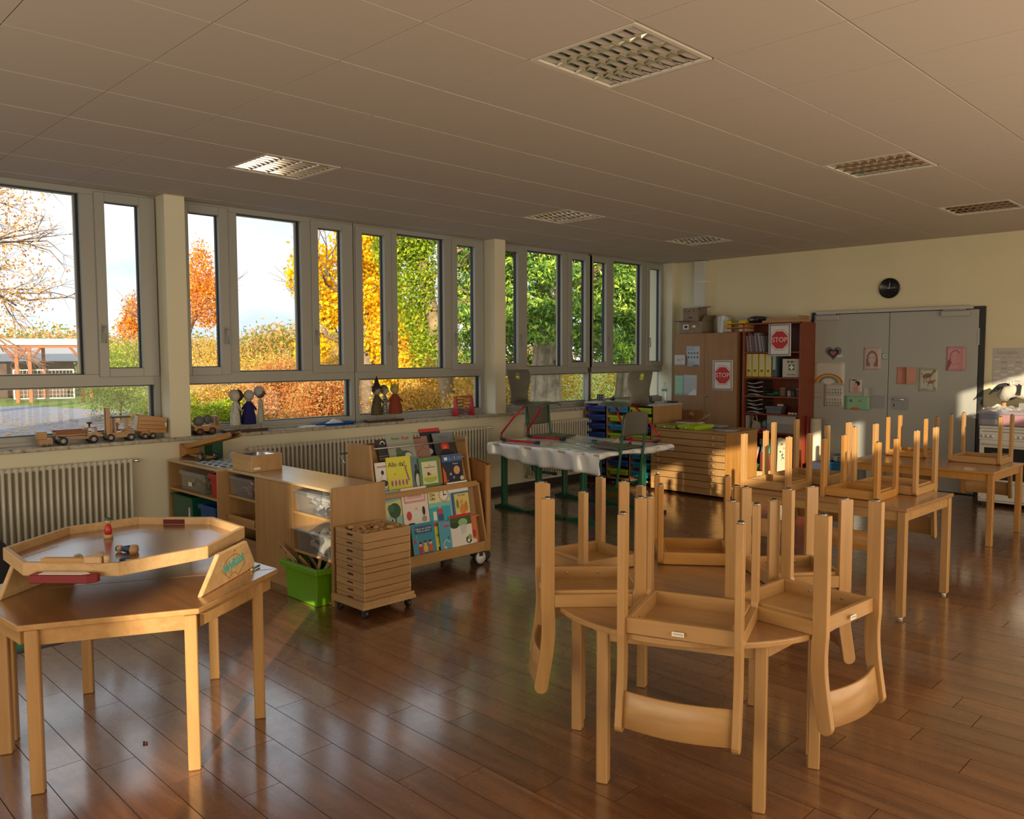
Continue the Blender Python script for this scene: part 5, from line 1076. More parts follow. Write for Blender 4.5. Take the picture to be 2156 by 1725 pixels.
book('dark blue book about planets with coloured letters on top', 2.440, -6.560, -6.352, 0.660, 0.885, 0.16, (0.012, 0.018, 0.05),
     [('r', (0.02, 0.12, 0.40), -0.5, 0.76, 0.5, 1.0), ('r', WH, -0.38, 0.82, -0.22, 0.93), ('e', (0.60, 0.36, 0.16), 0.20, 0.45, 0.16, 0.15), ('e', (0.45, 0.32, 0.16), -0.12, 0.33, 0.06, 0.05), ('e', (0.20, 0.30, 0.50), 0.02, 0.20, 0.05, 0.05), ('p', (0.55, 0.12, 0.02), [(-0.5, 0), (-0.32, 0), (-0.36, 0.4), (-0.5, 0.62)]), ('e', (0.2, 0.2, 0.3), -0.28, 0.12, 0.04, 0.03), ('e', (0.6, 0.55, 0.45), 0.42, 0.15, 0.1, 0.08)],
     [('L', -0.10, 0.87, 0.036, (0.7, 0.5, 0.03)), ('E', 0.02, 0.87, 0.036, (0.6, 0.05, 0.05)), ('S', 0.14, 0.87, 0.036, (0.75, 0.6, 0.05)), ('E', 0.26, 0.87, 0.036, (0.1, 0.45, 0.15)), ('N', 0.38, 0.87, 0.036, (0.7, 0.3, 0.05)), ('Planeten', 0.15, 0.68, 0.016, WH)])
# top row, behind the bar
book('dark picture book with grey shapes at the left of the top row', 2.27, -7.17, -7.01, 0.862, 0.95, 0.45, (0.035, 0.035, 0.04), [('e', (0.2, 0.2, 0.2), 0, 0.4, 0.3, 0.2), ('e', (0.35, 0.33, 0.3), 0.1, 0.3, 0.15, 0.15)])
book('black book with an orange stripe, tilted, top row', 2.29, -7.065, -6.955, 0.862, 1.035, 0.32, (0.03, 0.03, 0.035), [('r', (0.6, 0.2, 0.1), -0.5, 0.28, 0.5, 0.30), ('r', (0.2, 0.2, 0.2), -0.5, 0.1, 0.5, 0.22), ('a', WH, 0, 0.7, 0.2, 0.24, 0.4, 2.7)])
book('grey-green book with red word on its cover, tallest of the top row', 2.30, -6.975, -6.715, 0.862, 1.075, 0.32, (0.30, 0.34, 0.28), [('e', (0.05, 0.09, 0.06), 0.05, 0.22, 0.30, 0.14), ('e', (0.07, 0.12, 0.08), -0.12, 0.36, 0.12, 0.12), ('e', (0.55, 0.57, 0.50), 0.2, 0.2, 0.12, 0.08), ('l', (0.05, 0.09, 0.06), [(-0.05, 0.2), (-0.2, 0.08)], 0.03)], [('Ritter', -0.16, 0.80, 0.034, (0.12, 0.10, 0.08)), ('Rost', 0.20, 0.80, 0.038, (0.45, 0.03, 0.03))])
book('brown-pink book leaning behind the bar, top row', 2.285, -6.715, -6.56, 0.862, 1.03, 0.36, (0.30, 0.17, 0.14), [('l', (0.15, 0.07, 0.05), [(-0.4, 0.2), (0.1, 0.5), (0.4, 0.3)], 0.03), ('r', BK_, -0.4, 0.92, 0.1, 0.97)])
book('book with a red upper edge behind the volcano book', 2.27, -6.61, -6.40, 0.862, 1.085, 0.36, (0.02, 0.025, 0.035), [('r', (0.48, 0.03, 0.04), -0.5, 0.88, 0.5, 1.0), ('e', (0.4, 0.4, 0.42), -0.2, 0.2, 0.15, 0.1)])
book('dark grey book with a glowing red volcano, right end of the top row', 2.30, -6.515, -6.30, 0.862, 1.045, 0.36, (0.04, 0.045, 0.05), [('r', (0.16, 0.19, 0.21), -0.5, 0.55, 0.5, 1.0), ('e', (0.55, 0.04, 0.03), 0.0, 0.40, 0.20, 0.20), ('e', (0.75, 0.15, 0.05), 0.0, 0.34, 0.10, 0.12), ('p', (0.015, 0.012, 0.012), [(-0.5, 0), (0.5, 0), (0.1, 0.3), (-0.1, 0.3)])], [('Vulkane', 0.0, 0.82, 0.032, (0.10, 0.16, 0.22))])
# ------------------------------------------------------------------ green-legged desks under a plastic cover
desk_top = mat('desk_top', (0.50, 0.48, 0.42), 0.5)
for k in range(3):
    x0 = 0.875+k*0.515; x1 = x0+0.51
    t = thing('pupil_desk', ['left desk with green metal legs under the white plastic cover', 'middle desk with green metal legs under the white plastic cover', 'right desk with green metal legs under the white plastic cover'][k], 'desk', ((x0+x1)/2, -3.975, 0), group='pupil desks pushed together')
    hx = 0.255; B().box(-hx, -0.615, 0.70, hx, 0.615, 0.72).build('tabletop', desk_top, t, 0.004)
    for sy in (-1, 1):
        y = sy*0.50; cxl = -0.13 if k < 2 else -0.03
        l = B().box(cxl-0.022, y-0.035, 0.03, cxl+0.022, y+0.035, 0.68).build('leg', green_metal, t, 0.006)
        b = B(); b.prism([(-0.255, 0.0), (0.24, 0.0), (0.24, 0.022), (cxl+0.05, 0.05), (cxl-0.05, 0.05), (-0.255, 0.022)], y-0.022, y+0.022, 'y'); b.build('foot', green_metal, t, 0.004)
        for e in (-0.262, 0.232): B().box(e, y-0.025, 0.0, e+0.03, y+0.025, 0.026).build('foot_cap', blackp, t, 0.003)
        B().box(-0.22, y-0.02, 0.672, 0.22, y+0.02, 0.70).build('cross_arm', green_metal, t, 0.003)
    B().box(-0.015, -0.47, 0.64, 0.015, 0.47, 0.67).build('rail', green_metal, t)
    B().tube([(0.12, -0.56, 0.66), (0.12, -0.52, 0.655)], 0.02, 8).build('bag_hook', blackp, t)
# cover
t = thing('plastic_cover', 'crumpled white plastic sheet covering the green-legged desks', 'table cover', (1.645, -3.975, 0.7205))
film = mat('plastic_film', (0.82, 0.86, 0.88), 0.22, spec=0.8, coat=0.5)
r = np.random.default_rng(3); W1, W2 = 0.775+0.035, 0.625+0.09
nu, nv = 96, 84
cr_ = [(r.uniform(-1, 1), r.uniform(-1, 1), r.uniform(0, 6.28), r.uniform(5, 16), r.uniform(0, 6.28)) for _ in range(9)]
def cover(u, v):
    x = -0.775-0.05 + u*(1.55+0.10); y = -0.615-0.13 + v*(1.23+0.17)
    wr = sum(0.0016*math.sin(k*(math.cos(a)*x+math.sin(a)*y)+p) for _, _, a, k, p in cr_)
    z = 0.006 + abs(wr)*0.9
    ox = max(0, abs(x)-0.775); oy_n = max(0, -y-0.617); oy_p = max(0, y-0.617)
    px, py = x, y; d = 0
    hang_n = 0.55+0.45*u
    if oy_n > 0: py = -0.622 - 0.012*math.sin(14*x+1) - 0.006*math.sin(41*x); d = max(d, oy_n*(1.05+0.12*math.sin(5*x+2)+0.75*u))
    if oy_p > 0: py = 0.622+0.008*math.sin(18*x); d = max(d, oy_p*2.0)
    if ox > 0:
        px = math.copysign(0.783+0.010*math.sin(13*y), x); d = max(d, ox*(1.0+0.35*math.sin(6*y)))
    if d > 0: z -= d; px += 0.010*math.sin(30*y+8*z)*(ox > 0); py += 0.012*math.sin(26*x+12*z)*(oy_n > 0)
    return (px, py, z)
q = B().grid(cover, nu, nv).build('sheet', film, t); m_ = q.modifiers.new('solid', 'SOLIDIFY'); m_.thickness = 0.0012; m_.offset = 1
# grey shell chairs with red sled frames, standing upright on the desks
def shell_chair(label, loc, rz):
    t = thing('shell_chair', label, 'chair', loc, rz, group='grey shell chairs with red frames')
    for s in (-1, 1):
        y = s*0.235; b = B()
        b.tube([(0.25, y, 0.012), (-0.20, y, 0.012), (-0.245, y, 0.022), (-0.262, y, 0.055), (-0.255, y, 0.085), (-0.10, y*0.90, 0.27), (0.02, y*0.62, 0.402)], 0.0125, 8); b.build('frame', red_metal, t)
        B().tube([(0.27, y, 0.013), (0.21, y, 0.013)], 0.018, 8).build('foot_cap', blackp, t); B().tube([(-0.262, y, 0.03), (-0.235, y, 0.014), (-0.19, y, 0.013)], 0.018, 8).build('foot_cap', blackp, t)
    b = B(); b.tube([(0.02, -0.145, 0.402), (0.13, -0.12, 0.410), (0.17, -0.09, 0.412), (0.17, 0.09, 0.412), (0.13, 0.12, 0.410), (0.02, 0.145, 0.402)], 0.0115, 8); b.build('frame', red_metal, t)
    b = B(); b.tube([(0.02, -0.145, 0.402), (0.02, 0.145, 0.402)], 0.0115, 8); b.build('cross_bar', red_metal, t)
    prof = [(0.27, 0.415, 0.17), (0.25, 0.432, 0.19), (0.15, 0.437, 0.20), (0.02, 0.428, 0.205), (-0.10, 0.425, 0.195), (-0.17, 0.440, 0.175), (-0.205, 0.475, 0.155), (-0.212, 0.53, 0.15), (-0.205, 0.60, 0.175), (-0.205, 0.68, 0.20), (-0.22, 0.75, 0.20), (-0.235, 0.785, 0.185)]
    P = []
    for a, c in zip(prof[:-1], prof[1:]):
        for k in range(3): P.append(tuple(a[i]+(c[i]-a[i])*k/3 for i in range(3)))
    P.append(prof[-1]); n = len(P)-1; m = 14
    vs = []; fs = []
    for i, (x, z, w) in enumerate(P):
        for j in range(m+1):
            v = -1+2*j/m; bow = 0.022*v*v
            if z > 0.47: vs.append((x+bow, v*w, z))
            else: vs.append((x, v*w, z-0.034*abs(v)**3.0))
    for i in range(n):
        for j in range(m):
            xz = P[i]
            if 0.665 < xz[1] < 0.735 and j in (6, 7): continue          # grip hole
            a = i*(m+1)+j; fs.append((a, a+1, a+m+2, a+m+1))
    b = B(); b.smooth = True; b.add(vs, fs); o = b.build('shell', grey_shell, t); sdf = o.modifiers.new('solid', 'SOLIDIFY'); sdf.thickness = 0.009; sdf.offset = 0; ss = o.modifiers.new('sub', 'SUBSURF'); ss.levels = 1; ss.render_levels = 2
    return t
shell_chair('grey shell chair with red frame standing at the left end of the plastic-covered desks', (1.13, -4.16, 0.733), 0.10)
shell_chair('grey shell chair with red frame standing at the right end of the plastic-covered desks', (2.02, -3.64, 0.733), PI-0.05)
# chairs hung by their seats on the desk edge
def hung_chair(label, loc, rz):
    """seat lies on the desk top, runners hang below; backrest on the +x side"""
    t = thing('green_frame_chair', label, 'chair', loc, rz, group='grey chairs with green frames hung on the desks')
    for s in (-1, 1):
        y = s*0.185; b = B()
        b.tube([(0.075, y, 0.36), (0.055, y, 0.20), (0.035, y, 0.02), (-0.015, y, -0.34), (-0.03, y, -0.375), (-0.07, y, -0.39), (-0.36, y, -0.39)], 0.0145, 8); b.build('frame', green_metal, t)
        B().tube([(-0.33, y, -0.39), (-0.39, y, -0.39)], 0.019, 8).build('foot_cap', blackp, t)
        b = B(); b.tube([(0.03, y, 0.005), (-0.02, y, 0.006), (-0.10, y*0.8, 0.008)], 0.010, 6); b.build('seat_bracket', green_metal, t)
    B().tube([(-0.02, -0.185, -0.34), (-0.02, 0.185, -0.34)], 0.012, 8).build('cross_bar', green_metal, t)
    def seat(u, v):
        x = -0.36+0.37*u; y = (-1+2*v)*(0.20-0.018*(1-u)); e = max(abs(2*u-1)**6, abs(2*v-1)**8); return (x, y, 0.036-0.010*math.sin(PI*v)*math.sin(PI*u)-0.012*e)
    o = B().grid(seat, 14, 12).build('seat', grey_shell, t); md = o.modifiers.new('solid', 'SOLIDIFY'); md.thickness = 0.018; md.offset = -1
    def back(u, v):
        y = -0.205+0.41*u; z = 0.14+0.24*v; cut = 0.035*max(0, abs(2*u-1)-0.75)/0.25*(v > 0.85); return (0.066+0.02*v-0.028*math.cos(PI*(u-0.5)), y*(1-0.05*v)*(1-0.12*max(0, v-0.8)/0.2*abs(2*u-1)**4), z - 0.03*(abs(2*u-1)**5)*(v-0.3)*(v > 0.3) - cut*0)
    o = B().grid(back, 16, 10).build('backrest', grey_shell, t); md = o.modifiers.new('solid', 'SOLIDIFY'); md.thickness = 0.012; md.offset = 0
    return t
hung_chair('grey chair with green frame hung on the right edge of the covered desks', (2.43, -4.12, 0.735), 0.0)
hung_chair('grey chair with green frame hung on the window-side edge of the desks', (0.86, -3.72, 0.735), PI)
# scissors and pens on the cover
for k in range(5):
    t = thing('scissors', 'teal handled craft scissors in the heap on the covered desks', 'scissors', (1.80+0.035*k, -3.93+0.03*(k % 3), 0.736+0.006*k), -0.4+0.5*k, group='scissors heaped on the covered desks')
    b = B(); b.prism([(-0.005, -0.004), (0.075, -0.001), (0.075, 0.001), (-0.005, 0.005)], 0, 0.002, 'z'); b.build('blade', steel, t)
    for s in (-1, 1):
        b = B(); b.tube([(-0.035+0.022*math.cos(a), s*0.016+0.012*math.sin(a), 0.004) for a in [2*PI*i/10 for i in range(10)]], 0.004, 6, closed=True); b.build('handle', C(0.10, 0.38, 0.38), t)
for k, (c, lab) in enumerate([((0.55, 0.12, 0.08), 'orange felt pen beside the scissors heap'), ((0.50, 0.02, 0.12), 'crimson felt pen beside the scissors heap')]):
    t = thing('felt_pen', lab, 'pen', (1.98+0.05*k, -3.95-0.04*k, 0.742), 0.5-0.2*k); B().tube([(-0.06, 0, 0.006), (0.05, 0, 0.006)], 0.006, 8).build('barrel', C(*c), t); B().tube([(0.05, 0, 0.006), (0.085, 0, 0.006)], 0.0066, 8).build('cap', blackp, t)
t = thing('pink_paper', 'small folded pink paper beside the pens on the covered desks', 'paper', (2.06, -3.88, 0.736), 0.3)
B().prism([(-0.05, 0), (0.04, 0), (0.035, 0.07)], -0.003, 0.003, 'y').build('sheet', C(0.75, 0.40, 0.40), t)

# ------------------------------------------------------------------ things on the window sill
dkwood = wood('dark_stained', (0.05, 0.025, 0.012), (0.09, 0.045, 0.02), 0.5)
SX = 0.14
def sill(name, label, cat, y, x=SX, rz=PI/2, group=None): return thing(name, label, cat, (x, y, SZ), rz, group=group)
t = sill('wooden_blocks_cart', 'small wooden cart carrying a cube, leftmost toy on the sill', 'toy', -8.775)
B().box(-0.035, -0.035, 0.012, 0.065, 0.035, 0.058).build('base_block', beech_x, t, 0.002); B().box(-0.045, -0.03, 0.058, 0.025, 0.03, 0.118).build('cube', beech, t, 0.002); on_wheels(t, [(0.0, -0.03, 0.011), (0.04, -0.03, 0.011)], 0.011, 0.012)
t = sill('toy_truck', 'wooden toy truck with a long flat bed and black wheels, on the left sill', 'toy truck', -8.50)
B().box(-0.17, -0.038, 0.038, 0.12, 0.038, 0.058).build('chassis', or_x, t, 0.003); B().box(-0.19, -0.045, 0.075, 0.035, 0.045, 0.085).build('bed', or_x, t)
for s in (-1, 1): B().box(-0.19, s*0.045-0.004, 0.085, 0.035, s*0.045+0.004, 0.118).build('side_board', wood('red_brown', (0.22, 0.07, 0.03), (0.30, 0.10, 0.04), 0.5, 1, 'x'), t, 0.001)
B().box(-0.19, -0.045, 0.085, -0.183, 0.045, 0.105).build('tail_board', or_x, t)
b = B(); b.box(0.045, -0.04, 0.05, 0.055, 0.04, 0.135); b.box(0.055, -0.04, 0.125, 0.12, 0.04, 0.135); b.box(0.055, -0.04, 0.05, 0.10, 0.04, 0.085); b.prism([(0.10, 0.05), (0.17, 0.05), (0.165, 0.07), (0.125, 0.09), (0.12, 0.128), (0.11, 0.128), (0.10, 0.085)], -0.04, 0.04, 'y'); b.build('cab', beech_x, t, 0.002)
B().lathe([(0.007, 0), (0.007, 0.02), (0.022, 0.028), (0.022, 0.036), (0.006, 0.04)], (0.075, 0, 0.135), 12).build('beacon', dkwood, t)
on_wheels(t, [(-0.14, -0.05, 0.034), (-0.14, 0.05, 0.034), (0.09, -0.05, 0.034), (0.09, 0.05, 0.034)], 0.034, 0.022, (0.45, 0.42, 0.40))
t = sill('toy_forklift', 'wooden toy forklift with a tall mast on the left sill', 'toy forklift', -8.185)
for s in (-1, 1): B().box(-0.115, s*0.022-0.010, 0.03, -0.085, s*0.022+0.010, 0.285).build('mast', beech, t, 0.002)
B().box(-0.085, -0.03, 0.05, -0.07, 0.03, 0.20).build('carriage', or_z, t, 0.002)
b = B(); b.prism([(-0.085, 0.03), (0.09, 0.03), (0.11, 0.06), (0.11, 0.085), (0.04, 0.09), (-0.02, 0.075), (-0.085, 0.075)], -0.035, 0.035, 'y'); b.build('body', beech_x, t, 0.003)
b = B(); b.box(-0.055, -0.035, 0.075, -0.042, 0.035, 0.20); b.box(0.045, -0.035, 0.085, 0.058, 0.035, 0.20); b.build('posts', beech, t); B().box(-0.07, -0.042, 0.198, 0.075, 0.042, 0.210).build('roof', dkwood, t, 0.001)
b = B(); b.box(0.01, -0.03, 0.09, 0.075, 0.03, 0.105); b.box(0.06, -0.03, 0.105, 0.085, 0.03, 0.125); b.build('seat', or_z, t, 0.002); b = B(); b.ball((-0.02, 0, 0.14), 0.016); b.tube([(-0.02, 0, 0.085), (-0.02, 0, 0.135)], 0.008, 6); b.build('driver', wood_ball, t)
on_wheels(t, [(-0.09, -0.045, 0.034), (-0.09, 0.045, 0.034), (0.075, -0.045, 0.028), (0.075, 0.045, 0.028)], 0.031, 0.022, (0.45, 0.42, 0.40))
t = sill('toy_trailer', 'wooden toy tipper trailer with plank sides, right beside the first column', 'toy trailer', -7.93)
b = B(); b.prism([(-0.13, 0.075), (-0.11, 0.205), (-0.10, 0.215), (0.125, 0.175), (0.115, 0.045), (-0.02, 0.055), (-0.03, 0.075)], -0.048, -0.042, 'y'); b.build('side', or_x, t, 0.001)
b = B(); b.prism([(-0.13, 0.075), (-0.11, 0.205), (-0.10, 0.215), (0.125, 0.175), (0.115, 0.045), (-0.02, 0.055), (-0.03, 0.075)], 0.042, 0.048, 'y'); b.build('side', or_x, t, 0.001)
for k in range(3): B().tube([(-0.118+0.005*k, -0.0485, 0.10+0.033*k), (0.118, -0.0485, 0.075+0.033*k)], 0.0012, 4).build('plank_groove', dkwood, t)
b = B(); b.prism([(0.118, 0.045), (0.125, 0.175), (0.118, 0.176), (0.111, 0.046)], -0.042, 0.042, 'y'); b.build('end_board', beech, t); B().prism([(-0.13, 0.075), (-0.11, 0.205), (-0.117, 0.206), (-0.137, 0.076)], -0.042, 0.042, 'y').build('end_board', beech, t); B().prism([(-0.13, 0.075), (0.115, 0.045), (0.115, 0.052), (-0.13, 0.082)], -0.042, 0.042, 'y').build('floor_board', or_x, t)
B().box(-0.08, -0.02, 0.022, 0.03, 0.02, 0.075).build('chassis', or_x, t); B().box(0.107, -0.0487, 0.10, 0.120, -0.048, 0.135).build('sticker', paper, t)
on_wheels(t, [(-0.06, -0.035, 0.026), (-0.06, 0.035, 0.026), (0.005, -0.035, 0.026), (0.005, 0.035, 0.026)], 0.026, 0.02)
t = sill('toy_elephant_truck', 'wooden toy truck carrying a dark elephant, right of the first column', 'toy truck', -7.435)
b = B(); b.prism([(-0.12, 0.085), (0.06, 0.085), (0.11, 0.07), (0.11, 0.05), (0.03, 0.03), (-0.12, 0.04)], -0.04, 0.04, 'y'); b.build('bed', or_x, t, 0.003)
b = B(); b.ball((-0.065, 0, 0.125), 0.055, 0.032, 0.045); b.ball((0.015, 0, 0.14), 0.042, 0.03, 0.045); b.tube([(0.04, 0, 0.13), (0.065, 0, 0.11), (0.08, 0, 0.095)], [0.018, 0.012, 0.008], 8); b.ball((0.0, -0.028, 0.14), 0.02, 0.006, 0.028, 8, 5); b.build('elephant', C(0.12, 0.13, 0.12), t)
b = B(); b.box(0.06, -0.038, 0.07, 0.068, 0.038, 0.17); b.box(0.068, -0.038, 0.16, 0.10, 0.038, 0.168); b.prism([(0.093, 0.16), (0.10, 0.168), (0.12, 0.08), (0.11, 0.075)], -0.038, 0.038, 'y'); b.build('cab', beech_x, t, 0.001)
on_wheels(t, [(-0.075, -0.045, 0.03), (-0.075, 0.045, 0.03), (0.04, -0.045, 0.033), (0.04, 0.045, 0.033)], 0.033, 0.022, (0.30, 0.05, 0.03))
# two stands of hand puppets
def puppet(name, label, cat, y, x, headc, bodyc, h, w, hat=None, hair=None, turn=0.0, group=None, zb=0.03, scale=1.0, arms=True, lean=0):
    t = thing(name, label, cat, (x, y, SZ+zb), PI/2+turn, group=group); b = B()
    b.tube([(0, 0, 0), (0, 0, h*0.35)], 0.005, 6); b.build('stick', wood_ball, t)
    b = B(); n = 14; zs = [(w*0.95, 0.13), (w*1.0, 0.16), (w*0.92, 0.35), (w*0.62, 0.58), (w*0.40, 0.68), (0.022, 0.72)]
    vs = []; fs = []
    for r_, q_ in zs:
        for j in range(n): a = 2*PI*j/n; rr = r_*(1+0.10*math.cos(5*a)*(q_ < 0.5)); vs.append((rr*math.cos(a), rr*0.7*math.sin(a), q_*h))
    for i in range(len(zs)-1):
        for j in range(n): fs.append((i*n+j, i*n+(j+1) % n, (i+1)*n+(j+1) % n, (i+1)*n+j))
    b.smooth = True; b.add(vs, fs); b.build('dress', bodyc, t)
    hr = 0.135*h*scale; b = B(); b.ball((lean, 0, 0.83*h), hr*0.85, hr*0.85, hr); b.ball((lean+hr*0.1, -hr*0.85, 0.81*h), hr*0.16, hr*0.2, hr*0.16, 8, 5); b.build('head', headc, t)
    if hair is not None: b = B(); b.ball((lean, hr*0.18, 0.86*h), hr*1.0, hr*0.95, hr*1.02, 12, 7); b.build('hair', hair, t)
    if hat == 'cone': b = B(); b.lathe([(hr*1.5, 0), (hr*0.9, 0.01), (hr*0.7, 0.05*h), (0.004, 0.32*h)], (lean, 0, 0.93*h), 14); b.build('hat', C(0.03, 0.015, 0.015), t)
    if hat == 'crown':
        b = B(); R_ = hr*0.8
        for k in range(6): a = k*PI/3; b.prism([(-0.012, 0), (0.012, 0), (0, 0.035)], -0.002, 0.002, 'y') if False else b.tube([(lean+R_*math.cos(a), R_*math.sin(a), 0.94*h), (lean+R_*1.15*math.cos(a), R_*1.15*math.sin(a), 1.03*h)], [0.008, 0.002], 5)
        b.lathe([(R_, 0), (R_, 0.02)], (lean, 0, 0.92*h), 12); b.build('crown', C(0.45, 0.36, 0.03), t)
    if arms:
        for s in (-1, 1): b = B(); b.tube([(s*0.02, 0, 0.66*h), (s*w*0.9, -0.012, 0.52*h)], [0.014, 0.011], 7); b.ball((s*w*0.98, -0.014, 0.50*h), 0.012, n=8, m=5); b.build('arm', bodyc, t)
    return t
t = sill('puppet_stand', 'dark wooden block holding the left group of hand puppets', 'stand', -7.065, 0.16); B().box(-0.21, -0.05, 0, 0.21, 0.05, 0.03).build('block', dkwood, t, 0.002)
GP = 'hand puppets on the window sill'; sp = mat('spotted_cloth', (0.50, 0.52, 0.48), 0.9, var=0.35, vscale=90); cream = mat('cream_cloth', (0.42, 0.42, 0.36), 0.9)
puppet('hand_puppet', 'puppet with a white bonnet and speckled pale dress, left stand', 'puppet', -7.16, 0.16, C(0.50, 0.42, 0.36), sp, 0.385, 0.055, None, C(0.38, 0.36, 0.33), 0.3, GP, 0.02)
puppet('hand_puppet', 'puppet in a deep blue dress with a white head turned away, left stand', 'puppet', -7.015, 0.145, C(0.55, 0.52, 0.48), mat('deep_blue_cloth', (0.008, 0.008, 0.10), 0.9), 0.375, 0.065, None, C(0.38, 0.36, 0.33), 2.8, GP, 0.02, arms=True)
puppet('hand_puppet', 'puppet with white cap and long cream gown on a thin stick, left stand', 'puppet', -6.90, 0.15, C(0.10, 0.07, 0.06), cream, 0.40, 0.045, None, C(0.36, 0.36, 0.34), 1.0, GP, 0.03)
puppet('hand_puppet', 'small dark-faced puppet between the speckled and the blue ones', 'puppet', -7.095, 0.105, C(0.04, 0.03, 0.03), C(0.05, 0.04, 0.05), 0.37, 0.03, None, C(0.03, 0.02, 0.02), 0.5, GP, 0.03, arms=False)
t = sill('puppet_stand', 'dark wooden block holding the right group of hand puppets', 'stand', -5.46, 0.16); B().box(-0.225, -0.05, 0, 0.225, 0.05, 0.028).build('block', dkwood, t, 0.002)
chk = bpy.data.materials.new('checked_cloth'); chk.use_nodes = True; ct = chk.node_tree; cb = N(ct, 'ShaderNodeTexChecker', i_Scale=55.0); ct.links.new(N(ct, 'ShaderNodeTexCoord').outputs['Object'], cb.inputs[0]); cb.inputs[1].default_value = (0.02, 0.03, 0.07, 1); cb.inputs[2].default_value = (0.40, 0.42, 0.42, 1); ct.links.new(cb.outputs[0], ct.nodes['Principled BSDF'].inputs['Base Color'])
puppet('hand_puppet', 'puppet with a tall pointed dark hat and brown-green cloak, right stand', 'puppet', -5.55, 0.15, C(0.30, 0.24, 0.18), C(0.07, 0.055, 0.02), 0.37, 0.072, 'cone', C(0.03, 0.02, 0.02), 0.2, GP, 0.03)
puppet('hand_puppet', 'puppet in a blue and white checked coat with grey hair, right stand', 'puppet', -5.44, 0.14, C(0.35, 0.30, 0.22), chk, 0.37, 0.042, None, C(0.16, 0.14, 0.09), 0.6, GP, 0.03)
puppet('hand_puppet', 'puppet with a golden crown and rust-red gown, right stand', 'puppet', -5.31, 0.15, C(0.40, 0.30, 0.12), mat('rust_cloth', (0.22, 0.045, 0.02), 0.9), 0.375, 0.078, 'crown', C(0.30, 0.24, 0.04), -0.3, GP, 0.03)
t = sill('paper_stack', 'thin stack of white paper on the sill left of the blue dish', 'paper', -6.31, 0.13)
for k in range(4): B().box(-0.15+0.004*k, -0.06, 0.003*k, 0.155+0.002*k, 0.07-0.003*k, 0.003*k+0.0025).build('sheet', paper, t)
t = sill('blue_dish', 'flat bright blue dish with a crumpled white cloth on it', 'dish', -6.06, 0.135)
B().prism([(0.22*math.cos(a)*1.0, 0.075*math.sin(a)) for a in [2*PI*i/24 for i in range(24)]], 0, 0.008, 'z').build('dish', mat('azure_plastic', (0.005, 0.10, 0.45), 0.3), t)
o = B(); o.grid(lambda u, v: ((0.22+0.03*v)*math.cos(2*PI*u), (0.075+0.02*v)*math.sin(2*PI*u), 0.004+0.022*v), 28, 3); o = o.build('rim', bpy.data.materials['azure_plastic'], t); o.modifiers.new('s', 'SOLIDIFY').thickness = 0.004
o = B(); o.grid(lambda u, v: (-0.13+0.24*u, -0.05+0.10*v, 0.012+0.045*math.sin(PI*u)**1.2*math.sin(PI*v)+0.010*math.sin(21*u+9*v)*math.sin(PI*u)*math.sin(PI*v)), 26, 14); o.build('cloth', C(0.66, 0.70, 0.72), t)
t = sill('abacus', 'small red counting frame on the sill near the second column', 'abacus', -4.29, 0.13)
for s in (-1, 1): B().prism([(-0.045, 0), (0.045, 0), (0.012, 0.235), (-0.012, 0.235)], s*0.125-0.009, s*0.125+0.009, 'x').build('side', red, t, 0.002) if False else None
for s in (-1, 1):
    b = B(); b.prism([(-0.05, 0), (0.05, 0), (0.010, 0.235), (-0.010, 0.235)], s*0.125-0.010, s*0.125+0.010, 'x'); b.build('side', red, t, 0.002)
for k in range(10):
    z = 0.03+0.02*k; o = B().tube([(-0.118, 0, z), (0.118, 0, z)], 0.0022, 5).build('rod', dkwood, t)
    b = B()
    for m in range(8): b.ball((-0.02+0.016*m if k % 2 else -0.10+0.013*m, 0, z), 0.0075, 0.0075, 0.0075, 7, 4)
    b.build('beads', red if k % 2 else blackp, o)
B().box(-0.115, -0.008, 0.222, 0.115, 0.008, 0.235).build('top_bar', red, t)
# ------------------------------------------------------------------ tray cabinet in the corner
CY = -2.20
t = thing('tray_cabinet', 'wooden cabinet with columns of blue and lime plastic trays, by the last window', 'cabinet', (0.80, CY, 0))
X = lambda v: v-0.80
B().box(X(0.235), 0, 1.03, X(1.375), 0.62, 1.052).build('top', mat('grey_laminate', (0.42, 0.44, 0.42), 0.4), t, 0.002)
for x in (0.235, 0.610, 0.985): B().box(X(x), 0, 0.05, X(x)+0.02, 0.60, 1.03).build('side_panel', beige_wood, t, 0.001)
B().box(X(1.352), 0, 0.05, X(1.372), 0.62, 1.03).build('side_panel', birch, t, 0.001)
B().box(X(0.255), 0.59, 0.05, X(1.352), 0.60, 1.03).build('back', beige_wood, t); B().box(X(0.255), 0, 0.05, X(1.352), 0.59, 0.075).build('bottom', beige_wood, t)
tr_b = mat('tray_blue', (0.01, 0.045, 0.30), 0.3); tr_c = mat('tray_cyan', (0.015, 0.20, 0.42), 0.3); tr_l = mat('tray_lime', (0.35, 0.50, 0.02), 0.3)
cols = [[tr_b]*8, [tr_c, tr_l, tr_c, tr_l, tr_l, tr_b, tr_b, tr_l], [tr_l, tr_l, tr_b, tr_l, tr_b, tr_c, tr_c, tr_c]]
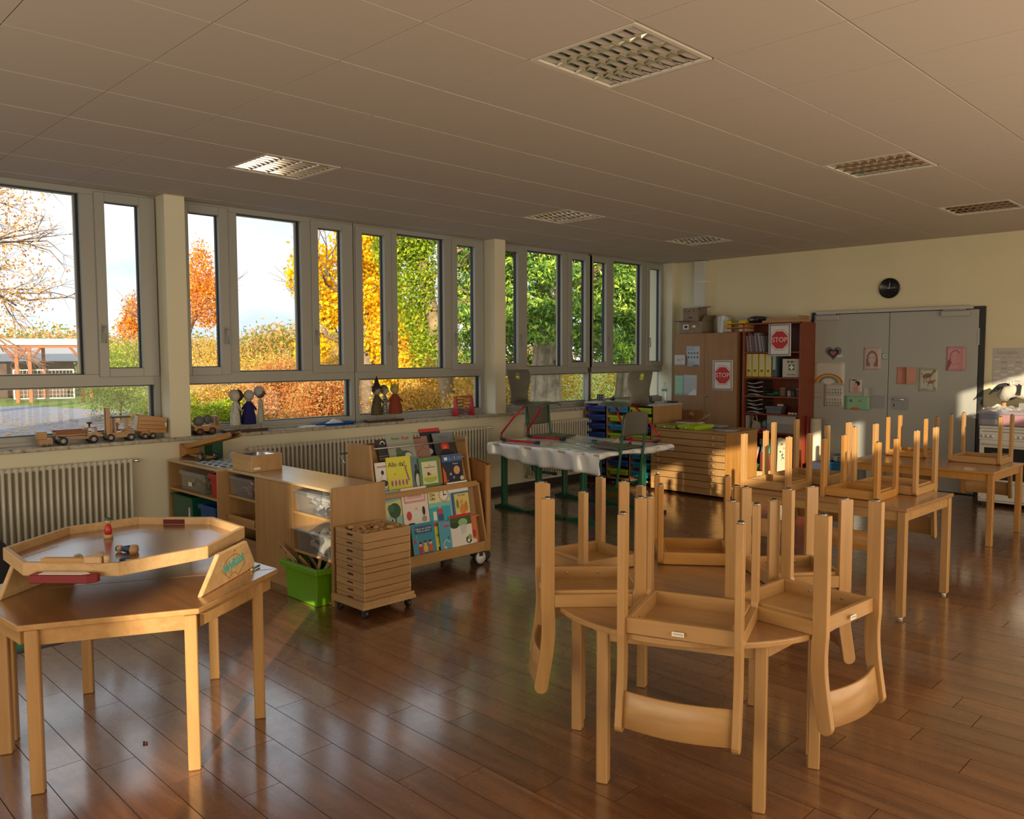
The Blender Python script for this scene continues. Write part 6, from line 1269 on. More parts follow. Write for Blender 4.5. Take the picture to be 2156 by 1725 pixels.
for ci, x0 in enumerate((0.63, 1.005, 1.36)):
    xa, xb = (0.258, 0.607) if ci == 0 else ((0.633, 0.982) if ci == 1 else (1.008, 1.350)); w = xb-xa
    for ri in range(8):
        zt_ = 1.005-ri*0.117; m = cols[ci][ri]; dz = rnd.uniform(-0.006, 0.01)
        b = B(); b.box(0.03, -0.005+dz, -0.075, w-0.03, 0.50, 0.0)
        o = b.build('plastic_tray', m, t, 0.004, loc=(X(xa), 0, zt_))
        b = B(); b.prism([(0.008, 0.0), (0.10, 0.0), (0.125, -0.018), (w-0.125, -0.018), (w-0.10, 0.0), (w-0.008, 0.0), (w-0.008, -0.018), (w-0.02, -0.03), (0.02, -0.03), (0.008, -0.018)], -0.028+dz, -0.004+dz, 'y'); b.build('front_lip', m, o, 0.003)
for x in (0.30, 1.30):
    for y in (0.06, 0.54): b = B(); wheel(b, (X(x), y, 0.025), 0.025, 0.02, 'y'); b.build('castor', blackp, t)
TC = 1.052
t = thing('day_card_stand', 'small black and white calendar stand on the tray cabinet', 'calendar', (0.395, -2.05, TC), 0.1)
B().prism([(-0.03, 0), (0.03, 0), (0.0, 0.10)], -0.055, 0.055, 'x').build('stand', C(0.35, 0.33, 0.32), t)
pic(t, 'printed_squares', [('r', BK_, -0.045+0.035*i, 0.012+0.03*j, -0.018+0.035*i, 0.036+0.03*j) for i in range(3) for j in range(3)], Matrix.Translation((0.0, -0.0315, 0)) @ front_M(0))
t = thing('hole_punch', 'dark and silver desk gadget on the tray cabinet', 'desk tool', (0.60, -2.06, TC)); b = B(); b.box(-0.06, -0.03, 0, 0.06, 0.03, 0.02); b.build('base', C(0.4, 0.42, 0.42), t, 0.004); b = B(); b.ball((0, 0, 0.04), 0.045, 0.025, 0.025); b.tube([(0, 0, 0.05), (0.03, 0, 0.085)], 0.008, 6); b.build('lever', blackp, t)
t = thing('paper_stack', 'flat stack of papers along the front of the tray cabinet top', 'paper', (0.78, -2.10, TC)); 
for k in range(5): B().box(-0.17+0.006*k, -0.07, 0.004*k, 0.17-0.008*k, 0.07, 0.004*k+0.0035).build('sheet', [paper, C(0.45, 0.48, 0.47), C(0.15, 0.15, 0.16)][k % 3], t)
t = thing('water_bottle', 'clear water bottle with a green label on the tray cabinet', 'bottle', (1.235, -1.78, TC))
B().lathe([(0.033, 0), (0.036, 0.02), (0.034, 0.05), (0.036, 0.08), (0.034, 0.11), (0.036, 0.14), (0.033, 0.19), (0.015, 0.235), (0.013, 0.25)], (0, 0, 0), 16).build('body', glassy('bottle_clear', (0.88, 0.93, 0.95), 0.12, 0.03, 0.12), t); B().lathe([(0.0365, 0.155), (0.0365, 0.18)], (0, 0, 0), 16).build('label', C(0.05, 0.35, 0.33), t); B().lathe([(0.015, 0.25), (0.015, 0.268)], (0, 0, 0), 12).build('cap', C(0.5, 0.6, 0.65), t)
t = thing('tape_dispenser', 'small black desk device beside the water bottle', 'desk tool', (1.13, -1.95, TC)); b = B(); b.box(-0.03, -0.03, 0, 0.05, 0.03, 0.03); b.box(-0.025, -0.02, 0.03, 0.02, 0.02, 0.085); b.box(-0.028, -0.010, 0.085, -0.012, 0.010, 0.15); b.build('body', blackp, t, 0.005)
t = thing('black_case', 'flat black case at the rear edge of the tray cabinet', 'case', (1.25, -1.66, TC)); B().box(-0.09, -0.03, 0, 0.09, 0.03, 0.022).build('case', blackp, t, 0.005)
# ------------------------------------------------------------------ plan chest
honey_f = wood('chest_front', (0.34, 0.19, 0.07), (0.43, 0.26, 0.105), 0.4, 0.7, 'x', coat=0.1)
t = thing('plan_chest', 'wide plan chest with eight shallow drawers and round wooden knobs', 'drawer chest', (1.965, -2.36, 0)); X = lambda v: v-1.965
B().box(X(1.435), 0.005, 0.755, X(2.495), 0.72, 0.775).build('top', honey_f, t, 0.002)
B().box(X(1.44), 0, 0.03, X(1.46), 0.71, 0.755).build('side_panel', or_z, t, 0.001); B().box(X(2.47), 0, 0.03, X(2.49), 0.71, 0.755).build('side_panel', or_z, t, 0.001)
B().box(X(1.46), 0.70, 0.03, X(2.47), 0.71, 0.755).build('back', beige_wood, t); B().box(X(1.46), 0.012, 0.03, X(2.47), 0.03, 0.105).build('plinth', honey_f, t)
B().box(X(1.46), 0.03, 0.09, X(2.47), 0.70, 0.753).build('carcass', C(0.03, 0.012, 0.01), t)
for k in range(8):
    z0 = 0.107+k*0.0810; o = B().box(X(1.463), -0.004, z0+0.003, X(2.467), 0.02, z0+0.0765).build('drawer', honey_f, t, 0.0015)
    for x in (1.566, 2.329):
        b = B(); b.lathe([(0.008, 0), (0.008, -0.012), (0.018, -0.016), (0.019, -0.026), (0.012, -0.03), (0.006, -0.026)], (X(x), -0.004, z0+0.040), 16, 'y'); b.build('knob', beech_pale, o)
PT = 0.776
lime = bpy.data.materials['tray_lime']
def shallow(name, label, cat, cx, cy_, w, d, h, m, rz):
    t = tub(name, label, cat, cx, cy_, PT, w, d, h, m, False, None, 0.88, None, 0.01, rz); b = B(); b.lathe([(0.005, 0), (0.012, -0.012), (0.012, -0.02)], (0, -d/2*0.93, h*0.45), 12, 'y'); b.build('knob', chrome, t); B().box(-0.006, d*0.42, h, 0.006, d*0.44, h+0.02).build('rear_tab', beech_pale, t); return t
shallow('letter_tray', 'olive shallow letter tray at the left end of the plan chest', 'tray', 1.62, -2.17, 0.26, 0.30, 0.045, mat('olive_plastic', (0.26, 0.26, 0.06), 0.4), -0.05)
shallow('letter_tray', 'bright lime shallow letter tray on the plan chest', 'tray', 1.93, -2.13, 0.27, 0.36, 0.055, lime, -0.12)
t = thing('magazine_stack', 'stack of magazines behind the letter trays on the plan chest', 'magazines', (1.66, -1.84, PT), 0.1)
for k in range(7): B().box(-0.15+0.01*(k % 3), -0.10, 0.011*k, 0.15-0.012*(k % 2), 0.10, 0.011*k+0.009).build('magazine', [paper, C(0.45, 0.30, 0.30), C(0.15, 0.05, 0.04), C(0.5, 0.5, 0.5)][k % 4], t, 0.001)
t = thing('wooden_ruler', 'thin pale stick leaning up from the magazine stack', 'ruler', (1.80, -1.86, PT+0.078)); B().tube([(0, 0, 0.0), (0.13, 0.05, 0.085)], 0.004, 6).build('stick', beech_pale, t)
t = thing('dark_folder', 'dark grey folder lying behind the lime tray', 'folder', (1.98, -1.80, PT+0.001), -0.1); B().box(-0.16, -0.10, 0, 0.16, 0.10, 0.02).build('folder', C(0.10, 0.12, 0.12), t, 0.003); B().box(-0.15, -0.09, 0.02, 0.15, 0.09, 0.03).build('papers', C(0.3, 0.33, 0.34), t)
t = thing('loose_papers', 'loose white papers at the right end of the plan chest top', 'paper', (2.27, -2.02, PT), 0.3)
for k in range(5): B().box(-0.15, -0.105, 0.0018*k, 0.15, 0.105, 0.0018*k+0.0015).build('sheet', paper if k % 2 else C(0.30, 0.29, 0.28), t, rot=(0, 0, 0.12*k-0.2))
# brown chair behind the chest
t = thing('brown_chair', 'brown plywood chair with a round grip hole, behind the plan chest', 'chair', (1.225, -1.12, 0))
pw = wood('brown_ply', (0.20, 0.075, 0.02), (0.28, 0.11, 0.03), 0.4)
n = 16; out = rrect(-0.185, 0.60, 0.185, 0.93, 0.05, 5); cx_, cz_, r_ = 0.0, 0.865, 0.038
b = B(); b.prism([p for p in out if True], -0.006, 0.006, 'y'); o = b.build('backrest', pw, t, 0.002); b = B(); b.lathe([(r_, -0.0075), (r_, -0.0062)], (cx_, 0, cz_), 20, 'y'); b.build('grip_hole', beige_wood, o)
B().box(-0.19, 0.0, 0.44, 0.19, 0.38, 0.455).build('seat', pw, t, 0.006)
for sx in (-1, 1):
    b = B(); b.tube([(sx*0.15, 0.02, 0.75), (sx*0.15, 0.01, 0.44), (sx*0.17, -0.03, 0.0)], 0.011, 8); b.build('leg', steel, t); b = B(); b.tube([(sx*0.15, 0.33, 0.44), (sx*0.17, 0.37, 0.0)], 0.011, 8); b.build('leg', steel, t)
# ------------------------------------------------------------------ tall cupboard
t = thing('tall_cupboard', 'tall light brown two-door cupboard in the window corner', 'cupboard', (1.035, -0.50, 0)); X = lambda v: v-1.035
B().box(X(0.53), 0.018, 0.0, X(1.54), 0.48, 1.985).build('carcass', beige_wood, t, 0.002)
B().box(X(1.5405), 0.02, 0.0, X(1.5415), 0.48, 1.985).build('side_face', wood('side_brown', (0.20, 0.10, 0.04), (0.26, 0.13, 0.05), 0.5), t)
for a, c in ((0.533, 1.031), (1.035, 1.537)): B().box(X(a), 0, 0.06, X(c), 0.018, 1.98).build('door', beige_wood, t, 0.0015)
B().lathe([(0.006, 0), (0.014, -0.012), (0.014, -0.022), (0.006, -0.026)], (X(1.062), 0, 1.09), 14, 'y').build('knob', steel, t); B().lathe([(0.012, 0), (0.012, -0.004)], (X(1.052), 0, 0.81), 14, 'y').build('lock', steel, t)
def sheet(name, label, cat, x0, z0, x1, z1, y, col, shapes=(), txts=(), curl=0.0, rz=0.0, roll=0.0, group=None):
    """a sheet of paper fixed flat to a front at depth y"""
    w, h = x1-x0, z1-z0; t = thing(name, label, cat, ((x0+x1)/2, y, z0), 0, group, rot=(0, roll, rz)); b = B()
    n = 6
    def fn(u, v): return (-w/2+w*u, -0.0016-curl*max(0, u-0.55)**2*h*4 - curl*0.35*max(0, 0.3-v)*h, h*v)
    b.grid(fn, n, n); o = b.build('sheet', C(*col), t); o.modifiers.new('s', 'SOLIDIFY').thickness = 0.0006
    if shapes: pic(t, 'drawing', shapes, front_M(-0.0024-curl*0.02) @ Matrix.Diagonal((w, h, 1, 1)) @ Matrix.Translation((0, 0, 0)), 0.00015)
    for (s, u, v, size, cc) in txts: text(s, size, C(*cc), t, (u*w, -0.0050-curl*0.02, v*h), (PI/2, 0, 0), 'lettering', 0.0002)
    return t
octo = lambda r, cx=0.0, cy=0.5, ky=1.0: [(cx+r*math.cos(PI/8+k*PI/4), cy+r*ky*math.sin(PI/8+k*PI/4)) for k in range(8)]
def stop(label, x0, z0, x1, z1, y, roll):
    k = (x1-x0)/(z1-z0)
    return sheet('stop_sign_sheet', label, 'sign', x0, z0, x1, z1, y, (0.62, 0.64, 0.62), [('r', (0.16, 0.05, 0.07), -0.44, 0.04, 0.44, 0.97), ('r', (0.66, 0.68, 0.66), -0.405, 0.062, 0.405, 0.948), ('p', (0.25, 0.02, 0.03), octo(0.455, 0, 0.5, k)), ('p', WH, octo(0.435, 0, 0.5, k)), ('p', (0.50, 0.03, 0.04), octo(0.39, 0, 0.5, k))], [('STOP', 0, 0.5, (x1-x0)*0.285, WH)], 0.0, 0, roll)
stop('laminated STOP sign on the right cupboard door', 1.17, 1.175, 1.49, 1.60, -0.502, -0.01)
stop('laminated STOP sign hanging from the top of the bookcase', 1.99, 1.655, 2.31, 2.085, -0.455, -0.01)
sheet('notice', 'pale blue printed notice with small figures, upper left cupboard door', 'notice', 0.735, 1.505, 0.955, 1.80, -0.502, (0.42, 0.52, 0.60), [('e', (0.10, 0.12, 0.15), -0.33+0.22*i, 0.66-0.2*j, 0.06, 0.06) for i in range(4) for j in range(2)] + [('r', (0.2, 0.25, 0.3), -0.42, 0.80+0.04*k, 0.1, 0.815+0.04*k) for k in range(4)] + [('r', BK_, 0.0, 0.03, 0.42, 0.07)] + [('r', (0.25, 0.30, 0.36), -0.4, 0.1+0.05*k, 0.4-0.1*k, 0.115+0.05*k) for k in range(4)])
sheet('notice', 'curled white card with two dark spots on the left cupboard door', 'notice', 0.53, 1.525, 0.725, 1.675, -0.502, (0.55, 0.54, 0.55), [('e', BK_, -0.15, 0.52, 0.05, 0.07), ('e', BK_, 0.25, 0.58, 0.05, 0.07), ('l', (0.2, 0.2, 0.2), [(0.0, 0.3), (0.1, 0.6)], 0.02)], (), 0.15)
sheet('notice', 'mint green sheet on the lower left of the left cupboard door', 'notice', 0.54, 1.08, 0.685, 1.375, -0.502, (0.30, 0.56, 0.44), [('l', (0.2, 0.42, 0.33), [(-0.3, 0.8), (0.3, 0.7)], 0.02), ('l', (0.2, 0.42, 0.33), [(-0.35, 0.5), (0.25, 0.45)], 0.02)])
sheet('notice', 'pale grey-blue sheet in a plastic sleeve beside the mint green one', 'notice', 0.69, 1.085, 0.915, 1.385, -0.502, (0.42, 0.47, 0.54), [('p', (0.66, 0.70, 0.74), [(-0.2, 0.02), (0.45, 0.03), (0.4, 0.35), (0.1, 0.2)])])
# on top of the cupboard
card = mat('cardboard', (0.24, 0.19, 0.14), 0.8, var=0.12, vscale=10)
t = thing('carton', 'opened cardboard carton on the cupboard, carrying a smaller carton', 'carton', (0.76, -0.30, 1.986))
B().box(-0.19, -0.15, 0, 0.19, 0.15, 0.17).build('box', card, t, 0.002)
b = B(); b.add([(-0.19, -0.15, 0.17), (0.05, -0.15, 0.17), (0.04, -0.26, 0.178), (-0.23, -0.25, 0.182)], [(0, 1, 2, 3)]); b.add([(0.19, -0.15, 0.17), (0.19, 0.15, 0.17), (0.24, 0.15, 0.26), (0.24, -0.15, 0.25)], [(0, 1, 2, 3)]); o = b.build('flap', card, t); o.modifiers.new('s', 'SOLIDIFY').thickness = 0.004
pic(t, 'printed_mark', [('r', WH, -0.12, 0.06, -0.03, 0.13), ('r', BK_, -0.10, 0.075, -0.05, 0.115), ('e', WH, 0.06, 0.10, 0.03, 0.018)], front_M(-0.151))
t = thing('carton', 'smaller carton with air holes on top of the opened carton', 'carton', (0.74, -0.30, 2.158)); B().box(-0.13, -0.12, 0, 0.13, 0.12, 0.20).build('box', card, t, 0.002)
pic(t, 'holes', [('e', BK_, -0.08, 0.15, 0.008, 0.010), ('e', BK_, -0.02, 0.155, 0.012, 0.012), ('e', BK_, 0.05, 0.155, 0.008, 0.010), ('r', BK_, -0.03, 0.05, 0.03, 0.065)], front_M(-0.121))
b = B(); b.add([(0.13, -0.12, 0.20), (0.13, 0.12, 0.20), (0.20, 0.12, 0.22), (0.19, -0.12, 0.16)], [(0, 1, 2, 3)]); b.build('flap', card, t).modifiers.new('s', 'SOLIDIFY').thickness = 0.004
t = thing('white_bag', 'white plastic bag standing on the cupboard top', 'bag', (1.235, -0.33, 1.986))
b = B(); b.prism([(-0.075, 0), (0.075, 0), (0.085, 0.22), (0.02, 0.245), (-0.08, 0.235)], -0.05, 0.05, 'y'); b.build('bag', C(0.52, 0.56, 0.58), t, 0.01, seg=2); b = B(); b.prism([(-0.03, 0.0), (0.02, 0.0), (0.04, 0.24), (0.0, 0.24)], -0.056, -0.05, 'y'); b.build('fold', C(0.72, 0.76, 0.80), t)
t = thing('yellow_letter_trays', 'stack of yellow and orange letter trays between cupboard and bookcase', 'letter trays', (1.475, -0.32, 1.986))
for k in range(3):
    o = B().box(-0.16, -0.12, 0.002+0.058*k, 0.16, 0.12, 0.014+0.058*k).build('tray', C(*[(0.50, 0.10, 0.02), (0.55, 0.22, 0.01), (0.62, 0.42, 0.02)][k]), t, 0.002)
    b = B(); b.box(-0.16, -0.122, 0.014+0.058*k, -0.06, -0.11, 0.045+0.058*k); b.box(0.06, -0.122, 0.014+0.058*k, 0.16, -0.11, 0.045+0.058*k); b.box(-0.16, -0.11, 0.014+0.058*k, -0.15, 0.12, 0.05+0.058*k); b.box(0.15, -0.11, 0.014+0.058*k, 0.16, 0.12, 0.05+0.058*k); b.build('side', C(*[(0.50, 0.45, 0.40), (0.62, 0.30, 0.02), (0.65, 0.48, 0.03)][k]), o, 0.002)
# ------------------------------------------------------------------ mahogany bookcase
t = thing('bookcase', 'tall mahogany red open bookcase beside the grey double door', 'bookcase', (2.09, -0.45, 0)); X = lambda v: v-2.09
for x0, x1, m in ((1.60, 1.625, mahogany), (2.42, 2.56, mahogany)): B().box(X(x0), 0, 0, X(x1) if x0 < 2 else X(2.445), 0.43, 2.10).build('side_panel', m, t, 0.002)
B().box(X(2.445), 0.0, 0.0, X(2.450), 0.43, 2.10).build('side_face', mat('mahogany_side', (0.22, 0.045, 0.015), 0.4), t)
B().box(X(1.625), 0.42, 0, X(2.42), 0.43, 2.10).build('back', mahogany, t); B().box(X(1.60), 0, 2.085, X(2.445), 0.43, 2.105).build('top', mahogany, t)
for z in (0.08, 0.62, 0.875, 1.115, 1.372, 1.715): B().box(X(1.625), 0.004, z-0.018, X(2.42), 0.42, z).build('shelf', mahogany, t, 0.001)
r = random.Random(8)
for k in range(16):
    x = 1.64+0.0165*k; h = r.uniform(0.21, 0.27); t2 = tag(B().box(0, -0.10, 0, 0.011, 0.10, h).build('magazine', C(*r.choice([(0.35, 0.33, 0.36), (0.22, 0.12, 0.14), (0.42, 0.38, 0.36), (0.12, 0.12, 0.15), (0.30, 0.14, 0.14)])), None, 0, loc=(x, -0.31, 1.717), rot=(0, -0.10-0.004*k, 0)), 'thin magazine standing in the row on the top shelf of the bookcase', 'magazine', 'magazines on the top bookcase shelf')
yel = mat('binder_yellow', (0.60, 0.50, 0.10), 0.5); bnd = [(1.632, 0.082, yel), (1.722, 0.088, yel), (1.822, 0.085, yel), (1.917, 0.085, yel), (2.012, 0.070, mat('binder_slate', (0.07, 0.10, 0.11), 0.5))]
for k, (x, w, m) in enumerate(bnd):
    t = thing('ring_binder', ['leftmost yellow ring binder in the bookcase', 'second yellow ring binder from the left in the bookcase', 'third yellow ring binder from the left in the bookcase', 'yellow ring binder touching the dark one in the bookcase', 'dark slate ring binder right of the yellow ones'][k], 'binder', (x+w/2, -0.40, 1.374), group='ring binders in the bookcase')
    B().box(-w/2, 0, 0, w/2, 0.28, 0.315).build('cover', m, t, 0.003)
    pic(t, 'spine_label', [('r', (0.62, 0.58, 0.40) if k < 4 else (0.35, 0.48, 0.48), -w*0.28, 0.10, w*0.28, 0.30), ('r', (0.45, 0.40, 0.25) if k < 4 else (0.25, 0.36, 0.36), -w*0.05, 0.13, w*0.05, 0.28), ('e', BK_, 0, 0.082, 0.016, 0.016), ('e', (0.3, 0.3, 0.25), 0, 0.082, 0.007, 0.007)], front_M(-0.0008))
t = thing('first_aid_box', 'cream first aid box with a dark green cross square', 'first aid box', (2.285, -0.39, 1.374)); B().box(-0.125, 0, 0, 0.125, 0.20, 0.245).build('box', mat('cream_box', (0.50, 0.49, 0.40), 0.5), t, 0.004)
pic(t, 'cross', [('r', (0.05, 0.09, 0.06), -0.035, 0.095, 0.045, 0.17), ('r', WH, -0.008, 0.102, 0.018, 0.163), ('r', WH, -0.026, 0.120, 0.036, 0.145), ('e', (0.1, 0.1, 0.08), -0.04, 0.205, 0.02, 0.014), ('r', (0.1, 0.1, 0.08), -0.01, 0.192, 0.03, 0.218), ('r', (0.4, 0.38, 0.2), 0.035, 0.192, 0.065, 0.218)], front_M(-0.001))
text('Erste Hilfe', 0.026, ink, t, (0, -0.004, 0.035), (PI/2, 0, 0)); 
def filetray(x, z, label):
    t = thing('black_file_trays', label, 'file trays', (x, -0.38, z), group='black file trays full of papers')
    for k in range(4):
        o = B().box(-0.125, 0, 0.002+0.055*k, 0.125, 0.26, 0.006+0.055*k).build('tray', blackp, t); b = B(); b.box(-0.125, 0, 0.006+0.055*k, -0.12, 0.26, 0.045+0.055*k); b.box(0.12, 0, 0.006+0.055*k, 0.125, 0.26, 0.045+0.055*k); b.build('side', blackp, o)
        b = B(); b.grid(lambda u, v: (-0.11+0.22*u, -0.02+0.25*v, 0.012+0.055*k+0.012*math.sin(5*u+k)), 8, 3); b.build('papers', C(0.38, 0.39, 0.40), o).modifiers.new('s', 'SOLIDIFY').thickness = 0.010
    return t
filetray(1.76, 1.117, 'black file trays with papers on the middle bookcase shelf'); filetray(1.76, 0.877, 'black file trays with papers on the shelf below')
t = thing('green_cloth', 'crumpled dark green cloth beside the file trays', 'cloth', (2.0, -0.30, 1.117)); b = B(); b.ball((-0.05, 0, 0.02), 0.09, 0.05, 0.022); b.ball((0.05, 0, 0.035), 0.06, 0.05, 0.035); b.build('cloth', C(0.01, 0.10, 0.06), t)
for k, (x, h, r_, lid, c, lab) in enumerate([(2.15, 0.10, 0.045, (0.35, 0.25, 0.2), (0.12, 0.07, 0.05), 'jar with a brown lid and striped sides in the bookcase'), (2.24, 0.075, 0.028, (0.1, 0.1, 0.1), (0.25, 0.25, 0.26), 'small grey jar right of the striped jar'), (2.30, 0.07, 0.026, (0.02, 0.02, 0.02), (0.04, 0.05, 0.06), 'small black jar near the right bookcase side'), (2.365, 0.09, 0.028, (0.5, 0.5, 0.48), (0.06, 0.05, 0.05), 'dark jar with a pale lid at the right end of the shelf')]):
    t = thing('jar', lab, 'jar', (x, -0.34, 1.117)); B().lathe([(r_*0.95, 0), (r_, 0.005), (r_, h*0.85), (r_*0.8, h)], (0, 0, 0), 14).build('body', C(*c), t); B().lathe([(r_*0.85, h), (r_*0.85, h+0.012)], (0, 0, 0), 14).build('lid', C(*lid), t)
t = tub('wire_basket', 'grey perforated basket on the lower bookcase shelf', 'basket', 2.03, -0.30, 0.876, 0.24, 0.16, 0.10, mat('basket_grey', (0.10, 0.11, 0.12), 0.5), False)
t = thing('eraser', 'pale pink box lying across the grey basket', 'box', (2.10, -0.30, 0.978)); B().box(-0.04, -0.02, 0, 0.04, 0.02, 0.028).build('box', C(0.55, 0.42, 0.42), t, 0.003)
for k in range(3):
    t = thing('glue_stick', 'short white glue stick lying at the right end of the lower shelf', 'glue stick', (2.27+0.045*k, -0.40, 0.876), 0.0, group='glue sticks in the bookcase'); B().lathe([(0.014, 0), (0.014, 0.08)], (0, 0, 0.014), 12, 'y').build('body', C(0.6, 0.6, 0.58), t)
t = thing('grey_carton', 'grey fabric-like storage carton sticking out of the bookcase', 'carton', (2.16, -0.42, 0.622)); b = B(); b.prism([(-0.20, 0), (0.22, 0), (0.22, 0.24), (-0.18, 0.245)], 0.0, 0.30, 'y'); b.build('box', C(0.26, 0.25, 0.22), t, 0.003); b = B(); b.box(-0.19, -0.008, 0.12, 0.225, 0.0, 0.245); b.build('flap', C(0.32, 0.31, 0.29), t, 0.002)
t = thing('cloth_tote', 'beige cloth tote bag with handles on the bookcase shelf', 'bag', (1.755, -0.30, 0.622)); b = B(); b.prism([(-0.07, 0), (0.09, 0), (0.06, 0.12), (-0.04, 0.15)], -0.05, 0.05, 'y'); b.build('bag', mat('tote_beige', (0.42, 0.36, 0.27), 0.9, var=0.25, vscale=25), t, 0.012, seg=2); b = B(); b.tube([(-0.05, -0.04, 0.13), (-0.03, -0.045, 0.20), (0.01, -0.045, 0.215), (0.03, -0.04, 0.12)], 0.009, 6); b.build('handle', bpy.data.materials['tote_beige'], t)
t = thing('red_cloth', 'crumpled red and teal cloth beside the beige tote', 'cloth', (1.90, -0.38, 0.622)); b = B(); b.ball((0.0, 0, 0.03), 0.06, 0.04, 0.03); b.build('red_part', C(0.40, 0.02, 0.06), t); b = B(); b.ball((0.01, 0.03, 0.10), 0.05, 0.04, 0.06); b.build('teal_part', C(0.10, 0.28, 0.26), t)
t = thing('white_folder', 'thin white folder standing at the left end of the tote shelf', 'folder', (1.645, -0.35, 0.622)); B().box(-0.008, -0.05, 0, 0.008, 0.15, 0.215).build('folder', C(0.42, 0.43, 0.42), t)
t = thing('black_pouch', 'black cloth pouch lying on the left end of the bookcase top', 'pouch', (1.72, -0.30, 2.106)); b = B(); b.ball((0, 0, 0.05), 0.13, 0.10, 0.055); b.ball((0.09, -0.02, 0.06), 0.09, 0.08, 0.035); b.build('body', blackp, t); b = B(); b.ball((-0.02, -0.085, 0.05), 0.05, 0.015, 0.02); b.build('badge', C(0.20, 0.20, 0.20), t)
t = thing('flat_boards', 'flat pale wooden boards stacked on the bookcase top', 'boards', (2.15, -0.28, 2.106)); B().box(-0.27, -0.16, 0, 0.28, 0.12, 0.028).build('board', birch_x, t, 0.002); B().box(-0.22, -0.15, 0.028, 0.24, 0.12, 0.062).build('board', beech_x, t, 0.002); B().box(0.24, -0.15, 0.028, 0.258, 0.12, 0.085).build('end_strip', birch, t)
# ------------------------------------------------------------------ floor corner between chest and door
t = thing('wooden_stand', 'pale wooden frame standing between the plan chest and the bookcase', 'frame', (2.245, -1.42, 0)); B().box(-0.15, 0, 0, -0.10, 0.06, 0.76).build('post', birch, t, 0.003); B().box(0.09, 0, 0, 0.11, 0.30, 0.76).build('panel', birch, t, 0.003) if False else None
b = B(); b.prism([(-0.10, 0.58), (0.11, 0.66), (0.11, 0.76), (-0.10, 0.76)], 0, 0.02, 'y'); b.build('brace', birch, t, 0.002); B().box(-0.15, 0.02, 0.0, 0.09, 0.20, 0.05).build('foot', birch, t)
def basket(label, cx, cy_, r_, h, seed):
    t = thing('wicker_basket', label, 'basket', (cx, cy_, 0)); wm = mat('wicker', (0.50, 0.38, 0.20), 0.8)
    for k in range(9):
        z = 0.012+h*k/9; R_ = r_*(0.86+0.14*k/9); b = B(); b.tube([((R_+0.006*(-1)**(i+k))*math.cos(2*PI*i/28), (R_+0.006*(-1)**(i+k))*math.sin(2*PI*i/28), z) for i in range(28)], 0.011, 5, closed=True); b.build('woven_band', wm, t)
    b = B(); b.lathe([(r_*0.84, 0), (r_*0.84, 0.01)], (0, 0, 0), 20); b.build('bottom', wm, t); return t
basket('round wicker basket full of coloured cloths in front of the bookcase', 2.07, -0.86, 0.22, 0.17, 1)
def drape(name, label, cat, loc, col, pts, y0, y1, rz=0.0, group=None):
    t = thing(name, label, cat, loc, rz, group=group); b = B(); b.prism(pts, y0, y1, 'y'); b.build('cloth', C(*col, 0.8), t, 0.012, seg=2); return t
drape('pink_cloth', 'pale pink pointed felt piece standing up out of the wicker basket', 'cloth', (1.99, -0.90, 0.10), (0.55, 0.30, 0.36), [(-0.16, 0.14), (-0.10, 0.22), (-0.10, 0.38), (-0.06, 0.50), (0.03, 0.40), (0.13, 0.37), (0.09, 0.20), (0.0, 0.10)], -0.02, 0.02)
drape('green_cloth', 'dark green felt piece lying over the pink one', 'cloth', (2.04, -0.97, 0.10), (0.01, 0.09, 0.035), [(-0.10, 0.13), (-0.04, 0.22), (0.12, 0.15), (0.06, 0.04)], -0.02, 0.02)
drape('white_cloth', 'white cloth at the front of the wicker basket', 'cloth', (1.99, -1.02, 0.08), (0.60, 0.60, 0.60), [(-0.10, 0.05), (-0.06, 0.14), (0.08, 0.10), (0.13, 0.03)], -0.02, 0.02)
drape('red_felt', 'dark red felt piece at the back of the wicker basket', 'cloth', (2.16, -0.80, 0.10), (0.16, 0.03, 0.02), [(-0.08, 0.05), (-0.08, 0.30), (0.06, 0.28), (0.10, 0.05)], -0.02, 0.02)
t = tub('teal_box', 'teal plastic box with yellow lid edge behind the cloth basket', 'storage box', 2.02, -0.56, 0.24, 0.30, 0.20, 0.28, mat('teal_plastic', (0.10, 0.42, 0.38), 0.4), False); B().box(-0.15, -0.10, 0.285, 0.15, 0.10, 0.295).build('lid_edge', C(0.5, 0.34, 0.03), t); t.location.z = 0.082; t.scale = (1, 1, 1.5); t.location.y = -0.33
t = thing('flowered_bag', 'white paper bag printed with flowers in front of the bookcase', 'bag', (2.30, -0.60, 0.0)); B().prism([(-0.075, 0), (0.075, 0), (0.085, 0.56), (-0.065, 0.58)], -0.04, 0.04, 'y').build('bag', C(0.62, 0.60, 0.45), t, 0.008)
pic(t, 'printed_flowers', [('e', (0.35, 0.12, 0.03), 0.0, 0.50, 0.016, 0.014), ('e', (0.12, 0.10, 0.04), -0.02, 0.40, 0.012, 0.012), ('e', (0.05, 0.12, 0.04), 0.01, 0.36, 0.02, 0.008, 0.6), ('e', (0.05, 0.10, 0.04), 0.02, 0.32, 0.02, 0.008, -0.6), ('e', (0.4, 0.3, 0.05), 0.03, 0.45, 0.012, 0.012), ('l', (0.05, 0.10, 0.04), [(0.0, 0.28), (0.01, 0.40)], 0.004)], front_M(-0.041))
t = thing('cardboard_roll', 'upright cream cardboard roll beside the double door', 'roll', (2.56, -0.22, 0.0)); B().lathe([(0.072, 0), (0.072, 0.83), (0.066, 0.83)], (0, 0, 0), 24).build('tube', mat('roll_cream', (0.62, 0.58, 0.46), 0.6), t); B().lathe([(0.073, 0.04), (0.073, 0.09)], (0, 0, 0), 24).build('red_band', red, t)
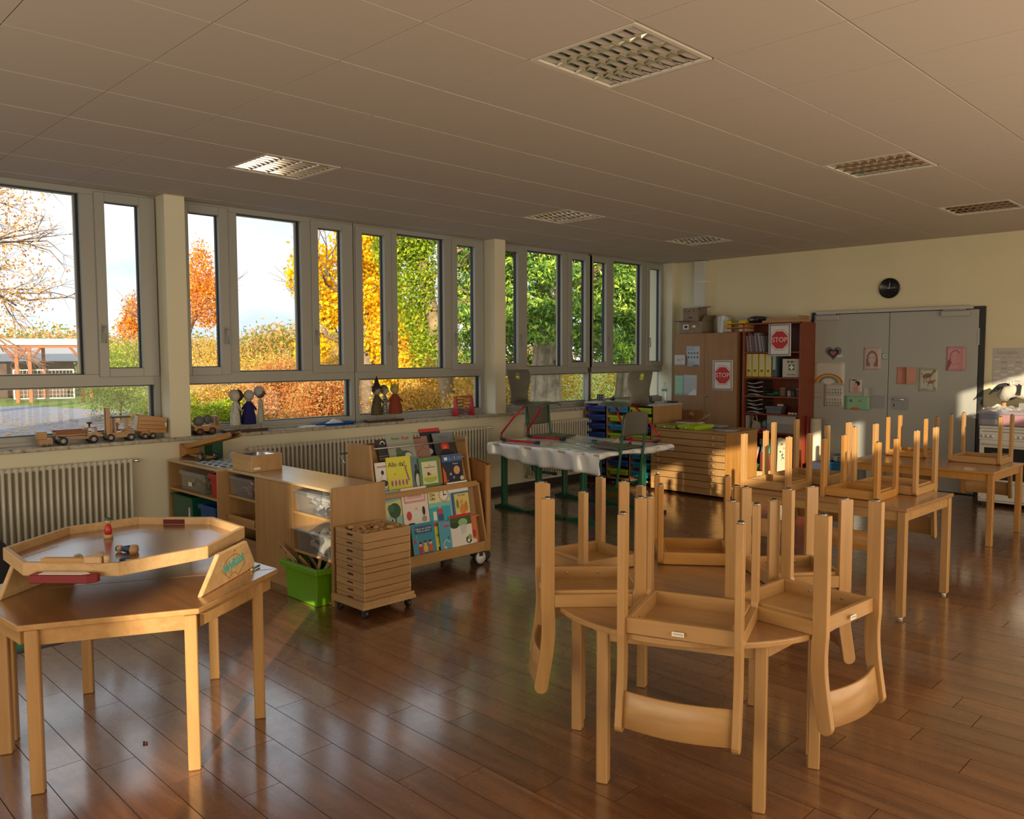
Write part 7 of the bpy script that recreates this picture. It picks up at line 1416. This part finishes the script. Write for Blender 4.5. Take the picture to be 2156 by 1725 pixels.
t = thing('red_roll', 'thin dark red roll standing between bookcase and cardboard roll', 'roll', (2.475, -0.28, 0.0)); B().lathe([(0.02, 0), (0.02, 0.86)], (0, 0, 0), 12).build('tube', C(0.30, 0.03, 0.03), t)
t = thing('blue_crate', 'blue plastic crate on the floor in front of the door', 'crate', (2.93, -0.22, 0.0)); B().box(-0.15, -0.12, 0, 0.15, 0.12, 0.29).build('crate', mat('crate_blue', (0.01, 0.15, 0.33), 0.35), t, 0.01); B().box(-0.16, -0.13, 0.25, 0.16, 0.13, 0.29).build('rim', bpy.data.materials['crate_blue'], t, 0.005)
t = thing('radio', 'small white radio lying on the blue crate', 'radio', (2.96, -0.24, 0.291)); B().box(-0.12, -0.06, 0, 0.12, 0.06, 0.075).build('body', C(0.40, 0.42, 0.46), t, 0.008); B().box(-0.12, -0.06, 0.075, 0.12, 0.06, 0.095).build('blue_top', C(0.10, 0.16, 0.26), t, 0.003)
pic(t, 'dial', [('r', BK_, -0.06, 0.012, 0.02, 0.06), ('r', (0.2, 0.3, 0.4), -0.05, 0.02, 0.01, 0.05), ('e', BK_, 0.07, 0.036, 0.028, 0.028)], front_M(-0.061))
t = thing('navy_crate', 'dark navy box on the floor left of the blue crate', 'box', (2.68, -0.40, 0.0)); B().box(-0.09, -0.10, 0, 0.09, 0.10, 0.28).build('box', C(0.04, 0.05, 0.09), t, 0.005)
t = thing('patterned_card', 'white board with black script and pink lettering leaning against the door', 'board', (3.30, -0.10, 0.0)); B().box(-0.11, -0.01, 0, 0.11, 0.01, 0.34).build('board', C(0.55, 0.55, 0.48), t, 0.001)
pic(t, 'script', [('l', BK_, [(-0.06, 0.20), (-0.04, 0.30), (0.0, 0.22), (0.03, 0.31)], 0.008), ('e', (0.6, 0.2, 0.2), 0.03, 0.24, 0.05, 0.02)], front_M(-0.0108))
# ------------------------------------------------------------------ children's drawings on the door
DY = -0.0465; GD = "drawings and cards on the grey door"
def art(*a, **k): return sheet('drawing', *a, group=GD, **k)
pk = (0.62, 0.38, 0.38); pen = (0.16, 0.09, 0.09)
heart = lambda s, cx=0.0, cy=0.5: [(cx+s*0.5*math.sin(a)**3*1.1, cy+s*0.5*(0.8125*math.cos(a)-0.3125*math.cos(2*a)-0.125*math.cos(3*a)-0.0625*math.cos(4*a))) for a in [2*PI*i/28 for i in range(28)]]
t = thing('paper_heart', 'grey and black paper heart with a pink centre on the left door leaf', 'paper heart', (2.70, DY, 1.60), group=GD)
b = B(); b.prism([(x*0.20, y*0.20) for x, y in heart(1.0)], -0.002, 0.0, 'y'); b.build('heart', C(0.17, 0.17, 0.18), t)
pic(t, 'inner_hearts', [('p', BK_, [(x*0.20, y*0.20-0.006) for x, y in heart(0.68)]), ('p', (0.2, 0.2, 0.21), [(x*0.20, y*0.20-0.008) for x, y in heart(0.4)]), ('p', (0.45, 0.10, 0.12), [(x*0.20, y*0.20-0.010) for x, y in heart(0.24)]), ('r', WH, 0.05, 0.045, 0.125, 0.065)], front_M(-0.0025))
art('rainbow drawing on white paper, left side of the left door leaf', 'drawing', 2.425, 1.285, 2.86, 1.575, DY, (0.56, 0.56, 0.51), [('a', c, 0.0, 0.04, 0.40-0.035*k, 0.435-0.035*k, 0, PI) for k, c in enumerate([(0.50, 0.05, 0.02), (0.60, 0.25, 0.04), (0.62, 0.48, 0.05), (0.20, 0.36, 0.06), (0.10, 0.26, 0.42), (0.30, 0.18, 0.38)])] + [('e', (0.66, 0.64, 0.62), 0, 0.10, 0.15, 0.13), ('e', pen, -0.02, 0.16, 0.01, 0.02)])
art('pale pink drawing of a girl with long hair, near the door seam', 'drawing', 3.095, 1.475, 3.315, 1.765, DY, (0.56, 0.42, 0.39), [('e', (0.22, 0.15, 0.15), 0, 0.50, 0.32, 0.36), ('r', (0.22, 0.15, 0.15), -0.34, 0.16, 0.34, 0.50), ('e', (0.56, 0.43, 0.40), 0, 0.50, 0.21, 0.25), ('p', (0.56, 0.43, 0.40), [(-0.12, 0.1), (0.12, 0.1), (0.08, 0.3), (-0.08, 0.3)]), ('e', pen, -0.1, 0.53, 0.045, 0.022), ('e', pen, 0.1, 0.53, 0.045, 0.022), ('e', (0.45, 0.2, 0.2), 0, 0.37, 0.05, 0.015)])
art('small turquoise card with a red heart at the door seam', 'card', 3.33, 1.61, 3.402, 1.69, DY, (0.24, 0.44, 0.44), [('r', WH, -0.3, 0.25, 0.25, 0.75), ('p', (0.5, 0.04, 0.06), heart(0.36, 0.0, 0.5))])
art('white sheet with two rows of black flower stems, left door leaf', 'drawing', 2.585, 0.985, 2.85, 1.275, DY, (0.54, 0.54, 0.48), [('l', BK_, [(-0.40+0.01, 0.08+j*0.46), (-0.2, 0.06+j*0.46), (0, 0.09+j*0.46), (0.2, 0.06+j*0.46), (0.4, 0.09+j*0.46)], 0.012) for j in (0, 1)] + [('l', BK_, [(-0.35+0.14*k, 0.08+j*0.46), (-0.34+0.14*k, 0.30+j*0.46)], 0.010) for k in range(6) for j in (0, 1)] + [('e', BK_, -0.34+0.14*k+0.03, 0.18+j*0.46, 0.035 if k != 3 else 0.06, 0.016, 0.6) for k in range(6) for j in (0, 1)] + [('e', BK_ if k == 3 else (0.2, 0.2, 0.2), -0.34+0.14*k, 0.33+j*0.46, 0.03, 0.028) for k in range(6) for j in (0, 1)])
t = art('cut-out drawing of a small pink figure with dark hair', 'drawing', 2.92, 1.18, 3.085, 1.355, DY, (0.56, 0.50, 0.48), [('e', (0.55, 0.28, 0.26), 0.0, 0.28, 0.24, 0.24), ('e', (0.60, 0.36, 0.32), 0.02, 0.62, 0.24, 0.20), ('e', BK_, 0.15, 0.68, 0.20, 0.18), ('e', (0.60, 0.36, 0.32), -0.02, 0.58, 0.18, 0.14), ('e', BK_, -0.1, 0.92, 0.22, 0.04), ('e', pen, -0.07, 0.58, 0.02, 0.025), ('e', pen, 0.05, 0.58, 0.02, 0.025)])
art('mint green drawing with three small creatures, left door leaf', 'drawing', 2.865, 0.955, 3.195, 1.135, DY, (0.26, 0.50, 0.33), [('e', (0.10, 0.22, 0.12), -0.25, 0.65, 0.07, 0.11), ('e', (0.32, 0.40, 0.10), 0.12, 0.65, 0.08, 0.12), ('e', (0.15, 0.3, 0.16), 0.12, 0.65, 0.04, 0.07), ('e', (0.55, 0.14, 0.04), -0.08, 0.08, 0.19, 0.10), ('l', (0.55, 0.14, 0.04), [(-0.12, 0.15), (-0.13, 0.25)], 0.02), ('l', (0.55, 0.14, 0.04), [(-0.03, 0.15), (-0.02, 0.25)], 0.02), ('r', (0.2, 0.4, 0.28), -0.15, 0.88, 0.1, 0.92)], (), 0.10)
art('plain white paper scrap above the mint green drawing', 'paper', 3.10, 1.13, 3.215, 1.25, DY, (0.50, 0.51, 0.48), (), (), 0.3)
art('small framed label on the far left of the door', 'label', 2.445, 1.10, 2.565, 1.175, DY, (0.44, 0.42, 0.38), [('r', (0.28, 0.20, 0.16), -0.46, 0.08, 0.46, 0.92), ('r', (0.44, 0.42, 0.38), -0.42, 0.14, 0.42, 0.86), ('r', (0.30, 0.24, 0.2), -0.1, 0.45, 0.1, 0.52)])
t = art('folded salmon pink card on the right door leaf', 'card', 3.515, 1.305, 3.635, 1.515, DY, (0.62, 0.28, 0.20), [('r', (0.5, 0.2, 0.15), -0.3, 0.84, 0.3, 0.86), ('r', (0.5, 0.2, 0.15), -0.3, 0.78, 0.1, 0.80)], (), 0.35)
B().prism([(0.06, 0.0), (0.175, 0.02), (0.175, 0.215), (0.06, 0.205)], -0.02, -0.0185, 'y').build('second_half', C(0.60, 0.30, 0.24), t)
art('grey-green printed picture of a doe and fawn, right door leaf', 'drawing', 3.775, 1.22, 3.995, 1.51, DY, (0.50, 0.50, 0.42), [('r', (0.30, 0.32, 0.26), -0.46, 0.90, 0.46, 0.96), ('e', (0.22, 0.13, 0.08), -0.05, 0.66, 0.26, 0.10, 0.15), ('l', (0.22, 0.13, 0.08), [(0.15, 0.70), (0.30, 0.86)], 0.08), ('e', (0.22, 0.13, 0.08), 0.33, 0.86, 0.09, 0.035, -0.3), ('l', (0.2, 0.1, 0.06), [(-0.22, 0.6), (-0.2, 0.34)], 0.03), ('l', (0.2, 0.1, 0.06), [(-0.14, 0.6), (-0.05, 0.38)], 0.03), ('l', (0.2, 0.1, 0.06), [(0.12, 0.6), (0.08, 0.45)], 0.03), ('l', (0.2, 0.1, 0.06), [(-0.3, 0.70), (-0.36, 0.78)], 0.03), ('e', (0.26, 0.15, 0.09), 0.15, 0.40, 0.18, 0.07, 0.1), ('l', (0.26, 0.15, 0.09), [(0.3, 0.42), (0.38, 0.50)], 0.06), ('l', (0.2, 0.1, 0.06), [(0.02, 0.36), (0.0, 0.2)], 0.025), ('l', (0.2, 0.1, 0.06), [(0.25, 0.36), (0.30, 0.2)], 0.025), ('l', (0.2, 0.1, 0.06), [(0.33, 0.88), (0.30, 0.96)], 0.02), ('e', (0.30, 0.30, 0.24), -0.2, 0.08, 0.22, 0.05), ('e', (0.30, 0.30, 0.24), 0.35, 0.12, 0.08, 0.08)])
art('bright pink sheet with a round-faced figure in pencil, right door leaf', 'drawing', 4.08, 1.475, 4.295, 1.765, DY, (0.62, 0.32, 0.33), [('a', pen, -0.02, 0.58, 0.24, 0.27, -0.3, 3.6), ('e', pen, -0.12, 0.58, 0.02, 0.015), ('e', pen, 0.10, 0.60, 0.02, 0.015), ('l', (0.45, 0.15, 0.15), [(-0.06, 0.46), (0.04, 0.45)], 0.012), ('p', (0.25, 0.10, 0.10), [(-0.46, 0.02), (-0.40, 0.02), (-0.20, 0.34), (-0.30, 0.50), (-0.42, 0.40)]), ('a', (0.45, 0.18, 0.18), 0.05, 0.05, 0.25, 0.27, 0.4, 2.4)], (), 0.12)
# wall clock
t = thing('wall_clock', 'round black wall clock with white hands above the grey door', 'clock', (3.385, -0.002, 2.505))
B().lathe([(0.125, 0), (0.128, -0.01), (0.126, -0.028), (0.118, -0.032), (0.116, -0.026)], (0, 0, 0), 40, 'y').build('case', mat('clock_black', (0.012, 0.012, 0.012), 0.3), t)
b = B(); b.lathe([(0.116, 0), (0.116, -0.001)], (0, -0.024, 0), 40, 'y'); b.build('dial', C(0.012, 0.012, 0.014), t)
for k in range(12):
    a = k*PI/6; text(str(k or 12), 0.022, C(0.10, 0.10, 0.10), t, (0.092*math.sin(a), -0.0262, 0.092*math.cos(a)), (PI/2, 0, 0), 'numeral', 0.0001)
pic(t, 'hour_hand', [('l', (0.62, 0.62, 0.60), [(0, -0.01), (0.010, 0.066)], 0.007)], front_M(-0.028)); pic(t, 'minute_hand', [('l', (0.45, 0.45, 0.43), [(-0.025, 0), (0.075, 0.003)], 0.005), ('e', (0.45, 0.45, 0.43), 0, 0, 0.007, 0.007)], front_M(-0.029))
# year planner
t = thing('year_planner', 'white school year wall planner at the right edge of the photo', 'calendar', (5.07, -0.002, 1.32))
B().box(-0.50, -0.002, 0, 0.50, 0, 0.425).build('sheet', C(0.50, 0.48, 0.45), t)
sh = []
for i in range(13):
    sh.append(('r', (0.25, 0.25, 0.25), -0.485+0.073*i, 0.315, -0.44+0.073*i, 0.319))
    for j in range(8): sh.append(('r', [(0.62, 0.62, 0.60), (0.36, 0.36, 0.36), (0.56, 0.50, 0.46), (0.30, 0.42, 0.44)][(i*5+j*3+i*j) % 4 if (i+j) % 3 else 0], -0.485+0.073*i, 0.285-0.036*j, -0.425+0.073*i, 0.288-0.036*j if (i+j) % 2 else 0.306-0.036*j))
pic(t, 'planner_grid', sh, front_M(-0.0024), 0.00002)
text('Schuljahr', 0.062, C(0.52, 0.42, 0.30), t, (-0.345, -0.0062, 0.372), (PI/2, 0, 0))
for k, (s, c) in enumerate([('2', (0.05, 0.06, 0.05)), ('0', (0.05, 0.25, 0.10)), ('2', (0.45, 0.12, 0.04)), ('5', (0.5, 0.35, 0.05))]): text(s, 0.062, C(*c), t, (-0.165+0.042*k, -0.0062, 0.372), (PI/2, 0, 0), bold=0.001)
# ------------------------------------------------------------------ stove
en = mat('enamel_white', (0.66, 0.66, 0.62), 0.25, coat=0.3)
t = thing('kitchen_stove', 'white electric kitchen stove at the right edge of the photo', 'stove', (4.93, -0.66, 0)); X = lambda v: v-4.93
B().box(X(4.635), 0.02, 0.04, X(5.23), 0.62, 0.86).build('body', en, t, 0.004); B().box(X(4.63), 0.0, 0.86, X(5.235), 0.62, 0.885).build('hob', en, t, 0.004)
B().box(X(4.635), -0.005, 0.735, X(5.23), 0.02, 0.855).build('control_panel', en, t, 0.003); B().box(X(4.66), -0.0065, 0.822, X(5.20), -0.005, 0.828).build('trim_line', C(0.08, 0.08, 0.08), t)
for k, x in enumerate((4.675, 4.722, 4.770, 4.985, 5.035, 5.085)): B().lathe([(0.020, 0), (0.020, -0.010), (0.016, -0.024)], (X(x), -0.005, 0.775), 16, 'y').build('knob', en, t)
d = B().box(X(4.64), -0.008, 0.26, X(5.225), 0.02, 0.725).build('oven_door', en, t, 0.003); B().box(X(4.69), -0.0095, 0.30, X(5.175), -0.0078, 0.65).build('oven_window', mat('oven_glass', (0.02, 0.022, 0.024), 0.08), d); B().box(X(4.76), -0.0105, 0.36, X(4.97), -0.0093, 0.60).build('inner_pane', mat('oven_inner', (0.10, 0.11, 0.11), 0.2), d)
b = B(); b.tube([(X(4.68), -0.01, 0.685), (X(4.69), -0.045, 0.69), (X(5.17), -0.045, 0.69), (X(5.18), -0.01, 0.685)], 0.010, 8); b.build('oven_handle', en, d)
B().box(X(4.64), -0.006, 0.07, X(5.225), 0.02, 0.25).build('drawer', en, t, 0.003); B().lathe([(0.006, 0), (0.006, -0.003)], (X(4.66), -0.006, 0.09), 8, 'y').build('screw', C(0.2, 0.2, 0.2), t)
for x in (4.66, 5.2):
    for y in (0.05, 0.58): B().lathe([(0.018, 0), (0.018, 0.04)], (X(x), y, 0), 10).build('foot', blackp, t)
ST = 0.886
t = tub('clear_bin', 'clear plastic bin of pink and blue cloths standing on the stove', 'storage box', 4.86, -0.46, ST, 0.52, 0.34, 0.165, glassy('bin_clear', (0.86, 0.87, 0.90), 0.12, 0.08, 0.10), False, None, 0.95)
b = B(); b.prism(rrect(-0.06, 0.008, 0.23, 0.14, 0.02), -0.14, 0.13, 'y'); b.build('pink_cloth', C(0.70, 0.16, 0.20), t, 0.01); b = B(); b.prism(rrect(-0.235, 0.075, -0.09, 0.14, 0.02), -0.14, 0.13, 'y'); b.build('blue_cloth', C(0.03, 0.07, 0.25), t, 0.01); b = B(); b.prism(rrect(-0.235, 0.008, -0.08, 0.07, 0.02), -0.14, 0.13, 'y'); b.build('grey_cloth', C(0.30, 0.31, 0.36), t, 0.01)
t = thing('plastic_wrap', 'crumpled clear plastic wrap lying over the bin on the stove', 'plastic film', (4.88, -0.46, ST+0.170))
b = B(); b.grid(lambda u, v: (-0.27+0.54*u, -0.16+0.32*v, 0.012+0.022*math.sin(9*u+5*v)*math.sin(7*v+2)+0.018*math.sin(23*u)*math.cos(19*v)), 34, 20); b.smooth = False; b.build('film', glassy('wrap', (0.9, 0.9, 0.92), 0.25, 0.12, 0.22, (0.8, 0.8, 0.82)), t)
for sm_ in t.children[0].data.polygons: sm_.use_smooth = False
t = thing('hobby_horse', 'white cloth hobby horse head with a black mane and wooden stick, on the stove', 'toy', (4.86, -0.22, ST)); wc = mat('horse_cloth', (0.56, 0.54, 0.46), 0.9, bump=0.4, bscale=40)
b = B(); b.tube([(-0.14, 0, 0.0), (-0.10, 0, 0.26)], 0.024, 10); b.build('stick', beech, t); b = B(); b.tube([(-0.13, 0, 0.28), (-0.06, 0, 0.36), (0.04, 0, 0.38), (0.16, 0, 0.32), (0.26, 0, 0.25)], [0.065, 0.085, 0.085, 0.070, 0.045], 14); b.ball((0.26, 0, 0.25), 0.05, 0.045, 0.045); b.build('head', wc, t)
b = B(); r = random.Random(2)
for k in range(16):
    u = k/15; x = -0.17+0.23*u; z = 0.33+0.115*math.sin(PI*min(1, u+0.15)); b.tube([(x, -0.01, z), (x-0.035, -0.03, z-0.005), (x-0.06-0.02*r.random(), -0.045, z-0.055)], [0.022, 0.018, 0.005], 6)
b.build('mane', C(0.015, 0.015, 0.018), t); b = B(); b.prism([(0.03, 0.34), (0.075, 0.33), (0.085, 0.44), (0.05, 0.46)], -0.088, -0.08, 'y'); b.build('bridle', blackp, t); b = B(); b.ball((0.11, -0.062, 0.365), 0.014); b.build('eye', blackp, t)
for s in (-1, 1): b = B(); b.tube([(-0.03, s*0.05, 0.44), (-0.04, s*0.06, 0.49)], [0.02, 0.006], 7); b.build('ear', wc, t)
t = thing('grey_box', 'grey box with a black and white plush on it, right rear of the stove', 'box', (5.06, -0.18, ST)); B().box(-0.15, -0.10, 0, 0.13, 0.10, 0.24).build('box', C(0.24, 0.24, 0.23), t, 0.006)
t = thing('plush_toy', 'small black and white plush toy on the grey box', 'plush toy', (5.05, -0.20, ST+0.241)); b = B(); b.ball((0, 0, 0.03), 0.055, 0.045, 0.03); b.build('body', C(0.02, 0.02, 0.025), t); b = B(); b.ball((-0.03, -0.035, 0.03), 0.022, 0.015, 0.015); b.ball((0.03, -0.035, 0.035), 0.02, 0.015, 0.013); b.build('white_patches', C(0.55, 0.62, 0.66), t)
